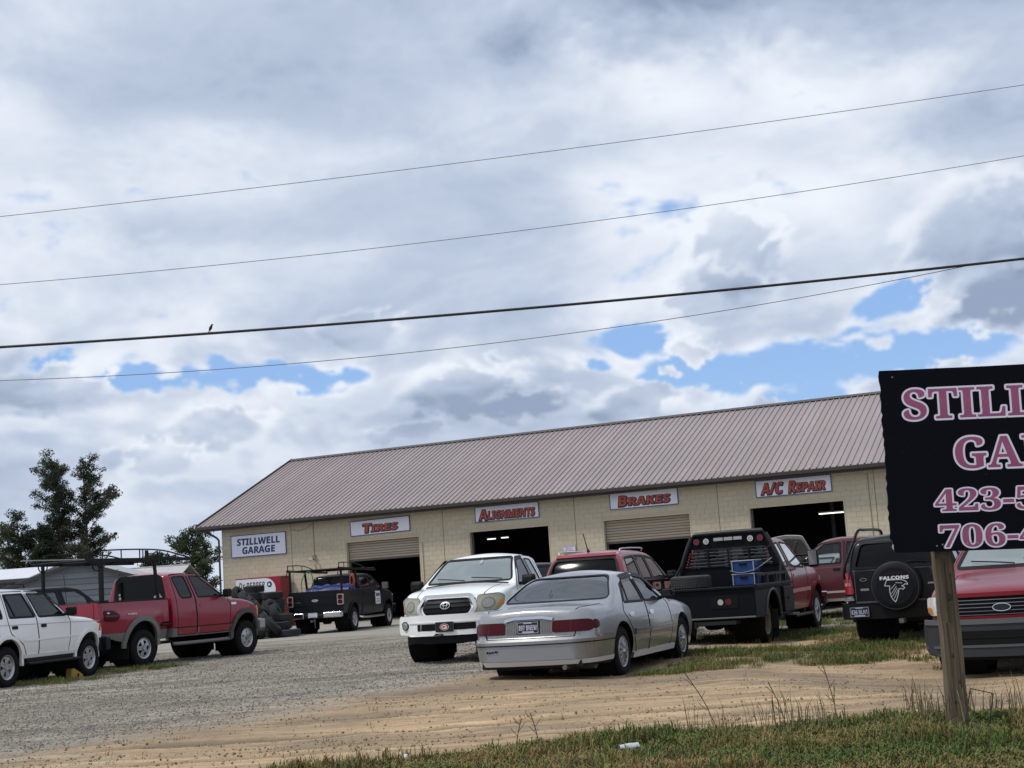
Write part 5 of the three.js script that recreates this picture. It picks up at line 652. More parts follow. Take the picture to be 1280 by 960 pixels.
{ // white pickup facing the camera
  const t = thing('pickup_truck', 'white pickup facing the camera with a black front plate, partly behind the silver sedan', 'pickup');
  const w = { R: 0.385, w: 0.265, rim: 0.205, style: st6 }, P_ = paints.white;
  const S = vehicle(t, pickupBase({ paint: P_, x0: 1.15, x1: 3.92, wb: 3.1, axles: [3.1, 3.1], hw0: 0.93, roofHW: 0.66, roofY: 1.74, seed: 31, dust: 0.35, wear: 0.1, rp: 0.22, bendF: 0.26, noseP: (y) => -0.10 * sst(0.86, 1.12, y),
    top: [[1.15, 1.66], [1.2, 1.72], [1.4, 1.765], [1.8, 1.79], [2.1, 1.77], [2.24, 1.715], [2.86, 1.30], [2.92, 1.28], [3.3, 1.235], [3.6, 1.175], [3.76, 1.13], [3.86, 1.07], [3.92, 0.98]],
    belt: [[1, 1.2], [2.9, 1.2], [3.9, 1.12]], hw: [[1.15, 0.88], [2.4, 0.91], [3.1, 0.93], [3.92, 0.86]], sill: [[1.15, 0.5], [3, 0.48], [3.7, 0.47], [3.92, 0.46]], crown: [[1.15, 0.05], [2, 0.055], [2.9, 0.05], [3.92, 0.06]],
    archR: 0.47, archY: 0.44, wheel: w, flare: { w: 0.07, t: 0.04 }, sideGlass: G.tint, hood: { x0: 2.96, x1: 3.82, z: 0.66, k: 0.9 },
    windshield: { zb: 0.78, yb: 1.30, zt: 0.61, yt: 1.70, x0: 2.1, x1: 2.9, glass: G.screen, seal: 0.016 }, backlight: { zb: 0.6, yb: 1.2, zt: 0.52, yt: 1.62, x0: 1, x1: 1.3, vertical: true },
    doors: [{ poly: [[1.85, 0.52], [2.72, 0.52], [2.86, 0.9], [2.86, 1.2], [2.22, 1.69], [1.80, 1.715], [1.82, 1.2]], handle: [2.0, 1.05] }, { poly: [[1.3, 0.52], [1.83, 0.52], [1.80, 1.2], [1.78, 1.715], [1.3, 1.7], [1.25, 1.2]] }],
    windows: [{ poly: [[1.88, 1.215], [2.72, 1.215], [2.2, 1.655], [1.86, 1.675]], glass: G.dark }, { poly: [[1.36, 1.23], [1.74, 1.215], [1.73, 1.67], [1.42, 1.655]], glass: G.shadow }],
    mirror: { at: [2.62, 1.22], out: 0.16, w: 0.24, h: 0.19 }, sidePatches: [], lines: [], cabin: { x0: 1.25, x1: 2.85, floor: 0.6, dash: 1.24, seat: 0.92, rows: [2.05], mat: M.greycloth } }));
  bedOf(t, { x0: -1.1, x1: 1.12, rail: 1.24, body: { hw0: 0.92, hw: [[-1.1, 0.9], [1.12, 0.9]], sill: [[-1.1, 0.6], [1.12, 0.52]], tuckS: 0.05 }, archR: 0.47, archY: 0.44, wheel: w, flare: { w: 0.07, t: 0.04 }, gateZ: 0.72, gateY: 0.75, paint: P_, dust: 0.3, seed: 31 });
  const F = S.front, rp_ = (p, r = 0.03) => roundPoly(p, r, 3);
  const gp = [[-0.38, 0.80], [0.38, 0.80], [0.44, 0.90], [0.36, 1.055], [-0.36, 1.055], [-0.44, 0.90]];
  obj('grille_surround', [strip(dense(rp_([[-0.43, 0.765], [0.43, 0.765], [0.52, 0.90], [0.41, 1.10], [-0.41, 1.10], [-0.52, 0.90]], 0.05), 0.05), F, 0.055, 0.04, 0.05, true)], mat(0.6, 0.6, 0.61, 0.25, 0.6), t);
  const gr = obj('grille', patch(rp_(gp, 0.04), F, 0.008, 0.02, 2), M.black, t); for (const y of [0.855, 0.93, 1.0]) obj('grille_bar', strip(dense([[-0.4, y], [0.4, y]], 0.08, false), F, 0.035, 0.022, 0.02), M.satin, gr);
  obj('emblem', [strip(oval(0, 0.945, 0.082, 0.056, 28), F, 0.009, 0.045, 0.02, true), strip(oval(0, 0.945, 0.03, 0.054, 22), F, 0.007, 0.045, 0.02, true), strip(oval(0, 0.966, 0.056, 0.024, 22), F, 0.007, 0.045, 0.02, true)], M.chrome, t);
  for (const sg of [1, -1]) { const h = obj('headlight', patch(rp_([[sg * 0.50, 0.82], [sg * 0.86, 0.83], [sg * 0.90, 1.05], [sg * 0.82, 1.10], [sg * 0.53, 1.08]], 0.03), F, 0.02, 0.05, 3), M.oldlens, t);
    obj('reflector_bowl', patch(circle(sg * 0.69, 0.95, 0.076, 20), F, 0.026, 0.01, 1), mat(0.30, 0.30, 0.26, 0.2, 0.6), h); obj('bowl_ring', strip(circle(sg * 0.69, 0.95, 0.084, 24), F, 0.014, 0.028, 0.012, true), mat(0.16, 0.155, 0.12, 0.4), h); obj('turn_signal', patch(rp_([[sg * 0.80, 0.86], [sg * 0.87, 0.87], [sg * 0.885, 0.99], [sg * 0.82, 1.0]], 0.02), F, 0.027, 0.008, 1), mat(0.42, 0.22, 0.07, 0.3), h); obj('lens_trim', strip(dense(rp_([[sg * 0.50, 0.82], [sg * 0.86, 0.83], [sg * 0.90, 1.05], [sg * 0.82, 1.10], [sg * 0.53, 1.08]], 0.03), 0.05), F, 0.012, 0.022, 0.02, true), mat(0.2, 0.2, 0.18, 0.4), h);
    obj('corner_filler', patch(rp_([[sg * 0.42, 0.95], [sg * 0.49, 0.92], [sg * 0.49, 1.04], [sg * 0.43, 1.06]], 0.01), F, 0.01, 0.02, 1), M.black, t); }
  const bm = obj('front_bumper', [patch(rp_([[-0.93, 0.46], [0.93, 0.46], [0.945, 0.62], [0.93, 0.80], [-0.93, 0.80], [-0.945, 0.62]], 0.06), F, 0.075, 0.12, 3)], (() => { const m = P_.clone(); m.vertexColors = false; return m; })(), t);
  obj('bumper_slot', patch(rp_(rect(-0.52, 0.52, 0.545, 0.655), 0.015), F, 0.079, 0.01, 2), M.black, bm); obj('bumper_line', strip(dense([[-0.9, 0.68], [0.9, 0.68]], 0.06, false), F, 0.02, 0.083, 0.01), bm.material, bm); obj('fog_lamp', [circle(0.76, 0.64, 0.06, 18), circle(-0.76, 0.64, 0.06, 18)].map((c) => patch(c, F, 0.082, 0.01, 1)), M.reflector, bm); for (const sg of [1, -1]) obj('fog_lamp_ring', strip(circle(sg * 0.76, 0.64, 0.066, 20), F, 0.014, 0.086, 0.01, true), M.black, bm);
  obj('bumper_scuff', [patch(rp_([[0.02, 0.462], [0.22, 0.466], [0.16, 0.50], [0.1, 0.482], [0.05, 0.49]], 0.006), F, 0.0785, 0.004, 0)], M.dark, bm);
  obj('lower_valance', patch(rp_(rect(-0.82, 0.82, 0.33, 0.47), 0.04), F, 0.02, 0.1, 2), M.black, t);
  const pf = plate(t, F(0, 0.6, 0.098).x, 0.6, 0, false, canvasTex(256, 128, (c, W, H) => { c.fillStyle = '#0b0b0d'; c.fillRect(0, 0, W, H); c.fillStyle = '#c9b6b8'; c.beginPath(); c.ellipse(W / 2, H / 2, 66, 44, 0, 0, 7); c.fill(); c.fillStyle = '#8e1a22'; c.beginPath(); c.ellipse(W / 2, H / 2, 58, 37, 0, 0, 7); c.fill(); c.strokeStyle = '#e8dcdc'; c.lineWidth = 13; c.beginPath(); c.ellipse(W / 2, H / 2, 36, 20, 0, -0.55, -5.75, true); c.stroke(); c.fillStyle = '#e8dcdc'; c.fillRect(W / 2, H / 2 - 3, 40, 12); c.fillRect(W / 2 + 26, H / 2 - 3, 12, 24); }), 0.32, 0.165);
  obj('window_deflector', [1, -1].map((sg) => strip(dense([[1.86, 1.70], [2.2, 1.685], [2.45, 1.49]], 0.06, false), S.side(sg), 0.045, 0.016, 0.01)), M.satin, t);
  obj('cowl_vent', strip(dense([[-0.76, 2.885], [0.76, 2.885]].map(([z, x]) => [x, z]), 0.08, false), S.plan, 0.06, 0.003, 0.01), M.satin, t);
  obj('inspection_sticker', patch(circle(-0.1, 1.64, 0.035, 12), S.screen(2.1, 2.9, 1), 0.004, 0.003, 0), mat(0.35, 0.35, 0.3, 0.6), t);
  park(t, -1.93, 25.1, 199, 3.1, 0.90);
}
{ // black pickup by the first bay
  const t = thing('pickup_truck', 'dark pickup with ladder rack and blue tarp in its bed before the leftmost bay', 'pickup');
  const w = { R: 0.40, w: 0.27, rim: 0.235, style: st6 }, P_ = paints.navy;
  const S = vehicle(t, pickupBase({ paint: P_, x0: 0.85, x1: 4.55, wb: 3.68, axles: [3.68, 3.68], hw0: 1.0, roofHW: 0.72, roofY: 1.92, seed: 41, dust: 0.2, wear: 0.1,
    top: [[0.85, 1.80], [0.9, 1.87], [1.1, 1.92], [1.8, 1.945], [2.25, 1.92], [2.45, 1.86], [3.1, 1.42], [3.2, 1.39], [3.8, 1.34], [4.3, 1.25], [4.48, 1.15], [4.55, 1.0]], belt: [[0.8, 1.36], [3.2, 1.36], [4.5, 1.3]], hw: [[0.85, 0.98], [3, 1.0], [4.55, 0.93]], sill: [[0.85, 0.5], [4.55, 0.55]],
    archR: 0.5, archY: 0.46, wheel: w, flare: { w: 0.05, t: 0.03 }, sideGlass: G.dark, hood: { x0: 3.24, x1: 4.4, z: 0.75 }, windshield: { zb: 0.82, yb: 1.45, zt: 0.66, yt: 1.83, x0: 2.4, x1: 3.15 }, backlight: { zb: 0.74, yb: 1.39, zt: 0.62, yt: 1.84, x0: 0.8, x1: 1.05, vertical: true, glass: G.blackout, r: 0.08 },
    doors: [{ poly: [[2.0, 0.53], [3.05, 0.53], [3.12, 1.3], [2.42, 1.84], [1.95, 1.87], [1.97, 1.36]], handle: [2.15, 1.22] }, { poly: [[1.0, 0.53], [1.98, 0.53], [1.95, 1.36], [1.93, 1.87], [1.05, 1.84], [0.98, 1.36]], handle: [1.15, 1.22] }],
    windows: [{ poly: [[2.03, 1.38], [2.98, 1.38], [2.4, 1.81], [2.0, 1.83]] }, { poly: [[1.06, 1.38], [1.93, 1.38], [1.9, 1.83], [1.12, 1.80]] }],
    sidePatches: [{ name: 'fender_badge', poly: rect(3.2, 3.36, 1.16, 1.22, 0.01), mat: M.chrome, off: 0.008, only: 1 }], lines: [], mirror: { at: [2.86, 1.38], out: 0.2, w: 0.26, h: 0.26, mat: M.satin, glass: mat(0.25, 0.25, 0.26, 0.15, 0.5) }, cabin: { x0: 0.95, x1: 3.1, floor: 0.6, dash: 1.38, seat: 1.0, rows: [2.3, 1.3] } }));
  const B = bedOf(t, { x0: -1.05, x1: 0.82, rail: 1.36, body: { hw0: 1.0, hw: [[-1.05, 0.98], [0.82, 0.98]], sill: [[-1.05, 0.62], [0.82, 0.52]], tuckS: 0.05, bump: (x, y) => -0.008 * sst(1.2, 1.25, y) }, archR: 0.5, archY: 0.46, wheel: w, flare: { w: 0.05, t: 0.03 }, gateZ: 0.78, gateY: 0.82, paint: P_, dust: 0.2, seed: 41, rpR: 0.06 });
  for (const sg of [1, -1]) { const q = obj('tail_light', patch(roundPoly(rect(sg * 0.87 - 0.1, sg * 0.87 + 0.1, 0.90, 1.26), 0.04), B.rear, 0.02, 0.03, 2), mat(0.34, 0.29, 0.29, 0.3), t); obj('red_lens', [patch(roundPoly(rect(sg * 0.87 - 0.068, sg * 0.87 + 0.068, 1.085, 1.225), 0.03), B.rear, 0.028, 0.02, 1), patch(roundPoly(rect(sg * 0.87 - 0.068, sg * 0.87 + 0.068, 0.94, 1.065), 0.03), B.rear, 0.028, 0.02, 1)], M.red, q); }
  obj('tailgate_emblem', patch(oval(0, 1.08, 0.115, 0.045, 24), B.rear, 0.012, 0.01, 1), mat(0.4, 0.42, 0.45, 0.25, 0.7), t); obj('tailgate_badge', patch(rect(-0.72, -0.5, 1.03, 1.06, 0.01), B.rear, 0.008, 0.008, 0), M.chrome, t); obj('tailgate_crease', [strip(dense([[-0.74, 1.18], [0.74, 1.18]], 0.1, false), B.rear, 0.02, 0.006, 0.01), strip(dense([[-0.74, 0.94], [0.74, 0.94]], 0.1, false), B.rear, 0.03, 0.012, 0.014)], M.satin, t);
  obj('rear_bumper', [bevelBox(0.18, 0.19, 0.66, -1.2, 0.60, 0.66, 0.04), bevelBox(0.18, 0.19, 0.66, -1.2, 0.60, -0.66, 0.04)], M.chrome, t); obj('bumper_step', bevelBox(0.16, 0.12, 0.7, -1.17, 0.56, 0, 0.02), M.satin, t);
  plate(t, -1.27, 0.61, -0.02, true, plateTex('', '#c8cad0', '#777b86', '#8f95a5'), 0.33, 0.16); obj('tow_hitch', [bx(0.3, 0.07, 0.07, -1.3, 0.42, 0), rod([-1.4, 0.5, 0.1], [-1.4, 0.2, 0.1], 0.012)], M.steel, t);
  obj('running_board', [1, -1].map((sg) => tube([[0.8, 0.46, sg * 0.85], [0.9, 0.42, sg * 0.98], [3.0, 0.42, sg * 0.98], [3.1, 0.46, sg * 0.85]], 0.045, 20, 8)), M.chrome, t);
  for (const z of [0.75, -0.75]) obj('headlight', patch(roundPoly(rect(z - 0.15, z + 0.15, 0.88, 1.14), 0.03), S.front, 0.015, 0.03), M.lens, t); obj('grille', patch(roundPoly(rect(-0.56, 0.56, 0.84, 1.14), 0.04), S.front, 0.02, 0.03), M.chrome, t); obj('front_bumper', patch(roundPoly(rect(-0.95, 0.95, 0.5, 0.78), 0.05), S.front, 0.1, 0.2), M.chrome, t);
  const pl = obj('door_placard', patch(roundPoly(rect(2.2, 2.72, 0.82, 1.27), 0.02), S.side(1), 0.008, 0.006, 1), mat(0.62, 0.63, 0.65, 0.6), t); obj('placard_mark', [patch(roundPoly(rect(2.26, 2.66, 1.09, 1.2), 0.02), S.side(1), 0.011, 0.003, 1), patch(rect(2.3, 2.62, 0.99, 1.01), S.side(1), 0.011, 0.003, 0), patch(rect(2.28, 2.64, 0.93, 0.945), S.side(1), 0.011, 0.003, 0), patch(rect(2.28, 2.64, 0.88, 0.895), S.side(1), 0.011, 0.003, 0)], mat(0.1, 0.11, 0.13, 0.6), pl);
  const rk = M.satin, RZ = 0.9;
  for (const sg of [1, -1]) { for (const x of [-0.92, 0.6]) obj('rack_post', bar([x, 1.38, sg * RZ], [x - (x > 0 ? 0.16 : 0), 2.08, sg * RZ], 0.06, 0.06), rk, t); obj('rack_rail', [bar([-1.15, 2.1, sg * RZ], [2.6, 2.02, sg * RZ], 0.05, 0.07), tube([[-1.08, 2.06, sg * RZ], [-1.2, 2.0, sg * RZ], [-1.22, 1.88, sg * RZ]], 0.016, 12, 6)], rk, t); obj('rack_guard_rail', [tube([[-1.1, 2.1, sg * RZ], [-1.08, 2.24, sg * RZ], [-0.95, 2.28, sg * RZ], [0.4, 2.26, sg * RZ], [1.7, 2.06, sg * RZ]], 0.017, 30, 6), rod([-0.6, 2.1, sg * RZ], [-0.6, 2.27, sg * RZ], 0.014), rod([0.2, 2.08, sg * RZ], [0.2, 2.26, sg * RZ], 0.014)], rk, t); }
  for (const x of [-1.1, -0.3, 0.5, 1.4, 2.5]) obj('rack_cross_bar', rod([x, 2.08, -RZ], [x, 2.08, RZ], 0.022), rk, t);
  park(t, -5.78, 48.78, 12.8, 0, 0.98);
  const at = (q) => { q.position.copy(t.position); q.rotation.copy(t.rotation); return q; };
  const tp = at(thing('tarpaulin', 'blue tarp bundled across the bed of the dark pickup under its rack', 'tarp'));
  { const g = new THREE.BoxGeometry(0.9, 0.3, 1.5, 14, 6, 22), a = g.attributes.position; for (let i = 0; i < a.count; i++) { const x = a.getX(i), y = a.getY(i), z = a.getZ(i); a.setXYZ(i, x * (1 - 0.2 * sst(-0.1, 0.15, y)), y + (y > 0 ? 0.07 * noise3(x * 5, 0, z * 4) - 0.08 * z * z : 0), z + 0.04 * noise3(x * 4, y * 4, z)); } g.translate(0.2, 1.40, 0.12); g.computeVertexNormals(); obj('tarpaulin_sheet', g, mat(0.008, 0.02, 0.15, 0.5), tp); }
  const ho = at(thing('garden_hose', 'green hose loop hung from the rear of the dark pickup\'s rack', 'hose')); obj('hose', [tube([[-0.5, 2.06, -0.4], [-0.5, 1.98, -0.3], [-0.5, 1.7, -0.24], [-0.5, 1.38, -0.27]], 0.016, 20, 6), tube([[-0.5, 2.06, -0.4], [-0.5, 1.96, -0.55], [-0.5, 1.7, -0.66], [-0.5, 1.38, -0.66]], 0.016, 20, 6)], mat(0.03, 0.22, 0.08, 0.5), ho);
  const rp2 = at(thing('extension_cord', 'orange coiled cord hung on the front right post of the dark pickup\'s rack', 'cord')); obj('cord_coil', [0, 1, 2, 3].map((k) => tube(circle(0, 0, 1, 16).map(([u, v]) => [0.44 - 0.02 * k, 1.68 + v * (0.22 - 0.02 * k), 0.80 + u * (0.09 - 0.01 * k)]), 0.014, 40, 5, true)), mat(0.36, 0.075, 0.03, 0.6), rp2);
}
{ // red flatbed truck with headache rack
  const t = thing('flatbed_truck', 'red work truck with black flatbed and slatted headache rack, parked on the grass', 'truck');
  const w = { R: 0.40, w: 0.25, rim: 0.235, style: { n: 8, spoke: 0.55, inner: 0.7, dish: 0.75, cone: 0.02, nuts: 8, hub: 0.07 }, mat: M.alloy }, wr = { R: 0.40, w: 0.24, rim: 0.25, style: { n: 8, spoke: 0.7, inner: 0.6, dish: -0.35, cone: 0.0, nuts: 8, hub: 0.09 }, mat: mat(0.25, 0.20, 0.13, 0.75, 0.2) }, P_ = paints.redFlat;
  const S = vehicle(t, pickupBase({ paint: P_, x0: 1.42, x1: 4.85, wb: 4.05, axles: [4.05, 4.05], hw0: 0.98, roofHW: 0.72, roofY: 1.86, seed: 51, dust: 0.15, wear: 0.05,
    top: [[1.42, 1.78], [1.46, 1.82], [1.6, 1.86], [2.2, 1.885], [2.55, 1.86], [2.7, 1.80], [3.32, 1.34], [3.4, 1.315], [4.0, 1.29], [4.5, 1.22], [4.72, 1.14], [4.85, 0.98]], belt: [[1.4, 1.28], [3.4, 1.28], [4.8, 1.24]], hw: [[1.42, 0.96], [3.4, 0.97], [4.1, 0.98], [4.85, 0.92]], sill: [[1.42, 0.44], [4.85, 0.5]],
    archR: 0.48, archY: 0.44, wheel: w, flare: { w: 0.05, t: 0.035 }, sideGlass: G.bright, hood: { x0: 3.45, x1: 4.72, z: 0.72 }, windshield: { zb: 0.8, yb: 1.38, zt: 0.66, yt: 1.78, x0: 2.6, x1: 3.36, glass: G.clear }, backlight: { zb: 0.7, yb: 1.3, zt: 0.62, yt: 1.76, x0: 1.3, x1: 1.6, vertical: true, glass: G.dark },
    doors: [{ poly: [[2.18, 0.47], [3.22, 0.47], [3.36, 0.8], [3.36, 1.26], [2.68, 1.78], [2.12, 1.81], [2.14, 1.28]], handle: [2.34, 1.12] }, { poly: [[1.52, 0.47], [2.16, 0.47], [2.12, 1.28], [2.10, 1.81], [1.56, 1.80], [1.5, 1.28]] }],
    windows: [{ poly: [[2.22, 1.30], [3.2, 1.26], [3.16, 1.34], [2.66, 1.75], [2.18, 1.77]], sealMat: M.trim }, { poly: [[1.60, 1.30], [2.04, 1.30], [2.02, 1.76], [1.64, 1.745]] }],
    lines: [{ name: 'side_moulding', pts: [[1.5, 0.82], [3.5, 0.84]], w: 0.07, t: 0.015, mat: mat(0.42, 0.18, 0.19, 0.35) }], handleMat: P_, cabin: { x0: 1.55, x1: 3.3, floor: 0.55, dash: 1.28, seat: 0.92, rows: [2.5, 1.75], mat: M.dark } }));
  for (const sg of [1, -1]) { const z = S.sideZ(3.1, 1.3); const mi = obj('mirror', [bx(0.12, 0.34, 0.22, 3.12, 1.42, sg * (z + 0.24), 0.05), rod([3.1, 1.33, sg * (z - 0.04)], [3.1, 1.33, sg * (z + 0.16)], 0.022), rod([3.1, 1.5, sg * (z - 0.1)], [3.1, 1.5, sg * (z + 0.16)], 0.022)], M.satin, t); obj('mirror_glass', bx(0.006, 0.27, 0.16, 3.055, 1.43, sg * (z + 0.24)), mat(0.5, 0.52, 0.52, 0.08, 0.7), mi); }
  for (const sg of [1, -1]) obj('running_board', [bevelBox(1.5, 0.05, 0.2, 2.5, 0.37, sg * 0.98), bevelBox(0.08, 0.12, 0.05, 1.9, 0.43, sg * 0.9), bevelBox(0.08, 0.12, 0.05, 3.1, 0.43, sg * 0.9)], M.satin, t);
  for (const sg of [1, -1]) obj('headlight', patch(roundPoly(rect(sg * 0.72 - 0.15, sg * 0.72 + 0.15, 0.82, 1.06), 0.03), S.front, 0.015, 0.03), M.lens, t); obj('grille', patch(roundPoly(rect(-0.5, 0.5, 0.8, 1.06), 0.03), S.front, 0.02, 0.03), M.chrome, t); obj('front_bumper', patch(roundPoly(rect(-0.93, 0.93, 0.48, 0.74), 0.04), S.front, 0.12, 0.2), M.chrome, t); for (const sg of [1, -1]) obj('marker_lamp', patch(rect(4.55, 4.72, 0.98, 1.06, 0.01), S.side(sg), 0.008, 0.01, 0), mat(0.6, 0.55, 0.5, 0.3), t);
  const bk = phys(0.006, 0.007, 0.010, 0.5, 0, { specularIntensity: 0.2 }), bk2 = phys(0.011, 0.013, 0.015, 0.5, 0, { specularIntensity: 0.25 }), Z = 1.1, DX = -1.2, DF = 1.38, DY = 1.0;
  for (const sg of [1, -1]) { addWheel(t, 0, sg * 0.86, wr, rr(0, 6)); addWheel(t, 0, sg * 0.58, { ...wr }, rr(0, 6)); }
  obj('chassis', [bx(4.6, 0.16, 0.1, 1.6, 0.62, 0.42), bx(4.6, 0.16, 0.1, 1.6, 0.62, -0.42), rod([0, 0.4, -0.8], [0, 0.4, 0.8], 0.07), bx(0.34, 0.32, 0.34, 0, 0.42, 0, 0.1), rod([0.2, 0.45, 0], [2.2, 0.5, 0], 0.05), bevelBox(0.5, 0.26, 0.5, 1.0, 0.5, -0.75)], M.under, t);
  const dk = obj('flatbed_deck', [bx(DF - DX, 0.07, Z * 2, (DX + DF) / 2, DY - 0.035, 0), ...Array.from({ length: 6 }, (_, i) => bx(0.06, 0.1, Z * 1.9, DX + 0.2 + i * 0.45, DY - 0.12, 0))], bk2, t);
  obj('rear_apron', [bx(0.06, 0.50, Z * 2, DX + 0.02, DY - 0.25, 0, 0.01), bx(0.1, 0.05, Z * 2 + 0.02, DX + 0.0, DY - 0.0, 0, 0.015)], bk, t); obj('apron_lip', bx(0.05, 0.03, Z * 2, DX - 0.02, DY - 0.50, 0, 0.008), mat(0.1, 0.1, 0.1, 0.5), t);
  for (const sg of [1, -1]) {
    const q = bk, sh = new THREE.Shape(); sh.moveTo(DX, DY - 0.02); sh.lineTo(DX, DY - 0.52); sh.lineTo(-0.5, DY - 0.52); for (const [x, y] of circle(0, 0.42, 0.5, 16, Math.PI - 0.12, 0.0)) sh.lineTo(x, y); sh.lineTo(0.55, 0.48); sh.lineTo(DF, 0.48); sh.lineTo(DF, DY - 0.02); sh.closePath();
    const g = new THREE.ExtrudeGeometry(sh, { depth: 0.05, bevelEnabled: false }); g.translate(0, 0, sg > 0 ? Z - 0.05 : -Z); const sp = obj('side_skirt', g, q, t);
    obj('fender_lip', new THREE.TubeGeometry(new THREE.CatmullRomCurve3(circle(0, 0.42, 0.51, 16, Math.PI - 0.12, 0.0).map(([x, y]) => V(x, y, sg * Z))), 24, 0.028, 6), mat(0.055, 0.058, 0.06, 0.45), sp); obj('wheel_well', new THREE.CylinderGeometry(0.52, 0.52, 0.55, 24, 1, true, Math.PI / 2, Math.PI).rotateX(Math.PI / 2).rotateZ(Math.PI).translate(0, 0.44, sg * (Z - 0.33)), M.dark, sp);
    obj('toolbox', [bevelBox(0.72, 0.46, 0.34, 1.0, 0.72, sg * (Z - 0.12), 0.02), bevelBox(0.03, 0.05, 0.03, 0.9, 0.74, sg * (Z + 0.055), 0.01)], bk, t); obj('step_plate', bx(0.5, 0.03, 0.2, 1.15, 0.44, sg * (Z + 0.02)), mat(0.08, 0.08, 0.08, 0.5), t);
    for (const x of [-0.85, -0.2, 0.45, 1.1]) obj('stake_post', bx(0.07, 0.22, 0.05, x, DY + 0.09, sg * (Z - 0.03)), bk2, t); obj('side_rail', [bx(2.15, 0.05, 0.035, 0.16, DY + 0.2, sg * (Z - 0.03)), bx(2.5, 0.045, 0.05, 0.1, DY + 0.02, sg * (Z + 0.01), 0.01)], bk2, t);
  }
  const rear = (z, y, o) => V(DX - 0.012 - o, y, z);
  for (const sg of [1, -1]) { obj('round_lamp', patch(circle(sg * 0.50, DY - 0.23, 0.05, 18), rear, 0.012, 0.012, 0), mat(0.42, 0.42, 0.41, 0.3), t); obj('round_lamp', patch(circle(sg * 0.64, DY - 0.23, 0.055, 18), rear, 0.012, 0.012, 0), mat(0.08, 0.008, 0.010, 0.3), t); obj('lamp_panel', patch(roundPoly(rect(sg * 0.57 - 0.24, sg * 0.57 + 0.24, DY - 0.34, DY - 0.12), 0.02), rear, 0.006, 0.008, 0), M.black, t); }
  obj('rear_step', [bx(0.3, 0.06, 1.5, DX + 0.1, 0.42, 0), bx(0.1, 0.18, 0.12, DX + 0.1, 0.5, 0.4), bx(0.1, 0.18, 0.12, DX + 0.1, 0.5, -0.4), bx(0.02, 0.34, 0.7, 0.25, 0.4, 0.75)], M.under, t); obj('tow_hitch', bx(0.35, 0.1, 0.1, DX - 0.1, 0.4, 0, 0.01), M.steel, t);
  // headache rack: trapezoid frame, louvres, lamp bar
  const HX = 1.34, HB = 1.10, HT = 0.74, y0 = DY, y1 = 2.0, hz = (y) => lerp(HB, HT, (y - y0) / (y1 - y0));
  const fr = [[-HB, y0], [-hz(1.5), 1.5], [-HT - 0.01, 1.88], [-HT + 0.05, 1.965], [-HT + 0.16, y1], [HT - 0.16, y1], [HT - 0.05, 1.965], [HT + 0.01, 1.88], [hz(1.5), 1.5], [HB, y0]];
  obj('rack_frame', [tube(fr.map(([z, y]) => [HX, y, z]), 0.045, 60, 8)], phys(0.02, 0.021, 0.023, 0.35, 0, { specularIntensity: 0.5 }), t);
  const sheetPts = [[-HB, y0], [HB, y0], [hz(1.36), 1.36], [-hz(1.36), 1.36]]; const side = (z, y, o) => V(HX + o, y, z);
  obj('lower_sheet', patch(sheetPts, side, 0.01, 0.02, 0), bk, t); obj('lamp_bar', patch(roundPoly([[-hz(1.7) + 0.02, 1.72], [hz(1.7) - 0.02, 1.72], [HT - 0.03, 1.97], [-HT + 0.03, 1.97]], 0.04), side, 0.012, 0.03, 0), bk, t); for (const sg of [1, -1]) obj('side_sheet', patch([[sg * hz(1.36), 1.36], [sg * (hz(1.36) - 0.16), 1.36], [sg * (hz(1.68) - 0.12), 1.68], [sg * hz(1.68), 1.68]], side, 0.011, 0.02, 0), bk, t);
  for (let i = 0; i < 6; i++) { const y = 1.39 + i * 0.062, hw = hz(y) - 0.14; const g = bx(0.006, 0.04, hw * 2, 0, 0, 0); g.rotateZ(0.7); g.translate(HX, y, 0); obj('louvre', g, mat(0.16, 0.17, 0.18, 0.35, 0.3), t); }
  obj('rack_upright', [-0.42, -0.02, 0.38].map((z) => bx(0.02, 0.34, 0.03, HX - 0.02, 1.53, z)), bk2, t);
  const lb = (z, y, o) => V(HX - 0.025 - o, y, z); for (const sg of [1, -1]) { obj('round_lamp', patch(circle(sg * 0.62, 1.865, 0.062, 20), lb, 0.006, 0.02, 0), mat(0.12, 0.012, 0.014, 0.3), t); const q = obj('round_lamp', patch(circle(sg * 0.43, 1.865, 0.055, 20), lb, 0.006, 0.02, 0), mat(0.55, 0.55, 0.53, 0.25), t); obj('lamp_ring', strip(circle(sg * 0.43, 1.865, 0.026, 14), lb, 0.01, 0.01, 0.006, true), mat(0.15, 0.15, 0.15, 0.4), q); }
  obj('rack_window', [[-0.28, -0.1], [-0.08, 0.09], [0.11, 0.27]].map(([a, b]) => patch(rect(a, b, 1.86, 1.92, 0.008), lb, 0.004, 0.012, 0)), mat(0.40, 0.36, 0.36, 0.4), t);
  obj('marker_lamp', [0, 1, 2, 3, 4, 5].map((i) => patch(circle(-hz(1.4 + i * 0.05) + 0.1, 1.40 + i * 0.05, 0.014, 8), lb, -0.01, 0.03, 0)), mat(0.3, 0.03, 0.03, 0.4), t);
  obj('rack_brace', [1, -1].map((sg) => rod([HX - 0.02, 1.42, sg * (hz(1.42) + 0.02)], [0.75, DY + 0.02, sg * (Z - 0.04)], 0.022)), bk2, t);
  park(t, 4.23, 25.8, 24, 0, 0.98);
  const at = (q) => { q.position.copy(t.position); q.rotation.copy(t.rotation); return q; };
  const ty = at(thing('spare_tyre', 'worn tyre lying flat on the flatbed below the headache rack', 'tyre')); { const g = wheelGeo({ R: 0.37, w: 0.24, rim: 0.2, style: st5 }).tyre.clone(); g.rotateX(Math.PI / 2); g.translate(0.55, DY + 0.125, -0.55); obj('tyre', g, mat(0.05, 0.05, 0.048, 0.9), ty); }
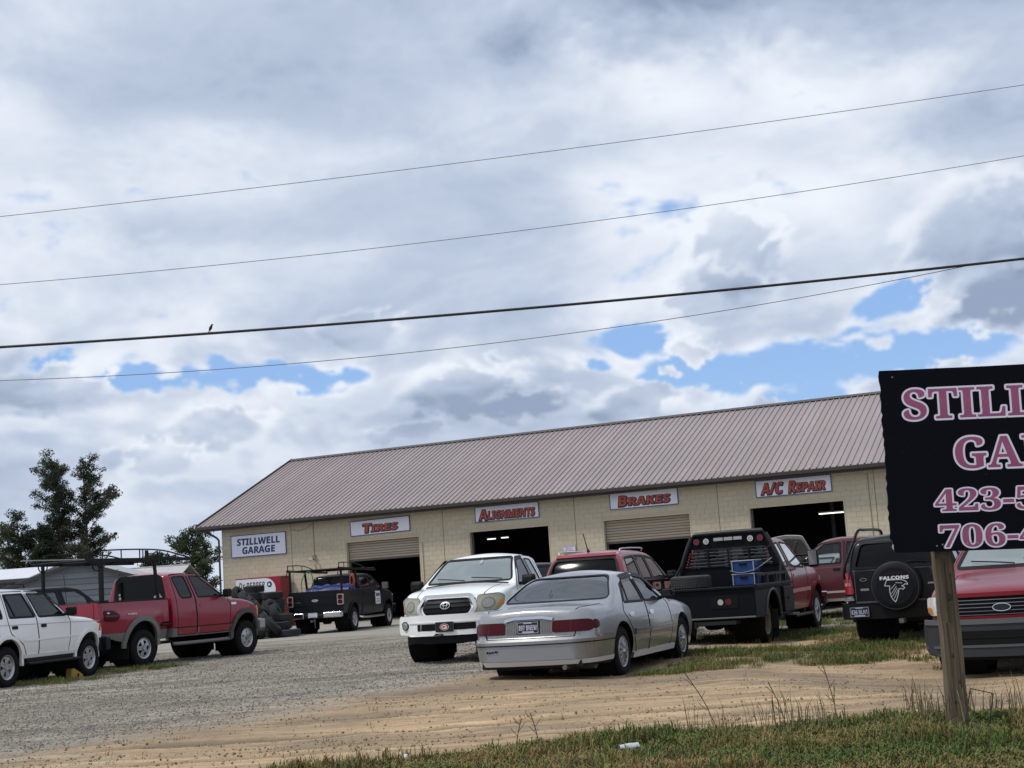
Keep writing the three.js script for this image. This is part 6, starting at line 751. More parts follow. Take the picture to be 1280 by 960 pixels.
  const binM = mat(0.012, 0.05, 0.20, 0.5), rimM = mat(0.25, 0.28, 0.34, 0.5);
  for (const [y, lab] of [[DY, 'blue plastic tote, lower of the two stacked on the flatbed'], [DY + 0.24, 'blue plastic tote, upper of the two stacked on the flatbed']]) { const b = at(thing('storage_tote', lab, 'tote', [0, 0, 0], 0, 'blue totes stacked on the flatbed')); const g = bx(0.5, 0.2, 0.42, 0.85, y + 0.105, 0.44, 0.02); const a = g.attributes.position; for (let i = 0; i < a.count; i++) { const k = 0.92 + 0.08 * (a.getY(i) - y) / 0.2; a.setX(i, 0.85 + (a.getX(i) - 0.85) * k); a.setZ(i, 0.44 + (a.getZ(i) - 0.44) * k); } g.computeVertexNormals(); obj('tub', g, binM, b); obj('tote_rim', [bx(0.53, 0.025, 0.45, 0.85, y + 0.212, 0.44, 0.01)], rimM, b); obj('handle_slot', bx(0.01, 0.04, 0.14, 0.595, y + 0.15, 0.44), M.black, b); obj('corner_rib', [bx(0.02, 0.18, 0.02, 0.60, y + 0.11, 0.64), bx(0.02, 0.18, 0.02, 0.60, y + 0.11, 0.24)], rimM, b); }
  const rp3 = at(thing('tow_strap', 'pale strap drawn over the blue totes to the rack of the flatbed', 'strap')); obj('strap', tube([[0.58, DY + 0.28, 0.2], [0.58, DY + 0.24, 0.4], [0.6, DY + 0.27, 0.62], [0.8, DY + 0.34, 0.72], [1.2, DY + 0.48, 0.84]], 0.009, 30, 5), mat(0.25, 0.23, 0.2, 0.8), rp3);
}
const suvSpec = (o) => ({ hw0: 0.9, roofHW: 0.66, roofY: 1.70, r: 0.09, rp: 0.16, rpR: 0.14, bendF: 0.18, bendR: 0.07, wb: 2.65, archR: 0.43, archY: 0.40, wheel: { R: 0.365, w: 0.24, rim: 0.21, style: st5 }, x0: -0.88, x1: 3.5,
  belt: [[-1, 1.12], [2.1, 1.12], [3.5, 1.06]], hw: [[-0.9, 0.89], [1, 0.9], [2.65, 0.9], [3.5, 0.84]], sill: [[-0.9, 0.42], [0.6, 0.4], [2.2, 0.4], [3.5, 0.42]], crown: [[-0.9, 0.04], [1, 0.05], [2, 0.05], [3.5, 0.06]], ...o });
{ // black off-road wagon with a spare tyre cover
  const t = thing('off_road_wagon', 'black off-road wagon seen from behind with a round spare tyre cover on its tailgate', 'suv'), P_ = paints.black;
  const S = vehicle(t, suvSpec({ paint: P_, seed: 61, dust: 0.25, wear: 0.1, rpR: 0.13,
    top: [[-0.88, 1.18], [-0.86, 1.3], [-0.76, 1.62], [-0.68, 1.69], [-0.4, 1.725], [0.6, 1.735], [1.2, 1.70], [1.42, 1.64], [2.06, 1.2], [2.12, 1.17], [2.8, 1.12], [3.3, 1.03], [3.44, 0.95], [3.5, 0.82]], flare: { w: 0.07, t: 0.04, mat: M.satin }, sideGlass: G.dark,
    hood: { x0: 2.16, x1: 3.4, z: 0.7 }, windshield: { zb: 0.74, yb: 1.22, zt: 0.6, yt: 1.6, x0: 1.35, x1: 2.08 }, backlight: { zb: 0.72, yb: 1.2, zt: 0.6, yt: 1.60, x0: -0.9, x1: -0.7, glass: G.blackout, r: 0.08 },
    doors: [{ poly: [[1.02, 0.45], [2.0, 0.45], [2.1, 1.12], [1.46, 1.62], [0.9, 1.65], [0.98, 1.12]], handle: [1.2, 1.0] }, { poly: [[0.5, 0.62], [0.6, 0.45], [1.0, 0.45], [0.95, 1.12], [0.87, 1.65], [0.1, 1.63], [0.05, 1.1], [0.2, 0.85]], handle: [0.3, 1.0] }],
    windows: [{ poly: [[1.06, 1.145], [1.92, 1.145], [1.42, 1.59], [0.95, 1.615]] }, { poly: [[0.14, 1.145], [0.92, 1.145], [0.84, 1.61], [0.16, 1.6]] }, { poly: [[-0.7, 1.15], [0.02, 1.145], [0.04, 1.6], [-0.6, 1.57]] }],
    lines: [], mirror: { at: [1.98, 1.14], out: 0.15 }, cabin: { x0: 0, x1: 2.0, floor: 0.5, dash: 1.14, seat: 0.78, rows: [1.2, 0.3] } }));
  obj('rear_bumper', [strip(dense([[-0.9, 0.53], [0.9, 0.53]], 0.05, false), S.rear, 0.26, 0.09, 0.1)], M.satin, t); obj('bumper_step', strip(dense([[-0.7, 0.665], [0.7, 0.665]], 0.05, false), S.rear, 0.025, 0.11, 0.1), mat(0.06, 0.06, 0.062, 0.5), t);
  for (const sg of [1, -1]) { const q = obj('tail_light', patch(roundPoly([[sg * 0.74, 0.80], [sg * 0.90, 0.80], [sg * 0.90, 1.14], [sg * 0.78, 1.14]], 0.04), S.rear, 0.02, 0.04, 2), phys(0.28, 0.012, 0.012, 0.2, 0, { clearcoat: 0.6 }), t); obj('clear_lens', patch(roundPoly([[sg * 0.78, 0.93], [sg * 0.885, 0.93], [sg * 0.885, 0.985], [sg * 0.79, 0.985]], 0.02), S.rear, 0.026, 0.01, 1), mat(0.4, 0.2, 0.19, 0.3), q); obj('bumper_cap', patch(roundPoly([[sg * 0.74, 0.70], [sg * 0.90, 0.69], [sg * 0.90, 0.76], [sg * 0.78, 0.77]], 0.02), S.rear, 0.05, 0.05, 1), mat(0.3, 0.3, 0.3, 0.35, 0.5), t);
    obj('roof_rail', [tube([[-0.86, 1.04, sg * 0.88], [-0.86, 1.25, sg * 0.85], [-0.72, 1.6, sg * 0.72], [-0.55, 1.80, sg * 0.65], [-0.2, 1.82, sg * 0.62], [1.0, 1.82, sg * 0.6], [1.2, 1.72, sg * 0.6]], 0.024, 50, 8)], M.satin, t); }
  obj('gate_seam', [strip(dense([[-0.72, 0.68], [-0.72, 1.16]], 0.06, false), S.rear, 0.012, 0.002, 0.004), strip(dense([[0.72, 0.68], [0.72, 1.16]], 0.06, false), S.rear, 0.012, 0.002, 0.004), strip(dense([[-0.74, 1.165], [0.74, 1.165]], 0.06, false), S.rear, 0.02, 0.004, 0.004)], mat(0.07, 0.075, 0.08, 0.4), t);
  // cover: a shallow drum with rounded edge, print on its face
  const cz = -0.04, cy = 0.90, R = 0.385, lat = new THREE.LatheGeometry([[0.001, 0], [R * 0.72, -0.004], [R * 0.9, -0.018], [R * 0.975, -0.045], [R, -0.09], [R, -0.2], [R * 0.95, -0.235], [R * 0.8, -0.24]].map(([r, y]) => new THREE.Vector2(r, y)), 48); lat.rotateZ(Math.PI / 2);
  const sc = grp('spare_tyre_cover', t, [-1.16, cy, cz]); obj('cover', lat, phys(0.010, 0.011, 0.015, 0.55, 0, { specularIntensity: 0.35 }), sc); obj('cover_seam', new THREE.TorusGeometry(R * 0.935, 0.007, 6, 48).rotateY(Math.PI / 2).translate(0.028, 0, 0), mat(0.03, 0.03, 0.034, 0.5), sc);
  const face = new THREE.CircleGeometry(R * 0.74, 40); face.rotateY(-Math.PI / 2); face.translate(-0.003, 0, 0);
  obj('cover_print', face, new THREE.MeshPhysicalMaterial({ roughness: 0.55, specularIntensity: 0.3, map: canvasTex(512, 512, (c, W) => {
    c.fillStyle = '#17181d'; c.fillRect(0, 0, W, W); const F = globalThis.fitText_;
    F(c, 'ATLANTA', W * 0.5, W * 0.145, W * 0.5, W * 0.06, 'bold 60px sans-serif', (k, s) => { k.fillStyle = '#3a2327'; k.fillText(s, 0, 0); });
    F(c, 'FALCONS', W * 0.5, W * 0.275, W * 0.80, W * 0.09, 'bold 80px sans-serif', (k, s) => { k.lineWidth = 5; k.strokeStyle = '#d6d8de'; k.strokeText(s, 0, 0); k.fillStyle = '#d6d8de'; k.fillText(s, 0, 0); });
    c.save(); c.translate(W * 0.5, W * 0.64); c.scale(1.12, 1.12); c.strokeStyle = '#c5c8cf'; c.fillStyle = '#17181d'; c.lineJoin = 'round'; c.lineWidth = 9;
    c.beginPath(); c.moveTo(-125, -72); c.lineTo(-95, -140); c.lineTo(60, -140); c.bezierCurveTo(120, -135, 160, -110, 158, -75); c.lineTo(128, -84); c.bezierCurveTo(118, -70, 100, -64, 84, -62); c.lineTo(120, -40); c.lineTo(98, -16); c.bezierCurveTo(72, -34, 50, -30, 44, -14); c.bezierCurveTo(36, 40, 16, 90, -8, 132); c.bezierCurveTo(-62, 92, -78, 10, -62, -66); c.closePath(); c.fill(); c.stroke();
    c.lineWidth = 6; for (const [a, b, d, e] of [[-50, 30, 20, -60], [-42, 66, 26, -36], [-24, 96, 34, -10], [-60, -20, 10, -86]]) { c.beginPath(); c.moveTo(a, b); c.lineTo(d, e); c.stroke(); } c.beginPath(); c.moveTo(10, -104); c.lineTo(96, -96); c.stroke(); c.restore();
  }) }), sc);
  plate(t, S.rear(0, 0.52, 0.105).x, 0.52, -0.66, true, plateTex('836 BLH1', '#14162a', '#b9bccb', '#a3a9bb'), 0.3, 0.155);
  obj('tailgate_badge', [strip(oval(-0.58, 1.02, 0.055, 0.022, 16), S.rear, 0.008, 0.006, 0.006, true), patch(rect(-0.64, -0.50, 0.845, 0.88, 0.01), S.rear, 0.006, 0.006, 0), patch(rect(0.42, 0.60, 0.9, 0.925, 0.01), S.rear, 0.006, 0.006, 0)], mat(0.3, 0.3, 0.31, 0.3, 0.6), t);
  obj('spare_carrier', [bx(0.2, 0.24, 0.24, -0.92, cy, cz, 0.03)], M.dark, t); obj('high_brake_light', bx(0.04, 0.03, 0.3, -0.72, 1.69, 0.1), M.red, t); obj('rear_wiper', tube([S.rear(0.0, 1.22, 0.02), S.rear(0.2, 1.27, 0.05), S.rear(0.44, 1.25, 0.05)], 0.009, 10, 5), M.black, t); obj('tow_hitch', bx(0.25, 0.07, 0.07, -1.0, 0.36, 0), M.steel, t); obj('muffler', cyl(0.1, 0.1, 0.6, 12, -0.55, 0.42, 0.3, 'z'), M.under, t);
  for (const sg of [1, -1]) obj('headlight', patch(circle(sg * 0.62, 0.88, 0.1, 18), S.front, 0.02, 0.03, 1), M.lens, t);
  park(t, 5.49, 24.1, 24.5, 0, -0.84);
}
{ // red wagon facing the camera at the right edge
  const t = thing('suv', 'red four-door wagon facing the camera behind the roadside sign, cut off by the right edge', 'suv'), P_ = paints.redSun;
  const S = vehicle(t, suvSpec({ paint: P_, wb: 2.89, hw0: 0.92, roofHW: 0.68, roofY: 1.74, seed: 71, dust: 0.3, wear: 0.3, x0: -0.95, x1: 3.74, rp: 0.26, bendF: 0.2, noseP: (y) => -0.05 * sst(0.75, 1.0, y),
    top: [[-0.95, 1.2], [-0.93, 1.4], [-0.8, 1.68], [-0.6, 1.74], [0.6, 1.78], [1.3, 1.75], [1.55, 1.69], [2.3, 1.25], [2.38, 1.225], [2.9, 1.16], [3.4, 1.07], [3.6, 1.01], [3.69, 0.95], [3.74, 0.86]], belt: [[-1, 1.16], [2.3, 1.16], [3.7, 1.05]], hw: [[-0.95, 0.9], [1, 0.92], [2.9, 0.92], [3.74, 0.86]],
    hood: { x0: 2.42, x1: 3.66, z: 0.72, k: 0.88 }, windshield: { zb: 0.78, yb: 1.26, zt: 0.63, yt: 1.68, x0: 1.5, x1: 2.34, glass: G.screen }, backlight: { zb: 0.7, yb: 1.22, zt: 0.6, yt: 1.62, x0: -0.95, x1: -0.7 },
    doors: [{ poly: [[1.1, 0.46], [2.15, 0.46], [2.28, 1.16], [1.6, 1.66], [1.0, 1.7], [1.06, 1.16]], handle: [1.3, 1.02] }, { poly: [[0.55, 0.64], [0.65, 0.46], [1.08, 0.46], [1.04, 1.16], [0.97, 1.7], [0.2, 1.68], [0.15, 1.12], [0.3, 0.9]], handle: [0.4, 1.02] }],
    windows: [{ poly: [[1.14, 1.19], [2.12, 1.19], [1.57, 1.63], [1.05, 1.66]] }, { poly: [[0.22, 1.19], [1.02, 1.19], [0.95, 1.66], [0.25, 1.65]] }, { poly: [[-0.75, 1.2], [0.1, 1.19], [0.12, 1.65], [-0.65, 1.62]], glass: G.dark }],
    mirror: { at: [2.08, 1.19], out: 0.15, w: 0.22, h: 0.16 }, cabin: { x0: 0, x1: 2.28, floor: 0.5, dash: 1.18, seat: 0.82, rows: [1.35, 0.4], mat: M.greycloth } }));
  const F = S.front, rp_ = (p, r = 0.03) => roundPoly(p, r, 3);
  const gp = [[-0.50, 0.72], [0.50, 0.72], [0.57, 0.84], [0.60, 0.955], [-0.60, 0.955], [-0.57, 0.84]];
  obj('grille_surround', strip(dense(rp_([[-0.53, 0.695], [0.53, 0.695], [0.61, 0.83], [0.635, 0.965], [-0.635, 0.965], [-0.61, 0.83]], 0.05), 0.05), F, 0.05, 0.045, 0.05, true), phys(0.16, 0.006, 0.012, 0.3, 0, { specularIntensity: 0.5 }), t);
  const gr = obj('grille', patch(rp_(gp, 0.04), F, 0.010, 0.02, 2), M.black, t); for (let i = 0; i < 5; i++) { const y = 0.735 + i * 0.042, hw = lerp(0.5, 0.585, i / 4); obj('grille_bar', strip(dense([[-hw, y], [hw, y]], 0.08, false), F, 0.009, 0.032, 0.024), mat(0.12, 0.12, 0.125, 0.4, 0.5), gr); }
  const em = obj('emblem', patch(oval(0, 0.815, 0.10, 0.043, 26), F, 0.04, 0.02, 1), phys(0.012, 0.014, 0.022, 0.4, 0, { specularIntensity: 0.4 }), t); obj('emblem_ring', strip(oval(0, 0.815, 0.10, 0.043, 28), F, 0.008, 0.046, 0.02, true), M.chrome, em);
  for (const sg of [1, -1]) { const h = obj('headlight', patch(rp_([[sg * 0.60, 0.735], [sg * 0.88, 0.74], [sg * 0.91, 0.82], [sg * 0.90, 0.95], [sg * 0.67, 0.96]], 0.03), F, 0.02, 0.05, 3), M.lens, t); obj('reflector_bowl', patch(rp_(rect(sg * 0.72 - 0.07, sg * 0.72 + 0.07, 0.77, 0.92), 0.04), F, 0.026, 0.01, 1), mat(0.6, 0.6, 0.57, 0.2, 0.6), h); obj('turn_signal', patch(rp_([[sg * 0.82, 0.75], [sg * 0.895, 0.76], [sg * 0.90, 0.84], [sg * 0.83, 0.83]], 0.02), F, 0.027, 0.01, 1), mat(0.45, 0.17, 0.04, 0.3), h); }
  const bm = obj('front_bumper', patch(rp_([[-0.90, 0.26], [0.90, 0.26], [0.93, 0.45], [0.92, 0.69], [-0.92, 0.69], [-0.93, 0.45]], 0.07), F, 0.07, 0.12, 4), phys(0.030, 0.034, 0.040, 0.5, 0, { specularIntensity: 0.5 }), t);
  obj('bumper_top', strip(dense([[-0.9, 0.66], [0.9, 0.66]], 0.05, false), F, 0.06, 0.082, 0.03), mat(0.085, 0.095, 0.105, 0.5), bm); obj('air_intake', patch(rp_([[-0.52, 0.40], [0.52, 0.40], [0.58, 0.555], [-0.58, 0.555]], 0.03), F, 0.082, 0.01, 3), M.black, bm); obj('intake_bar', [strip(dense([[-0.54, 0.48], [0.54, 0.48]], 0.1, false), F, 0.012, 0.09, 0.012)], M.satin, bm); obj('bumper_line', strip(dense([[-0.9, 0.36], [-0.55, 0.38], [0.55, 0.38], [0.9, 0.36]], 0.06, false), F, 0.03, 0.08, 0.02), mat(0.07, 0.075, 0.083, 0.5), bm); obj('bumper_scratch', patch(rp_([[-0.9, 0.47], [-0.68, 0.445], [-0.62, 0.46], [-0.66, 0.475], [-0.88, 0.49]], 0.01), F, 0.0745, 0.004, 0), mat(0.2, 0.2, 0.2, 0.6), bm);
  obj('lower_valance', patch(rect(-0.7, 0.7, 0.22, 0.3), F, 0.0, 0.1, 2), M.black, t);
  park(t, 5.06, 18.0, 208, 2.89, 0.9, -0.23);
}
{ // wine-coloured crossover beyond the sedan
  const t = thing('crossover', 'wine red crossover seen from behind over the silver sedan\'s roof, antenna on its roof', 'suv'), P_ = paints.wine;
  const S = vehicle(t, suvSpec({ paint: P_, seed: 81, dust: 0.4, wear: 0.8, wb: 2.85, hw0: 0.93, roofHW: 0.68, rpR: 0.2, bendR: 0.12, x0: -1.0, x1: 3.75,
    top: [[-1.0, 1.08], [-0.97, 1.22], [-0.72, 1.62], [-0.6, 1.70], [-0.2, 1.75], [0.8, 1.77], [1.5, 1.72], [1.75, 1.64], [2.55, 1.16], [2.62, 1.13], [3.2, 1.06], [3.6, 0.95], [3.75, 0.78]], sideGlass: G.tint, windshield: { zb: 0.76, yb: 1.18, zt: 0.6, yt: 1.6, x0: 1.7, x1: 2.58, glass: G.clear }, backlight: { zb: 0.74, yb: 1.17, zt: 0.62, yt: 1.60, x0: -1, x1: -0.65, glass: G.blackout, r: 0.1 },
    doors: [{ poly: [[1.15, 0.45], [2.3, 0.45], [2.4, 1.1], [1.8, 1.6], [1.08, 1.66], [1.1, 1.12]], handle: [1.35, 1.0] }, { poly: [[0.5, 0.6], [0.6, 0.45], [1.12, 0.45], [1.08, 1.12], [1.04, 1.66], [0.3, 1.66], [0.2, 1.1], [0.3, 0.85]], handle: [0.45, 1.0] }],
    windows: [{ poly: [[1.18, 1.14], [2.26, 1.14], [1.74, 1.57], [1.14, 1.62]] }, { poly: [[0.3, 1.15], [1.08, 1.14], [1.02, 1.62], [0.36, 1.62]] }, { poly: [[-0.62, 1.17], [0.2, 1.15], [0.26, 1.62], [-0.42, 1.58]] }], seal: 0.03,
    mirror: { at: [2.2, 1.14], out: 0.14 }, cabin: { x0: 0, x1: 2.5, floor: 0.5, dash: 1.12, seat: 0.8, rows: [1.4, 0.45], mat: M.greycloth } }));
  for (const sg of [1, -1]) { obj('tail_light', patch(roundPoly([[sg * 0.72, 0.82], [sg * 0.92, 0.82], [sg * 0.90, 1.14], [sg * 0.80, 1.14]], 0.04), S.rear, 0.02, 0.04, 2), M.red, t); obj('roof_rail', tube([[-0.4, 1.70, sg * 0.62], [-0.25, 1.765, sg * 0.62], [1.3, 1.775, sg * 0.6], [1.45, 1.72, sg * 0.58]], 0.016, 30, 6), mat(0.5, 0.5, 0.5, 0.4, 0.5), t); }
  obj('roof_spoiler', strip(dense([[-0.6, 1.655], [0.6, 1.655]], 0.08, false), S.screen(-1, -0.6, -1), 0.05, 0.03, 0.04), (() => { const m = P_.clone(); m.vertexColors = false; return m; })(), t); obj('antenna', [rod([-0.3, 1.76, -0.05], [-0.5, 2.1, -0.07], 0.01, 6), cyl(0.02, 0.035, 0.05, 8, -0.29, 1.77, -0.05)], M.black, t); obj('rear_bumper', strip(dense([[-0.9, 0.55], [0.9, 0.55]], 0.06, false), S.rear, 0.28, 0.06, 0.08), (() => { const m = P_.clone(); m.vertexColors = false; return m; })(), t);
  t.position.set(1.42, gy(1.4, 28.6), -28.9); t.rotation.y = Math.PI / 2 - 19 * Math.PI / 180;
}
{ // dark wagon further back, only its roof end shows
  const t = thing('suv', 'black wagon of which only the roof end shows between the white pickup and the crossover', 'suv');
  vehicle(t, suvSpec({ paint: paints.black, seed: 91, dust: 0.2, wear: 0.2, top: [[-0.88, 1.1], [-0.85, 1.3], [-0.7, 1.6], [-0.5, 1.68], [0.4, 1.72], [1.2, 1.68], [1.45, 1.6], [2.1, 1.15], [2.7, 1.08], [3.3, 1.0], [3.5, 0.8]], windshield: { zb: 0.72, yb: 1.18, zt: 0.6, yt: 1.58, x0: 1.4, x1: 2.1 }, backlight: { zb: 0.7, yb: 1.16, zt: 0.6, yt: 1.58, x0: -0.9, x1: -0.65 },
    windows: [{ poly: [[1.06, 1.145], [1.92, 1.145], [1.42, 1.57], [0.95, 1.6]] }, { poly: [[0.14, 1.145], [0.92, 1.145], [0.84, 1.6], [0.16, 1.6]] }, { poly: [[-0.7, 1.15], [0.02, 1.145], [0.04, 1.58], [-0.6, 1.54]] }], cabin: { x0: 0, x1: 2.0, floor: 0.5, dash: 1.14, seat: 0.78, rows: [1.2, 0.3] } }));
  t.position.set(-0.15, 0, -38.6); t.rotation.y = Math.PI / 2 - 60 * Math.PI / 180;
}
{ // maroon pickup side-on behind the red flatbed
  const t = thing('pickup_truck', 'dark maroon pickup side-on between the red flatbed and the black wagon', 'pickup'), w = { R: 0.39, w: 0.26, rim: 0.21, style: st5 }, P_ = paints.maroon;
  vehicle(t, pickupBase({ paint: P_, x0: 0.95, x1: 4.4, wb: 3.6, axles: [3.6, 3.6], hw0: 0.98, roofHW: 0.74, roofY: 1.82, seed: 95, dust: 0.25, wear: 0.5, top: [[0.95, 1.74], [1.0, 1.78], [1.3, 1.82], [2.0, 1.84], [2.35, 1.80], [2.5, 1.74], [3.15, 1.28], [3.3, 1.25], [4.0, 1.18], [4.3, 1.08], [4.4, 0.9]], belt: [[0.9, 1.22], [3.2, 1.22], [4.4, 1.15]], hw: [[0.95, 0.96], [3, 0.98], [4.4, 0.92]], sill: [[0.95, 0.4], [4.4, 0.45]], archR: 0.47, archY: 0.43, wheel: w, sideGlass: G.clear, windshield: { zb: 0.8, yb: 1.3, zt: 0.66, yt: 1.7, x0: 2.4, x1: 3.2, glass: G.clear }, backlight: { zb: 0.7, yb: 1.24, zt: 0.62, yt: 1.7, x0: 0.9, x1: 1.1, vertical: true, glass: G.clear },
    doors: [{ poly: [[2.05, 0.43], [3.1, 0.43], [3.18, 1.2], [2.48, 1.72], [2.0, 1.75], [2.03, 1.22]], handle: [2.2, 1.1] }, { poly: [[1.1, 0.43], [2.03, 0.43], [2.0, 1.22], [1.97, 1.75], [1.15, 1.74], [1.08, 1.22]] }], windows: [{ poly: [[2.1, 1.24], [3.02, 1.24], [2.44, 1.69], [2.06, 1.71]] }, { poly: [[1.16, 1.24], [1.96, 1.24], [1.93, 1.71], [1.2, 1.70]], glass: G.tint }],
    lines: [{ name: 'side_moulding', pts: [[1.0, 0.60], [3.12, 0.60]], w: 0.045, t: 0.012, mat: mat(0.5, 0.48, 0.47, 0.4) }, { name: 'rocker_strip', pts: [[1.0, 0.42], [3.12, 0.42]], w: 0.06, t: 0.015, mat: M.chrome }, { name: 'body_crease', pts: [[1.0, 1.18], [4.2, 1.12]], w: 0.014, t: 0.004, mat: mat(0.2, 0.06, 0.07, 0.3) }], mirror: { at: [2.92, 1.24], out: 0.16, w: 0.22, h: 0.2 }, cabin: { x0: 1.0, x1: 3.15, floor: 0.55, dash: 1.22, seat: 0.88, rows: [2.25, 1.4], mat: M.cloth } }));
  bedOf(t, { x0: -1.1, x1: 0.92, rail: 1.22, body: { hw0: 0.98, hw: [[-1.1, 0.96], [0.92, 0.96]], sill: [[-1.1, 0.55], [0.92, 0.42]], tuckS: 0.05 }, archR: 0.47, archY: 0.43, wheel: w, gateZ: 0.76, gateY: 0.75, paint: P_, dust: 0.2, seed: 96 });
  t.rotation.y = Math.PI / 2 + 78 * Math.PI / 180; { const v = V(2.05, 0, -0.98).applyAxisAngle(V(0, 1, 0), t.rotation.y); t.position.set(7.22 - v.x, gy(7.2, 33), -33 - v.z); }
}
{ // dark pickup whose cab shows over the red pickup's bed
  const t = thing('pickup_truck', 'dark pickup whose cab windows show above the red pickup bed, before the grey shed', 'pickup'), w = { R: 0.38, w: 0.26, rim: 0.2, style: st5 }, P_ = paints.navy;
  vehicle(t, pickupBase({ paint: P_, x0: 0.8, x1: 4.2, wb: 3.4, axles: [3.4, 3.4], hw0: 0.93, roofHW: 0.70, roofY: 1.88, seed: 98, dust: 0.2, wear: 0.3, top: [[0.8, 1.82], [0.86, 1.86], [1.1, 1.90], [1.9, 1.91], [2.15, 1.88], [2.3, 1.82], [2.9, 1.36], [3.0, 1.33], [3.7, 1.28], [4.1, 1.15], [4.2, 0.95]], belt: [[0.8, 1.32], [3, 1.32], [4.2, 1.25]], hw: [[0.8, 0.9], [2, 0.93], [4.2, 0.88]], sill: [[0.8, 0.5], [4.2, 0.5]], archR: 0.46, archY: 0.42, wheel: w, sideGlass: G.clear, windshield: { zb: 0.76, yb: 1.38, zt: 0.62, yt: 1.78, x0: 2.2, x1: 2.95, glass: G.clear }, backlight: { zb: 0.68, yb: 1.36, zt: 0.6, yt: 1.78, x0: 0.7, x1: 0.95, vertical: true, glass: G.clear },
    doors: [{ poly: [[1.72, 0.52], [2.8, 0.52], [2.9, 1.3], [2.26, 1.8], [1.66, 1.83], [1.7, 1.32]], handle: [1.88, 1.2] }], windows: [{ poly: [[1.76, 1.34], [2.5, 1.34], [2.4, 1.62], [2.14, 1.77], [1.72, 1.79]] }, { poly: [[2.55, 1.34], [2.78, 1.34], [2.5, 1.56]], r: 0.02 }, { poly: [[0.98, 1.34], [1.6, 1.34], [1.56, 1.79], [1.02, 1.78]] }], lines: [], cabin: { x0: 0.85, x1: 2.85, floor: 0.6, dash: 1.3, seat: 0.85, rows: [1.95] } }));
  bedOf(t, { x0: -1.1, x1: 0.77, rail: 1.3, body: { hw0: 0.93, hw: [[-1.1, 0.92], [0.77, 0.92]], sill: [[-1.1, 0.6], [0.77, 0.5]], tuckS: 0.05 }, archR: 0.46, archY: 0.42, wheel: w, gateZ: 0.74, gateY: 0.8, paint: P_, dust: 0.2, seed: 99 });
  t.rotation.y = Math.PI / 2 - 33 * Math.PI / 180; { const v = V(2.5, 0, 0.9).applyAxisAngle(V(0, 1, 0), t.rotation.y); t.position.set(-10.85 - v.x, 0, -36.2 - v.z); }
}
{ // pale car in front of the right bay with its bonnet propped open
  const t = thing('hatchback_car', 'pale car with its hood propped open behind the red flatbed, before the rightmost bay', 'car'), P_ = paints.grey;
  const S = vehicle(t, suvSpec({ paint: P_, seed: 101, dust: 0.2, wear: 0.2, hw0: 0.86, roofHW: 0.58, roofY: 1.42, wheel: { R: 0.32, w: 0.2, rim: 0.2, style: st5 }, archR: 0.38, archY: 0.34, belt: [[-1, 0.92], [3.5, 0.9]], hw: [[-0.9, 0.85], [3.5, 0.82]], sill: [[-0.9, 0.25], [3.5, 0.25]], top: [[-0.88, 0.9], [-0.8, 1.1], [-0.3, 1.38], [0.6, 1.44], [1.2, 1.40], [1.4, 1.34], [2.1, 1.0], [2.7, 0.96], [3.3, 0.86], [3.5, 0.7]], windshield: { zb: 0.66, yb: 1.02, zt: 0.54, yt: 1.32, x0: 1.35, x1: 2.1 }, backlight: { zb: 0.64, yb: 1.0, zt: 0.54, yt: 1.3, x0: -0.9, x1: -0.3 }, windows: [{ poly: [[1.0, 0.94], [1.95, 0.94], [1.4, 1.28], [0.95, 1.31]] }, { poly: [[0.1, 0.94], [0.95, 0.94], [0.9, 1.31], [0.2, 1.29]] }], cabin: { x0: 0, x1: 2.0, floor: 0.3, dash: 0.98, seat: 0.5, rows: [1.2, 0.4] } }));
  const hd = grp('open_hood', t, [2.12, 1.02, 0]); hd.rotation.z = 0.98; hd.scale.setScalar(0.86);
  obj('hood_skin', patch(roundPoly([[0, -0.7], [1.25, -0.58], [1.3, 0], [1.25, 0.58], [0, 0.7]], 0.1, 4), (a, z, o) => V(a, o + 0.05 - 0.06 * z * z, z), 0.02, 0.02, 3), mat(0.5, 0.5, 0.5, 0.4), hd); obj('hood_liner', patch(roundPoly([[0.08, -0.6], [1.15, -0.5], [1.2, 0], [1.15, 0.5], [0.08, 0.6]], 0.1, 4), (a, z, o) => V(a, o + 0.03 - 0.06 * z * z, z), -0.01, 0.01, 2), mat(0.10, 0.09, 0.088, 0.8), hd); obj('hood_brace', [bar([0.1, -0.02, -0.5], [1.1, 0.0, 0.3], 0.06, 0.03), bar([0.1, -0.02, 0.5], [1.1, 0.0, -0.3], 0.06, 0.03)], mat(0.14, 0.13, 0.125, 0.7), hd); obj('engine_bay', [bx(1.1, 0.1, 1.1, 2.8, 0.9, 0)], M.dark, t);
  t.rotation.y = Math.PI / 2 - 225 * Math.PI / 180; { const v = V(2.6, 0, 0).applyAxisAngle(V(0, 1, 0), t.rotation.y); t.position.set(6.95 - v.x, 0, -38 - v.z); }
}
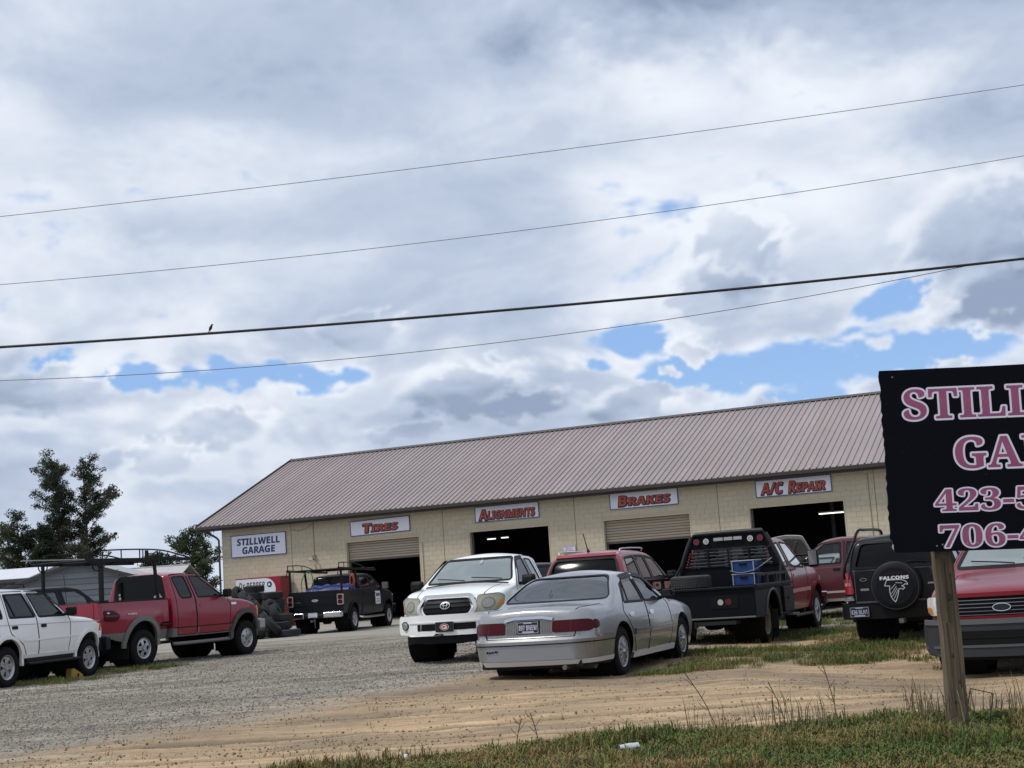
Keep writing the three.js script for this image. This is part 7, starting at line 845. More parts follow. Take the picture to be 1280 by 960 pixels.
// ---------------------------------------------------------------- roadside sign
{
  const t = thing('roadside_sign', 'black plywood roadside sign with pink white-edged lettering on grey wooden posts', 'sign', [0, 0, 0]);
  const wood = (() => { const m = dataTex(256, (u, v) => { const g = tfbm(u, v * 0.12 + 0.01, 32, 3, 61), b = tfbm(u, v * 0.5, 4, 4, 62), q = 0.55 + 0.55 * (g - 0.5) + 0.3 * (b - 0.5); return [toS(0.12 * q * 2), toS(0.09 * q * 2), toS(0.056 * q * 2)]; }, true), b = dataTex(256, (u, v) => { const g = tfbm(u, v * 0.1 + 0.01, 32, 3, 61); return [g, g, g]; }); return new THREE.MeshStandardMaterial({ map: m, bumpMap: b, bumpScale: 0.01, roughness: 0.9 }); })();
  const W = 2.56, H = 1.305, ed = []; reseed(9);
  const sh = new THREE.Shape(); sh.moveTo(0.03, 0); for (let y = 0.04; y < H; y += 0.035) sh.lineTo(rr(-0.007, 0.007) + (y < 0.09 ? 0.012 : 0), y); sh.lineTo(0, H); for (let x = 0.2; x < W; x += 0.2) sh.lineTo(x, H + rr(-0.002, 0.002)); sh.lineTo(W, H); sh.lineTo(W, 0); sh.closePath();
  const bd = grp('board', t, [2.60, 1.266, -10.3]); bd.rotation.set(0, -0.095, -0.035, 'YXZ');
  const g = new THREE.ExtrudeGeometry(sh, { depth: 0.018, bevelEnabled: false }); g.translate(0, 0, -0.02); obj('plywood', g, phys(0.010, 0.011, 0.016, 0.5, 0, { specularIntensity: 0.5 }), bd);
  const face = new THREE.ShapeGeometry(sh); { const p = face.attributes.position, u = face.attributes.uv; for (let i = 0; i < p.count; i++) u.setXY(i, p.getX(i) / W, p.getY(i) / H); } face.translate(0, 0, 0.0005);
  const tex = canvasTex(2048, 1048, (c, CW, CH) => {
    const k = CW / W; c.fillStyle = '#0c0e15'; c.fillRect(0, 0, CW, CH);
    for (let i = 0; i < 260; i++) { c.fillStyle = `rgba(${rnd() < 0.5 ? '60,62,72' : '4,4,8'},${0.05 + 0.1 * rnd()})`; c.fillRect(rnd() * CW, rnd() * CH, 2 + rnd() * 60, 1 + rnd() * 3); }
    const row = (s, x0, x1, y0, y1, font) => globalThis.fitText_(c, s, (x0 + x1) / 2 * k, (y0 + y1) / 2 * k, (x1 - x0) * k, (y1 - y0) * k, font, (q, w) => {
      q.lineJoin = 'round'; q.strokeStyle = '#ddd6e2'; q.lineWidth = 20; q.strokeText(w, 0, 0); q.strokeStyle = '#7d5c7c'; q.lineWidth = 2; q.fillStyle = '#9c5b79'; q.strokeText(w, 0, 0); q.fillText(w, 0, 0);
      const gr = q.createLinearGradient(0, -160, 0, 10); gr.addColorStop(0, 'rgba(120,88,130,0.55)'); gr.addColorStop(0.4, 'rgba(150,70,100,0.1)'); gr.addColorStop(1, 'rgba(110,70,110,0.35)'); q.fillStyle = gr; q.fillText(w, 0, 0);
    });
    row('STILLWELL', 0.145, 2.04, 0.145, 0.365, 'bold 200px serif'); row('GARAGE', 0.475, 1.85, 0.505, 0.73, 'bold 200px serif');
    row('423-5', 0.325, 1.035, 0.87, 1.03, 'bold 200px serif'); row('706-4', 0.335, 1.045, 1.125, 1.285, 'bold 200px serif');
    c.globalAlpha = 1; for (let i = 0; i < 46; i++) { c.fillStyle = `rgba(190,190,200,${0.15 + 0.4 * rnd()})`; const x = rnd() * CW * 0.5, y = rnd() * CH; c.fillRect(x, y, 1 + rnd() * 3, 1 + rnd() * 2); }
    for (const [x, y] of [[0.32, 1.27], [0.36, 1.262], [0.53, 1.258], [0.56, 1.256], [0.6, 1.256], [0.64, 1.252], [0.09, 0.05]]) { c.fillStyle = 'rgba(150,150,158,0.8)'; c.beginPath(); c.arc(x * k, y * k, 5, 0, 7); c.fill(); }
    c.strokeStyle = 'rgba(90,88,100,0.7)'; c.lineWidth = 2; c.beginPath(); c.moveTo(0.66 * k, 0.37 * k); c.lineTo(0.76 * k, 0.17 * k); c.stroke();
    c.fillStyle = 'rgba(205,205,210,0.9)'; for (const [x, y, w, h] of [[0.0, 1.25, 0.02, 0.05], [0.03, 1.315, 0.05, 0.012], [0.1, 1.31, 0.06, 0.008]]) c.fillRect(x * k, y * k, w * k, h * k);
  });
  obj('sign_face', face, new THREE.MeshPhysicalMaterial({ map: tex, roughness: 0.6, specularIntensity: 0.12 }), bd);
  for (const x of [2.985, 4.47]) {
    const p = new THREE.BoxGeometry(0.118, 2.5, 0.1, 3, 24, 3), a = p.attributes.position, uv = p.attributes.uv; for (let i = 0; i < a.count; i++) { const y = a.getY(i); a.setX(i, a.getX(i) * (1.06 - 0.05 * y) + 0.006 * noise3(y * 2, x, 1) + 0.003 * noise3(y * 9, a.getX(i) * 20, x)); a.setZ(i, a.getZ(i) + 0.004 * noise3(y * 5, 3, x)); uv.setXY(i, uv.getX(i) * 0.5, uv.getY(i) * 2); } p.computeVertexNormals();
    p.translate(x, 1.2, -10.42 - (x - 3) * 0.09); const po = obj('post', p, wood, t); if (x < 4) { const kn = mat(0.05, 0.035, 0.022, 0.9); for (const [kx, ky, r] of [[0.012, 0.93, 0.02], [-0.01, 0.52, 0.016], [0.02, 0.34, 0.012], [-0.02, 0.2, 0.01]]) { const s = new THREE.SphereGeometry(r, 10, 8); s.scale(0.8, 1.3, 0.3); s.translate(x + kx, ky, -10.368); obj('knot', s, kn, po); } for (const [cx, y0, y1] of [[-0.03, 0.1, 0.75], [0.03, 0.3, 1.1], [-0.005, 0.75, 1.2], [0.04, 0.05, 0.4]]) obj('crack', bar([x + cx, y0, -10.367], [x + cx + 0.006, y1, -10.367], 0.006, 0.004), kn, po); }
  }
}
{
  const t = thing('wire_sign_frame', 'rusty bent wire yard-sign frame leaning in the grass right of the sign post', 'wire frame'), m = mat(0.035, 0.028, 0.025, 0.7, 0.4), z = -10.05;
  obj('wire_leg', rod([2.98, 0.315, z], [2.86, -0.06, z + 0.05], 0.0042), m, t); obj('wire_leg', rod([3.132, 0.272, z], [3.03, -0.06, z + 0.05], 0.0042), m, t); obj('cross_wire', rod([2.98, 0.315, z], [3.132, 0.272, z], 0.0036), m, t); obj('cross_wire', rod([2.914, 0.115, z + 0.02], [3.065, 0.07, z + 0.02], 0.0036), m, t);
}
// ---------------------------------------------------------------- small things on the lot
{
  const t = thing('wheel_chock', 'yellow wheel chock on the gravel behind the white wagon\'s front tyre', 'chock', P(-8.74, 28.0, gy(-8.74, 28)), 0.9), s = new THREE.Shape([[-0.13, 0], [0.14, 0], [0.12, 0.05], [-0.06, 0.17], [-0.11, 0.17]].map((q) => new THREE.Vector2(...q))), g = new THREE.ExtrudeGeometry(s, { depth: 0.17, bevelEnabled: true, bevelSize: 0.008, bevelThickness: 0.008, bevelSegments: 1 }); g.translate(0, 0, -0.085);
  obj('wedge', g, mat(0.40, 0.25, 0.03, 0.6), t); obj('grip_rib', [0, 1, 2].map((i) => { const b = bx(0.02, 0.014, 0.17, 0, 0, 0); b.rotateZ(-0.58); b.translate(-0.03 + i * 0.05, 0.16 - i * 0.033, 0); return b; }), mat(0.30, 0.18, 0.02, 0.7), t); obj('end_slot', bx(0.02, 0.06, 0.05, 0.02, 0.05, 0.092), M.dark, t);
  const c = thing('litter_can', 'crushed pale can lying in the front grass', 'can', P(0.63, 10.15, gy(0.63, 10.15) + 0.045), 0.35); const cg = new THREE.CylinderGeometry(0.028, 0.03, 0.14, 14, 6); cg.rotateZ(Math.PI / 2); { const a = cg.attributes.position; for (let i = 0; i < a.count; i++) a.setXYZ(i, a.getX(i), a.getY(i) * (0.75 + 0.25 * Math.abs(noise3(a.getX(i) * 30, 1, 2))), a.getZ(i)); cg.computeVertexNormals(); } obj('can_body', cg, mat(0.55, 0.58, 0.58, 0.35, 0.3), c); obj('can_rim', [cyl(0.024, 0.024, 0.004, 14, 0.071, 0, 0, 'x'), cyl(0.024, 0.024, 0.004, 14, -0.071, 0, 0, 'x')], M.alloy, c);
  const p = thing('litter_paper', 'scrap of white paper at the bottom edge of the lot', 'litter', P(-0.945, 10.45, gy(-0.945, 10.45) + 0.03), 1.1); const pg = new THREE.BoxGeometry(0.05, 0.006, 0.09, 6, 1, 8); { const a = pg.attributes.position; for (let i = 0; i < a.count; i++) a.setY(i, a.getY(i) + 0.35 * Math.abs(a.getX(i)) + 0.02 * noise3(a.getX(i) * 40, 2, a.getZ(i) * 40)); pg.computeVertexNormals(); } pg.rotateX(0.9); pg.translate(0, 0.02, 0); obj('paper', pg, mat(0.66, 0.64, 0.62, 0.8), p);
}
{ // drink machine against the wall, crates beside it
  const v = thing('vending_machine', 'red and white drink machine against the wall behind the tyre pile', 'vending machine'); onWall(v, -4.08, 0, 0.5);
  const red = mat(0.20, 0.012, 0.026, 0.4); obj('cabinet', bx(2.46, 2.2, 0.8, 0, 1.12, 0, 0.03), red, v);
  const f = new THREE.PlaneGeometry(2.4, 1.1); f.translate(0, 1.66, 0.402); obj('lit_front', f, new THREE.MeshStandardMaterial({ roughness: 0.35, map: canvasTex(768, 352, (c, W, H) => {
    c.fillStyle = '#8e1c33'; c.fillRect(0, 0, W, H); c.fillStyle = '#d3d9de'; c.beginPath(); c.moveTo(0, H * 0.04); c.lineTo(W * 0.66, H * 0.04); c.bezierCurveTo(W * 0.97, H * 0.04, W * 0.97, H * 0.96, W * 0.66, H * 0.96); c.lineTo(0, H * 0.96); c.closePath(); c.fill();
    const F = globalThis.fitText_; F(c, 'PEPPER', W * 0.45, H * 0.30, W * 0.42, H * 0.26, 'bold 90px sans-serif', (k, s) => { k.fillStyle = '#3b2340'; k.fillText(s, 0, 0); }, 0.15); F(c, 'Dr', W * 0.14, H * 0.30, W * 0.14, H * 0.26, 'bold 90px sans-serif', (k, s) => { k.fillStyle = '#3b2340'; k.fillText(s, 0, 0); }, 0.15);
    F(c, 'PEPPER', W * 0.45, H * 0.62, W * 0.38, H * 0.2, 'bold 90px sans-serif', (k, s) => { k.fillStyle = '#7d2038'; k.fillText(s, 0, 0); }, 0.15);
    c.fillStyle = '#26344a'; c.beginPath(); c.ellipse(W * 0.76, H * 0.3, W * 0.055, H * 0.12, -0.2, 0, 7); c.fill(); c.fillStyle = '#d3d9de'; c.beginPath(); c.ellipse(W * 0.752, H * 0.3, W * 0.026, H * 0.05, -0.2, 0, 7); c.fill();
  }) }), v);
  obj('lower_panel', bx(2.3, 0.9, 0.03, 0, 0.55, 0.4, 0.01), mat(0.06, 0.014, 0.018, 0.5), v); obj('coin_panel', bx(0.3, 0.36, 0.03, 0.95, 0.98, 0.41, 0.01), M.satin, v); obj('foot', [-1.1, 1.1].map((x) => bx(0.1, 0.06, 0.6, x, 0.03, 0)), M.dark, v);
  for (let i = 0; i < 4; i++) {
    const c = thing('plastic_crate', ['dark red plastic crate at the bottom of the stack beside the drink machine', 'dark red plastic crate second from the ground beside the drink machine', 'dark red plastic crate third from the ground beside the drink machine', 'dark red plastic crate topmost of the stack beside the drink machine'][i], 'crate', [0, 0, 0], 0, 'red crates beside the drink machine'); onWall(c, -2.55 + 0.02 * (i % 2), 0.02 + i * 0.3, 0.9);
    const m = mat(0.10, 0.022, 0.02, 0.6), q = []; for (const s of [1, -1]) { for (let k = 0; k < 5; k++) { q.push(bx(0.035, 0.28, 0.02, -0.17 + k * 0.085, 0.14, s * 0.19), bx(0.02, 0.28, 0.035, s * 0.19, 0.14, -0.17 + k * 0.085)); } for (const y of [0.02, 0.1, 0.18, 0.27]) q.push(bx(0.4, 0.03, 0.02, 0, y, s * 0.191), bx(0.02, 0.03, 0.38, s * 0.191, y, 0)); } obj('lattice', q, m, c); obj('crate_base', bx(0.37, 0.015, 0.37, 0, 0.012, 0), m, c);
  }
}
{ // the heap of used tyres
  const G_ = [wheelGeo({ R: 0.34, w: 0.22, rim: 0.2, style: st5 }).tyre, wheelGeo({ R: 0.37, w: 0.25, rim: 0.21, style: st5 }).tyre], tm = [mat(0.022, 0.022, 0.023, 0.9), mat(0.034, 0.034, 0.036, 0.9), mat(0.028, 0.030, 0.034, 0.88)];
  const row = ['first, highest and leftmost', 'second', 'third', 'fourth', 'fifth', 'sixth', 'seventh, lowest and rightmost'], LEAN = [...row.map((q) => q + ' of the leaning used tyres sliding down behind the red pickup'), 'leaning used tyre low at the front middle of the heap', 'leaning used tyre at the front left of the heap', 'leaning used tyre close behind the red pickup headlight', 'leaning used tyre propped on the right upright stack, upper one', 'leaning used tyre propped on the right upright stack, lower one'];
  const FLAT = ['flat used tyre at the bottom right of the heap behind another', 'flat used tyre on the ground nearest the dark pickup bumper', 'flat used tyre second from the ground at the right foot of the heap', 'flat used tyre third from the ground at the right foot of the heap', 'flat used tyre on the ground just right of the red pickup front wheel'];
  reseed(303); const list = [];
  for (let i = 0; i < 7; i++) list.push([-9.08 + rr(-0.05, 0.05), 0.13 + i * 0.245, 48.5 + rr(-0.05, 0.05), 'f', `used tyre number ${['lowest', 'second', 'third', 'fourth', 'fifth', 'sixth', 'topmost'][i]} in the left upright stack`]);
  for (let i = 0; i < 6; i++) list.push([-8.32 + rr(-0.06, 0.06), 0.13 + i * 0.245, 47.9 + rr(-0.05, 0.05), 'f', `used tyre ${['lowest', 'second', 'third', 'fourth', 'fifth', 'topmost'][i]} in the right upright stack`]);
  for (const q of [[-8.0, 0.13, 46.9], [-7.62, 0.13, 46.6], [-7.98, 0.38, 46.95], [-7.9, 0.63, 47.1], [-8.75, 0.13, 46.4]]) list.push([...q, 'f']);
  for (const q of [[-9.25, 1.38, 47.0, 0.5, 0.7], [-9.0, 1.22, 46.9, 0.6, 0.75], [-8.8, 1.08, 46.8, 0.55, 0.8], [-8.6, 0.9, 46.75, 0.6, 0.75], [-8.45, 0.72, 46.7, 0.5, 0.85], [-8.3, 0.55, 46.6, 0.6, 0.9], [-8.14, 0.42, 46.4, 0.5, 0.95], [-8.62, 0.42, 46.2, 0.3, 1.1], [-9.0, 0.55, 46.3, 0.4, 1.0], [-9.3, 0.8, 46.5, 0.4, 0.9], [-8.28, 0.9, 47.2, 0.2, 0.6], [-8.1, 0.72, 47.1, 0.7, 0.5]]) list.push(q);
  list.forEach((q, i) => { const o = thing('used_tyre', q[3] === 'f' && q[4] ? q[4] : q[3] === 'f' ? FLAT[i - 13] : LEAN[i - 18], 'tyre', [q[0], q[1], -q[2]], 0, q[3] === 'f' && q[4] ? 'tyres in upright stacks' : q[3] === 'f' ? 'tyres flat at the foot of the heap' : 'tyres leaning in the heap'); const m = obj('casing', G_[i % 2], tm[i % 3], o); if (q[3] === 'f') o.rotation.set(Math.PI / 2 + rr(-0.04, 0.04), rr(-0.04, 0.04), rr(0, 6)); else { o.rotation.order = 'YXZ'; o.rotation.set(-q[4] * 0.8, q[3] + 0.75 + rr(-0.25, 0.35), rr(0, 6)); } });
}
// ---------------------------------------------------------------- overhead cables and the bird
{
  const wire = (pts, x0, x1, r, m, label) => { const [[a, A], [b, B], [c, C]] = pts, f = (x) => A * (x - b) * (x - c) / ((a - b) * (a - c)) + B * (x - a) * (x - c) / ((b - a) * (b - c)) + C * (x - a) * (x - b) / ((c - a) * (c - b)), q = []; for (let x = x0; x <= x1 + 1e-6; x += (x1 - x0) / 60) q.push(V(x, f(x), -26)); tag(obj('overhead_cable', new THREE.TubeGeometry(new THREE.CatmullRomCurve3(q), 120, r, 6), m), label, 'cable'); return f; };
  const thin = mat(0.18, 0.18, 0.19, 0.6), thick = mat(0.012, 0.012, 0.014, 0.6);
  wire([[-9.28, 8.6], [0.29, 9.09], [9.93, 9.79]], -16, 16, 0.0062, thin, 'thin overhead cable, highest of the four crossing the sky'); wire([[-9.31, 7.31], [0.19, 7.65], [9.77, 8.43]], -16, 16, 0.0062, thin, 'thin overhead cable, second highest of the four crossing the sky');
  const f = wire([[-9.33, 6.14], [0.09, 6.19], [9.55, 6.49]], -16, 16, 0.026, thick, 'thick black overhead cable with a bird perched on it'); wire([[-9.34, 5.52], [0.05, 5.61], [8.36, 6.41]], -16, 8.5, 0.007, thin, 'thin overhead cable hanging lowest, meeting the thick one at right');
  const b = thing('bird', 'small dark bird perched on the thick overhead cable at left', 'bird', [-5.46, f(-5.46) + 0.026, -26]); b.scale.setScalar(0.78); const m = mat(0.02, 0.02, 0.022, 0.8);
  const body = new THREE.LatheGeometry([[0.001, -0.075], [0.018, -0.06], [0.034, -0.02], [0.036, 0.02], [0.026, 0.055], [0.022, 0.068], [0.024, 0.085], [0.017, 0.103], [0.001, 0.108]].map(([r, y]) => new THREE.Vector2(r, y)), 14); body.rotateZ(-0.45); body.translate(0.01, 0.09, 0); obj('body', body, m, b);
  const tail = bx(0.022, 0.09, 0.012, 0, -0.045, 0, 0.004); tail.rotateZ(-0.3); tail.translate(-0.025, 0.03, 0); obj('tail', tail, m, b); const bk = new THREE.ConeGeometry(0.007, 0.026, 6); bk.rotateZ(-1.7); bk.translate(0.078, 0.175, 0); obj('beak', bk, mat(0.05, 0.045, 0.03, 0.7), b); obj('leg', [rod([0, 0.03, 0.008], [0, -0.004, 0.01], 0.003, 4), rod([0.004, 0.03, -0.008], [0.004, -0.004, -0.01], 0.003, 4)], m, b); const wg = new THREE.SphereGeometry(0.035, 10, 8); wg.scale(0.5, 1.3, 0.3); wg.rotateZ(-0.4); wg.translate(0.0, 0.085, 0.033); const wg2 = wg.clone(); wg2.translate(0, 0, -0.066); obj('wing', wg, m, b); obj('wing', wg2, m, b);
}
// ---------------------------------------------------------------- sheds at the left
{
  const s = thing('shed', 'grey gabled shed with lapped siding behind the red pickup', 'shed', P(-17.83, 58, 0)), hw = 2.75, ey = 2.33, ay = 3.2, L = 7, side = mat(0.21, 0.225, 0.245, 0.7), side2 = mat(0.17, 0.182, 0.20, 0.7), rf = mat(0.36, 0.37, 0.37, 0.5, 0.2), dk = mat(0.045, 0.045, 0.048, 0.7);
  const bp = 0.235; for (let i = 0; i * bp < ay - 0.05; i++) { const y = i * bp, w = y + bp < ey ? hw * 2 : Math.max(0.25, 2 * hw * (ay - y - bp * 0.5) / (ay - ey)); const ww = Math.min(hw * 2, w); const g = bx(ww, bp + 0.02, 0.02, 0, 0, 0); g.rotateX(-0.22); g.translate(0, y + bp / 2, 0); obj('siding_board', g, i % 2 ? side : side2, s); }
  const gs = new THREE.Shape([[-hw, 0], [hw, 0], [hw, ey], [0, ay], [-hw, ey]].map((q) => new THREE.Vector2(...q))), gg = new THREE.ExtrudeGeometry(gs, { depth: L, bevelEnabled: false }); gg.translate(0, 0, -L - 0.03); obj('shed_wall', gg, side2, s);
  const sl = Math.hypot(hw + 0.25, (ay - ey) * (hw + 0.25) / hw), an = Math.atan2(ay - ey, hw); for (const k of [1, -1]) { const g = new THREE.BoxGeometry(sl, 0.06, L + 0.5); g.translate(k * sl / 2, 0.05, 0); g.rotateZ(-k * an); g.translate(0, ay, -L / 2 + 0.1); obj('roof', g, rf, s); const e = new THREE.BoxGeometry(sl, 0.12, 0.03); e.translate(k * sl / 2, 0.01, 0); e.rotateZ(-k * an); e.translate(0, ay, 0.37); obj('barge_board', e, dk, s); }
  s.rotation.y = 0.1;
  const q = thing('shed', 'low shed with a pale sheet roof behind the red pickup cab', 'shed', P(-19.2, 66, -0.15), -0.06), w = mat(0.2, 0.195, 0.185, 0.8), pale = mat(0.44, 0.43, 0.42, 0.5, 0.1); obj('shed_wall', [bx(6.6, 2.4, 0.2, 0, 1.2, 0), bx(0.2, 2.4, 4, -3.2, 1.2, -2), bx(0.2, 2.4, 4, 3.2, 1.2, -2), bx(6.6, 2.4, 0.2, 0, 1.2, -4)], w, q); for (let i = 0; i < 8; i++) { const g = new THREE.BoxGeometry(0.85, 0.04, 2.7); g.translate(0, 0, -1.3); g.rotateX(0.32); g.translate(-3.0 + i * 0.86, 2.42, 0.35); obj('roof_sheet', g, pale, q); } { const g = new THREE.BoxGeometry(6.9, 0.04, 2.7); g.translate(0, 0, 1.3); g.rotateX(-0.32); g.translate(0.0, 2.42, -4.5); obj('rear_roof', g, pale, q); }
  const z = thing('shed', 'white-roofed open shed at the far left edge', 'shed', P(-24.3, 63, 0), -0.15), wht = mat(0.6, 0.62, 0.66, 0.5, 0.1); for (const [x, d] of [[-2.6, 0], [0, 0], [2.6, 0], [-2.6, -4], [2.6, -4]]) obj('post', bx(0.12, 2.7, 0.12, x, 1.35, d), dk, z); obj('fascia', bx(6.2, 0.16, 0.04, 0, 2.76, 0.32), dk, z); for (let i = 0; i < 7; i++) { const g = new THREE.BoxGeometry(0.875, 0.03, 2.6); g.translate(0, 0, -1.3); g.rotateX(0.2); g.translate(-2.64 + i * 0.88, 2.82, 0.34); obj('roof_sheet', g, wht, z); } { const g = new THREE.BoxGeometry(6.2, 0.03, 2.6); g.translate(0, 0, 1.3); g.rotateX(-0.2); g.translate(0, 2.82, -4.74); obj('rear_roof', g, wht, z); } obj('back_wall', bx(6, 2.7, 0.1, 0, 1.35, -4.2), mat(0.12, 0.12, 0.13, 0.8), z);
}
// ---------------------------------------------------------------- trees
const leafM = (r, g, b) => new THREE.MeshPhysicalMaterial({ color: lin(r, g, b), roughness: 0.9, side: THREE.DoubleSide, vertexColors: true, specularIntensity: 0.3, transmission: 0.35, thickness: 0 });
function leaves(clumps, leafSize, perUnit) { // small crossed blades through each clump's volume
  const P = [], C = [], N = []; const v = V(0, 0, 0), u = V(0, 0, 0), w = V(0, 0, 0);
  for (const [cx, cy, cz, r, flat] of clumps) { const n = Math.round(perUnit * r * r), tone = rr(0.6, 1.35); for (let i = 0; i < n; i++) { const th = rr(0, 6.283), ph = Math.acos(rr(-1, 1)), q = r * Math.pow(rnd(), 0.5); v.set(cx + q * Math.sin(ph) * Math.cos(th), cy + q * Math.cos(ph) * flat, cz + q * Math.sin(ph) * Math.sin(th)); u.set(rr(-1, 1), rr(-0.5, 1), rr(-1, 1)).normalize().multiplyScalar(leafSize * rr(0.7, 1.5)); w.set(rr(-1, 1), rr(-1, 1), rr(-1, 1)).cross(u).normalize().multiplyScalar(leafSize * rr(0.25, 0.5)); P.push(v.x - w.x, v.y - w.y, v.z - w.z, v.x + w.x, v.y + w.y, v.z + w.z, v.x + u.x, v.y + u.y, v.z + u.z); const nn = w.clone().cross(u).normalize(); for (let k = 0; k < 3; k++) { C.push(tone * rr(0.85, 1.1), tone, tone * 0.9); N.push(nn.x, nn.y, nn.z); } } }
  const g = new THREE.BufferGeometry(); g.setAttribute('position', new THREE.Float32BufferAttribute(P, 3)); g.setAttribute('normal', new THREE.Float32BufferAttribute(N, 3)); g.setAttribute('color', new THREE.Float32BufferAttribute(C, 3)); return g;
}
const bark = mat(0.075, 0.06, 0.05, 0.95);
function tree(name, label, x, d, H, prof, o = {}) {
  reseed(o.seed ?? 1); const t = thing(name, label, o.cat ?? 'tree', P(x, d, 0)), lean = o.lean ?? 0, R0 = o.r ?? H * 0.014, tr = [], cl = [], tk = [];
  const at = (f) => V(lean * f * H + 0.12 * H * 0.06 * Math.sin(f * 7 + (o.seed ?? 1)), f * H, 0.1 * Math.sin(f * 5));
  for (let i = 0; i <= 12; i++) tk.push(at(i / 12));
  { const c = new THREE.CatmullRomCurve3(tk), g = new THREE.TubeGeometry(c, 30, R0, 8), a = g.attributes.position; for (let i = 0; i < a.count; i++) { const f = clamp(a.getY(i) / H), p = c.getPoint(f), k = 1 - 0.85 * f; a.setX(i, p.x + (a.getX(i) - p.x) * k); a.setZ(i, p.z + (a.getZ(i) - p.z) * k); } g.computeVertexNormals(); tr.push(g); }
  const nL = o.limbs ?? 46, base = o.base ?? 0.25;
  for (let i = 0; i < nL; i++) { const f = lerp(base, 0.985, (i + rnd()) / nL), az = o.wild ? rr(0, 6.283) : i * 2.4 + rr(-0.5, 0.5), side = Math.cos(az), pr = prof(f, side), len = pr * (o.wild ? rr(0.35, 1.2) : rr(0.55, 1.08)); if (len < 0.1) continue; const a = at(f), up = (o.rise ?? 0.35) * len * rr(0.5, 1.5), e = a.clone().add(V(Math.cos(az) * len, up, Math.sin(az) * len)), m = a.clone().lerp(e, 0.5).add(V(0, -0.06 * len + 0.1 * rr(-1, 1) * len, 0)); tr.push(new THREE.TubeGeometry(new THREE.QuadraticBezierCurve3(a, m, e), 6, Math.max(0.018, R0 * 0.28 * (1 - f * 0.6)), 5)); const cr = o.clump ?? 0.5, q = new THREE.QuadraticBezierCurve3(a, m, e); const nc = Math.max(1, Math.round(len / cr * (o.fill ?? 1))); for (let k = 0; k < nc; k++) { const s = lerp(o.inner ?? 0.45, 1.02, (k + rnd()) / nc), p = q.getPoint(Math.min(1, s)); if (rnd() < (o.gap ?? 0.12)) continue; cl.push([p.x + rr(-0.3, 0.3) * cr, p.y + rr(-0.1, 0.3) * cr, p.z + rr(-0.3, 0.3) * cr, cr * (o.wild ? rr(0.45, 1.5) : rr(0.55, 1.15)), o.flat ?? 0.75]); } }
  cl.push([at(1).x, H, 0, (o.clump ?? 0.5) * 0.7, 0.9]);
  obj('trunk', tr, bark, t); obj('crown', leaves(cl, o.leaf ?? 0.16, o.dens ?? 420), o.mat, t); return t;
}
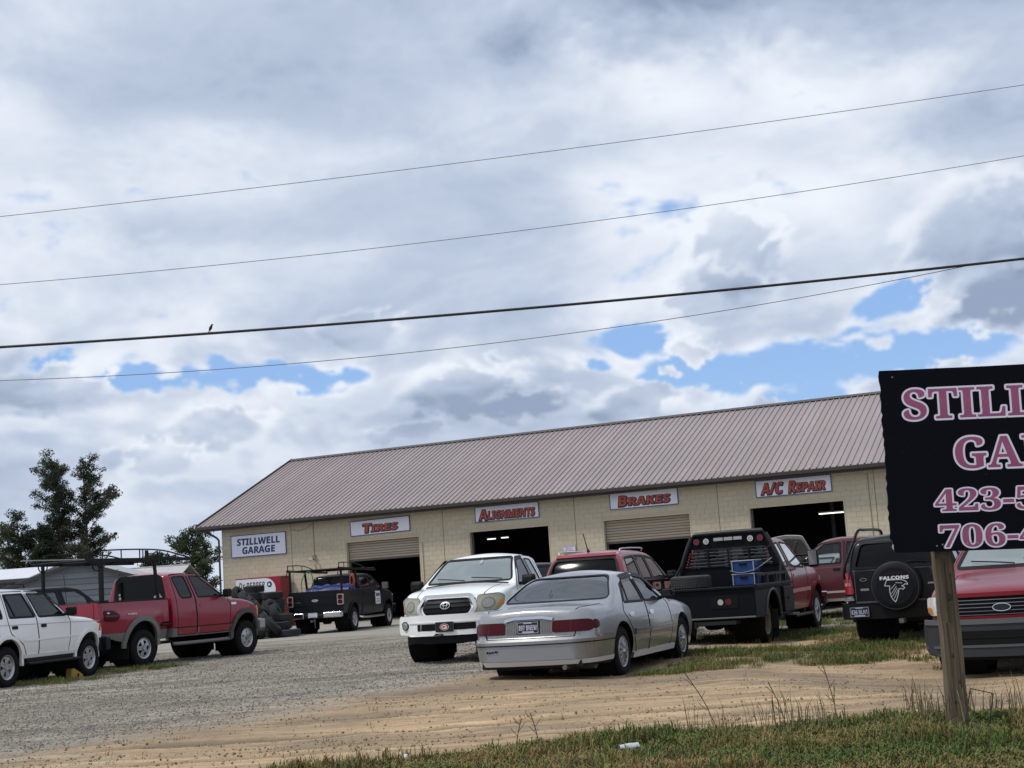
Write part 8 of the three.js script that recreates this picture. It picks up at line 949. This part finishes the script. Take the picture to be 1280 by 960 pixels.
{
  const pine = leafM(0.055, 0.066, 0.042), cedar = leafM(0.026, 0.040, 0.022), oak = leafM(0.052, 0.075, 0.034), D = 110, k = 110 / 76;
  const pf = (pts, l = 1, r = 1) => { const f = pw(pts); return (h, s) => f(h) * (s < 0 ? l : r); };
  tree('pine_tree', 'tall narrow pine, left one of the pair behind the grey shed', -35.1, D, 12.7, pf([[0.2, 1.1], [0.38, 2.3], [0.5, 2.0], [0.62, 1.4], [0.8, 1.45], [0.93, 1.2], [1, 0.7]], 1.1, 0.95), { seed: 11, wild: 1, limbs: 105, base: 0.2, lean: -0.01, mat: pine, clump: 0.42, gap: 0.1, dens: 520, leaf: 0.13, inner: 0.15, rise: 0.55 });
  tree('pine_tree', 'tall open pine, right one of the pair behind the grey shed', -33.5, D + 1, 12.9, pf([[0.2, 1.3], [0.35, 1.5], [0.45, 1.7], [0.58, 2.1], [0.7, 1.7], [0.82, 1.2], [0.92, 0.8], [1, 0.55]], 0.6, 1.4), { seed: 23, wild: 1, limbs: 92, base: 0.2, mat: pine, clump: 0.38, gap: 0.2, dens: 480, leaf: 0.13, rise: 0.6, inner: 0.2 });
  tree('pine_tree', 'shorter leaning pine at the left edge', -37.0, D - 1, 8.9, pf([[0.2, 1.2], [0.45, 2.0], [0.7, 1.9], [0.9, 1.2], [1, 0.6]], 1.1, 0.9), { seed: 37, wild: 1, limbs: 66, base: 0.3, lean: -0.13, mat: pine, clump: 0.4, gap: 0.2, dens: 480, leaf: 0.13, inner: 0.25 });
  tree('cedar_tree', 'dark dense columnar cedar in front of the tall pines', -34.3, D - 6, 7.4, pf([[0, 1.0], [0.3, 1.15], [0.6, 0.95], [0.85, 0.55], [1, 0.1]]), { seed: 41, limbs: 90, base: 0.03, mat: cedar, clump: 0.5, gap: 0, dens: 700, leaf: 0.16, inner: 0.2, fill: 1.6, rise: 0.8 });
  tree('pine_tree', 'thin pine just cut off by the left edge', -40.6, D + 3, 7.6, pf([[0.2, 1.4], [0.5, 1.9], [0.8, 1.4], [1, 0.5]]), { seed: 57, limbs: 30, base: 0.25, mat: pine, clump: 0.6, gap: 0.2, dens: 280, leaf: 0.2 });
  tree('young_pine', 'low leafy tree filling the foot of the tall pines', -32.6, D - 4, 6.0, pf([[0.1, 1.2], [0.4, 1.7], [0.7, 1.3], [1, 0.4]]), { seed: 63, wild: 1, limbs: 60, base: 0.12, mat: pine, clump: 0.42, gap: 0.12, dens: 460, leaf: 0.13 });
  tree('broadleaf_tree', 'round broadleaf tree behind the left corner of the garage', -24.2, D - 4, 6.5, pf([[0.1, 1.4], [0.35, 2.0], [0.6, 2.1], [0.85, 1.5], [1, 0.7]]), { seed: 71, limbs: 64, base: 0.14, mat: oak, clump: 0.5, gap: 0.16, dens: 520, leaf: 0.14, rise: 0.5, flat: 0.8 });
  tree('broadleaf_tree', 'lower broadleaf tree left of the round one', -27.2, D - 2, 4.9, pf([[0.1, 1.5], [0.4, 2.2], [0.7, 1.8], [1, 0.5]]), { seed: 83, limbs: 44, base: 0.12, mat: oak, clump: 0.62, gap: 0.08, dens: 330, leaf: 0.2, flat: 0.8 });
  tree('shrub', 'dark shrub under the pines at left', -38.6, D - 7, 3.6, pf([[0, 1.4], [0.5, 1.7], [1, 0.5]]), { seed: 87, limbs: 34, base: 0.05, mat: cedar, clump: 0.6, gap: 0.05, dens: 360, leaf: 0.2, cat: 'shrub' });
}
// ---------------------------------------------------------------- grass and weeds
{
  reseed(404); const tuft = (n, h, spread, bend) => { const P_ = [], N_ = []; for (let i = 0; i < n; i++) { const a = rr(0, 6.283), r = spread * Math.sqrt(rnd()), hh = h * rr(0.5, 1.2), x = r * Math.cos(a), z = r * Math.sin(a), b = rr(0, 6.283), lx = Math.cos(b) * hh * bend * rr(0.2, 1), lz = Math.sin(b) * hh * bend * rr(0.2, 1), w = rr(0.002, 0.0042), c = Math.cos(b + 1.57) * w, s = Math.sin(b + 1.57) * w, mx = x + lx * 0.35, mz = z + lz * 0.35, my = hh * 0.6; P_.push(x - c, 0, z - s, x + c, 0, z + s, mx - c * 0.8, my, mz - s * 0.8, mx - c * 0.8, my, mz - s * 0.8, x + c, 0, z + s, mx + c * 0.8, my, mz + s * 0.8, mx - c * 0.8, my, mz - s * 0.8, mx + c * 0.8, my, mz + s * 0.8, x + lx, hh * (1 - 0.3 * bend), z + lz); } const g = new THREE.BufferGeometry(); g.setAttribute('position', new THREE.Float32BufferAttribute(P_, 3)); g.computeVertexNormals(); return g; };
  const gm = new THREE.MeshPhysicalMaterial({ color: 0xffffff, roughness: 0.8, side: THREE.DoubleSide, specularIntensity: 0.3 });
  const scatter = (name, geo, N, pick, tint, s0, s1) => { const m = new THREE.InstancedMesh(geo, gm, N), A = new THREE.Matrix4(), q = new THREE.Quaternion(), e = new THREE.Euler(), c = new THREE.Color(); for (let k = 0; k < N; k++) { const [x, d] = pick(), s = rr(s0, s1); q.setFromEuler(e.set(rr(-0.15, 0.15), rr(0, 6.28), rr(-0.15, 0.15))); A.compose(V(x, gy(x, d) - 0.004, -d), q, V(s, s * rr(0.7, 1.3), s)); m.setMatrixAt(k, A); tint(x, d, c); m.setColorAt(k, c); } m.name = name; stuff(shade(m)); scene.add(m); };
  const tint = (dry) => (x, d, c) => { const b = fbm2(x * 1.1 + 3, d * 1.1, 3) + rr(-0.4, 0.4), t = clamp(dry + 0.9 * b); c.setRGB(lerp(0.088, 0.25, t) * rr(0.7, 1.3), lerp(0.118, 0.185, t) * rr(0.75, 1.25), lerp(0.034, 0.080, t)); };
  scatter('verge_grass', tuft(9, 0.052, 0.05, 0.9), 40000, () => { for (;;) { const d = rr(8.0, 12), x = rr(-0.4, 0.42) * d; if (d < 9.0 && x < 1.2) continue; if (Math.abs(x - 2.95) < 0.22 && d > 9.55 && d < 10.7 && rnd() < 0.88) continue; if (d < grassEdge(x) + rr(-0.4, 0.3) && noise2(x * 1.6, d * 1.6) + noise2(x * 5, d * 5) * 0.7 > (d < 9.8 ? -1.2 : -0.42) + rr(-0.45, 0.45)) return [x, d]; } }, tint(0.34), 0.5, 1.4);
  scatter('verge_clumps', tuft(10, 0.12, 0.045, 0.75), 1500, () => { for (;;) { const d = rr(8.6, 11.6), x = rr(-0.4, 0.42) * d; if (Math.abs(x - 2.95) < 0.25 && d > 9.4 && d < 10.7) continue; if (d < grassEdge(x) && noise2(x * 2.3 + 9, d * 2.3) > rr(0, 0.9)) return [x, d]; } }, tint(0.5), 0.5, 1.25);
  scatter('lot_grass', tuft(9, 0.085, 0.07, 0.8), 9500, () => { for (;;) { const d = rr(16.5, 36), x = rr(-0.4, 0.42) * d; if (rnd() < grassPatch(x, d) * 1.3 - 0.12) return [x, d]; } }, tint(0.28), 0.5, 1.4);
  scatter('stray_grass', tuft(6, 0.06, 0.05, 0.9), 420, () => { const d = rr(11.5, 26), x = rr(-0.38, 0.4) * d; return [x, d]; }, tint(0.7), 0.4, 1.1);
  scatter('dry_weeds', tuft(3, 0.28, 0.05, 0.45), 150, () => { for (;;) { const x = rr(0.3, 4.4), d = 11.2 + rr(-0.9, 0.15); if (rnd() < sst(0.3, 2.2, x) * sst(-0.1, 0.5, noise2(x * 3.1, d * 2))) return [x, d]; } }, (x, d, c) => { const v = rr(0.06, 0.17); c.setRGB(v * 1.15, v, v * 0.55); }, 0.5, 1.15);
  for (const [x, d, h, ln, lab] of [[1.38, 11.2, 0.46, -0.22, 'tall bent dry stalk in the verge left of the sign'], [2.28, 11.1, 0.52, -0.1, 'tall dry weed stalk with side shoots near the sign post'], [1.9, 11.15, 0.36, -0.12, 'thin dry stalk between the two taller weeds'], [-0.15, 11.0, 0.2, 0.05, 'short dry stalk at the edge of the dirt lane'], [0.02, 10.9, 0.24, -0.05, 'short forked stalk at the edge of the dirt lane']]) { const w = thing('dry_weed', lab, 'weed', P(x, d, gy(x, d))); obj('stem', tube([[0, 0, 0], [ln * 0.4, h * 0.5, 0.02], [ln, h, 0.03]], 0.0035, 8, 4), mat(0.11, 0.085, 0.045, 0.9), w); obj('side_shoot', [0.35, 0.55, 0.75].map((f, i) => tube([[ln * f * 0.9, h * f, 0.01], [ln * f + (i % 2 ? 0.05 : -0.05), h * f + 0.06, 0.02]], 0.0024, 4, 4)), mat(0.12, 0.095, 0.05, 0.9), w); }
}
renderer.render(scene, camera);
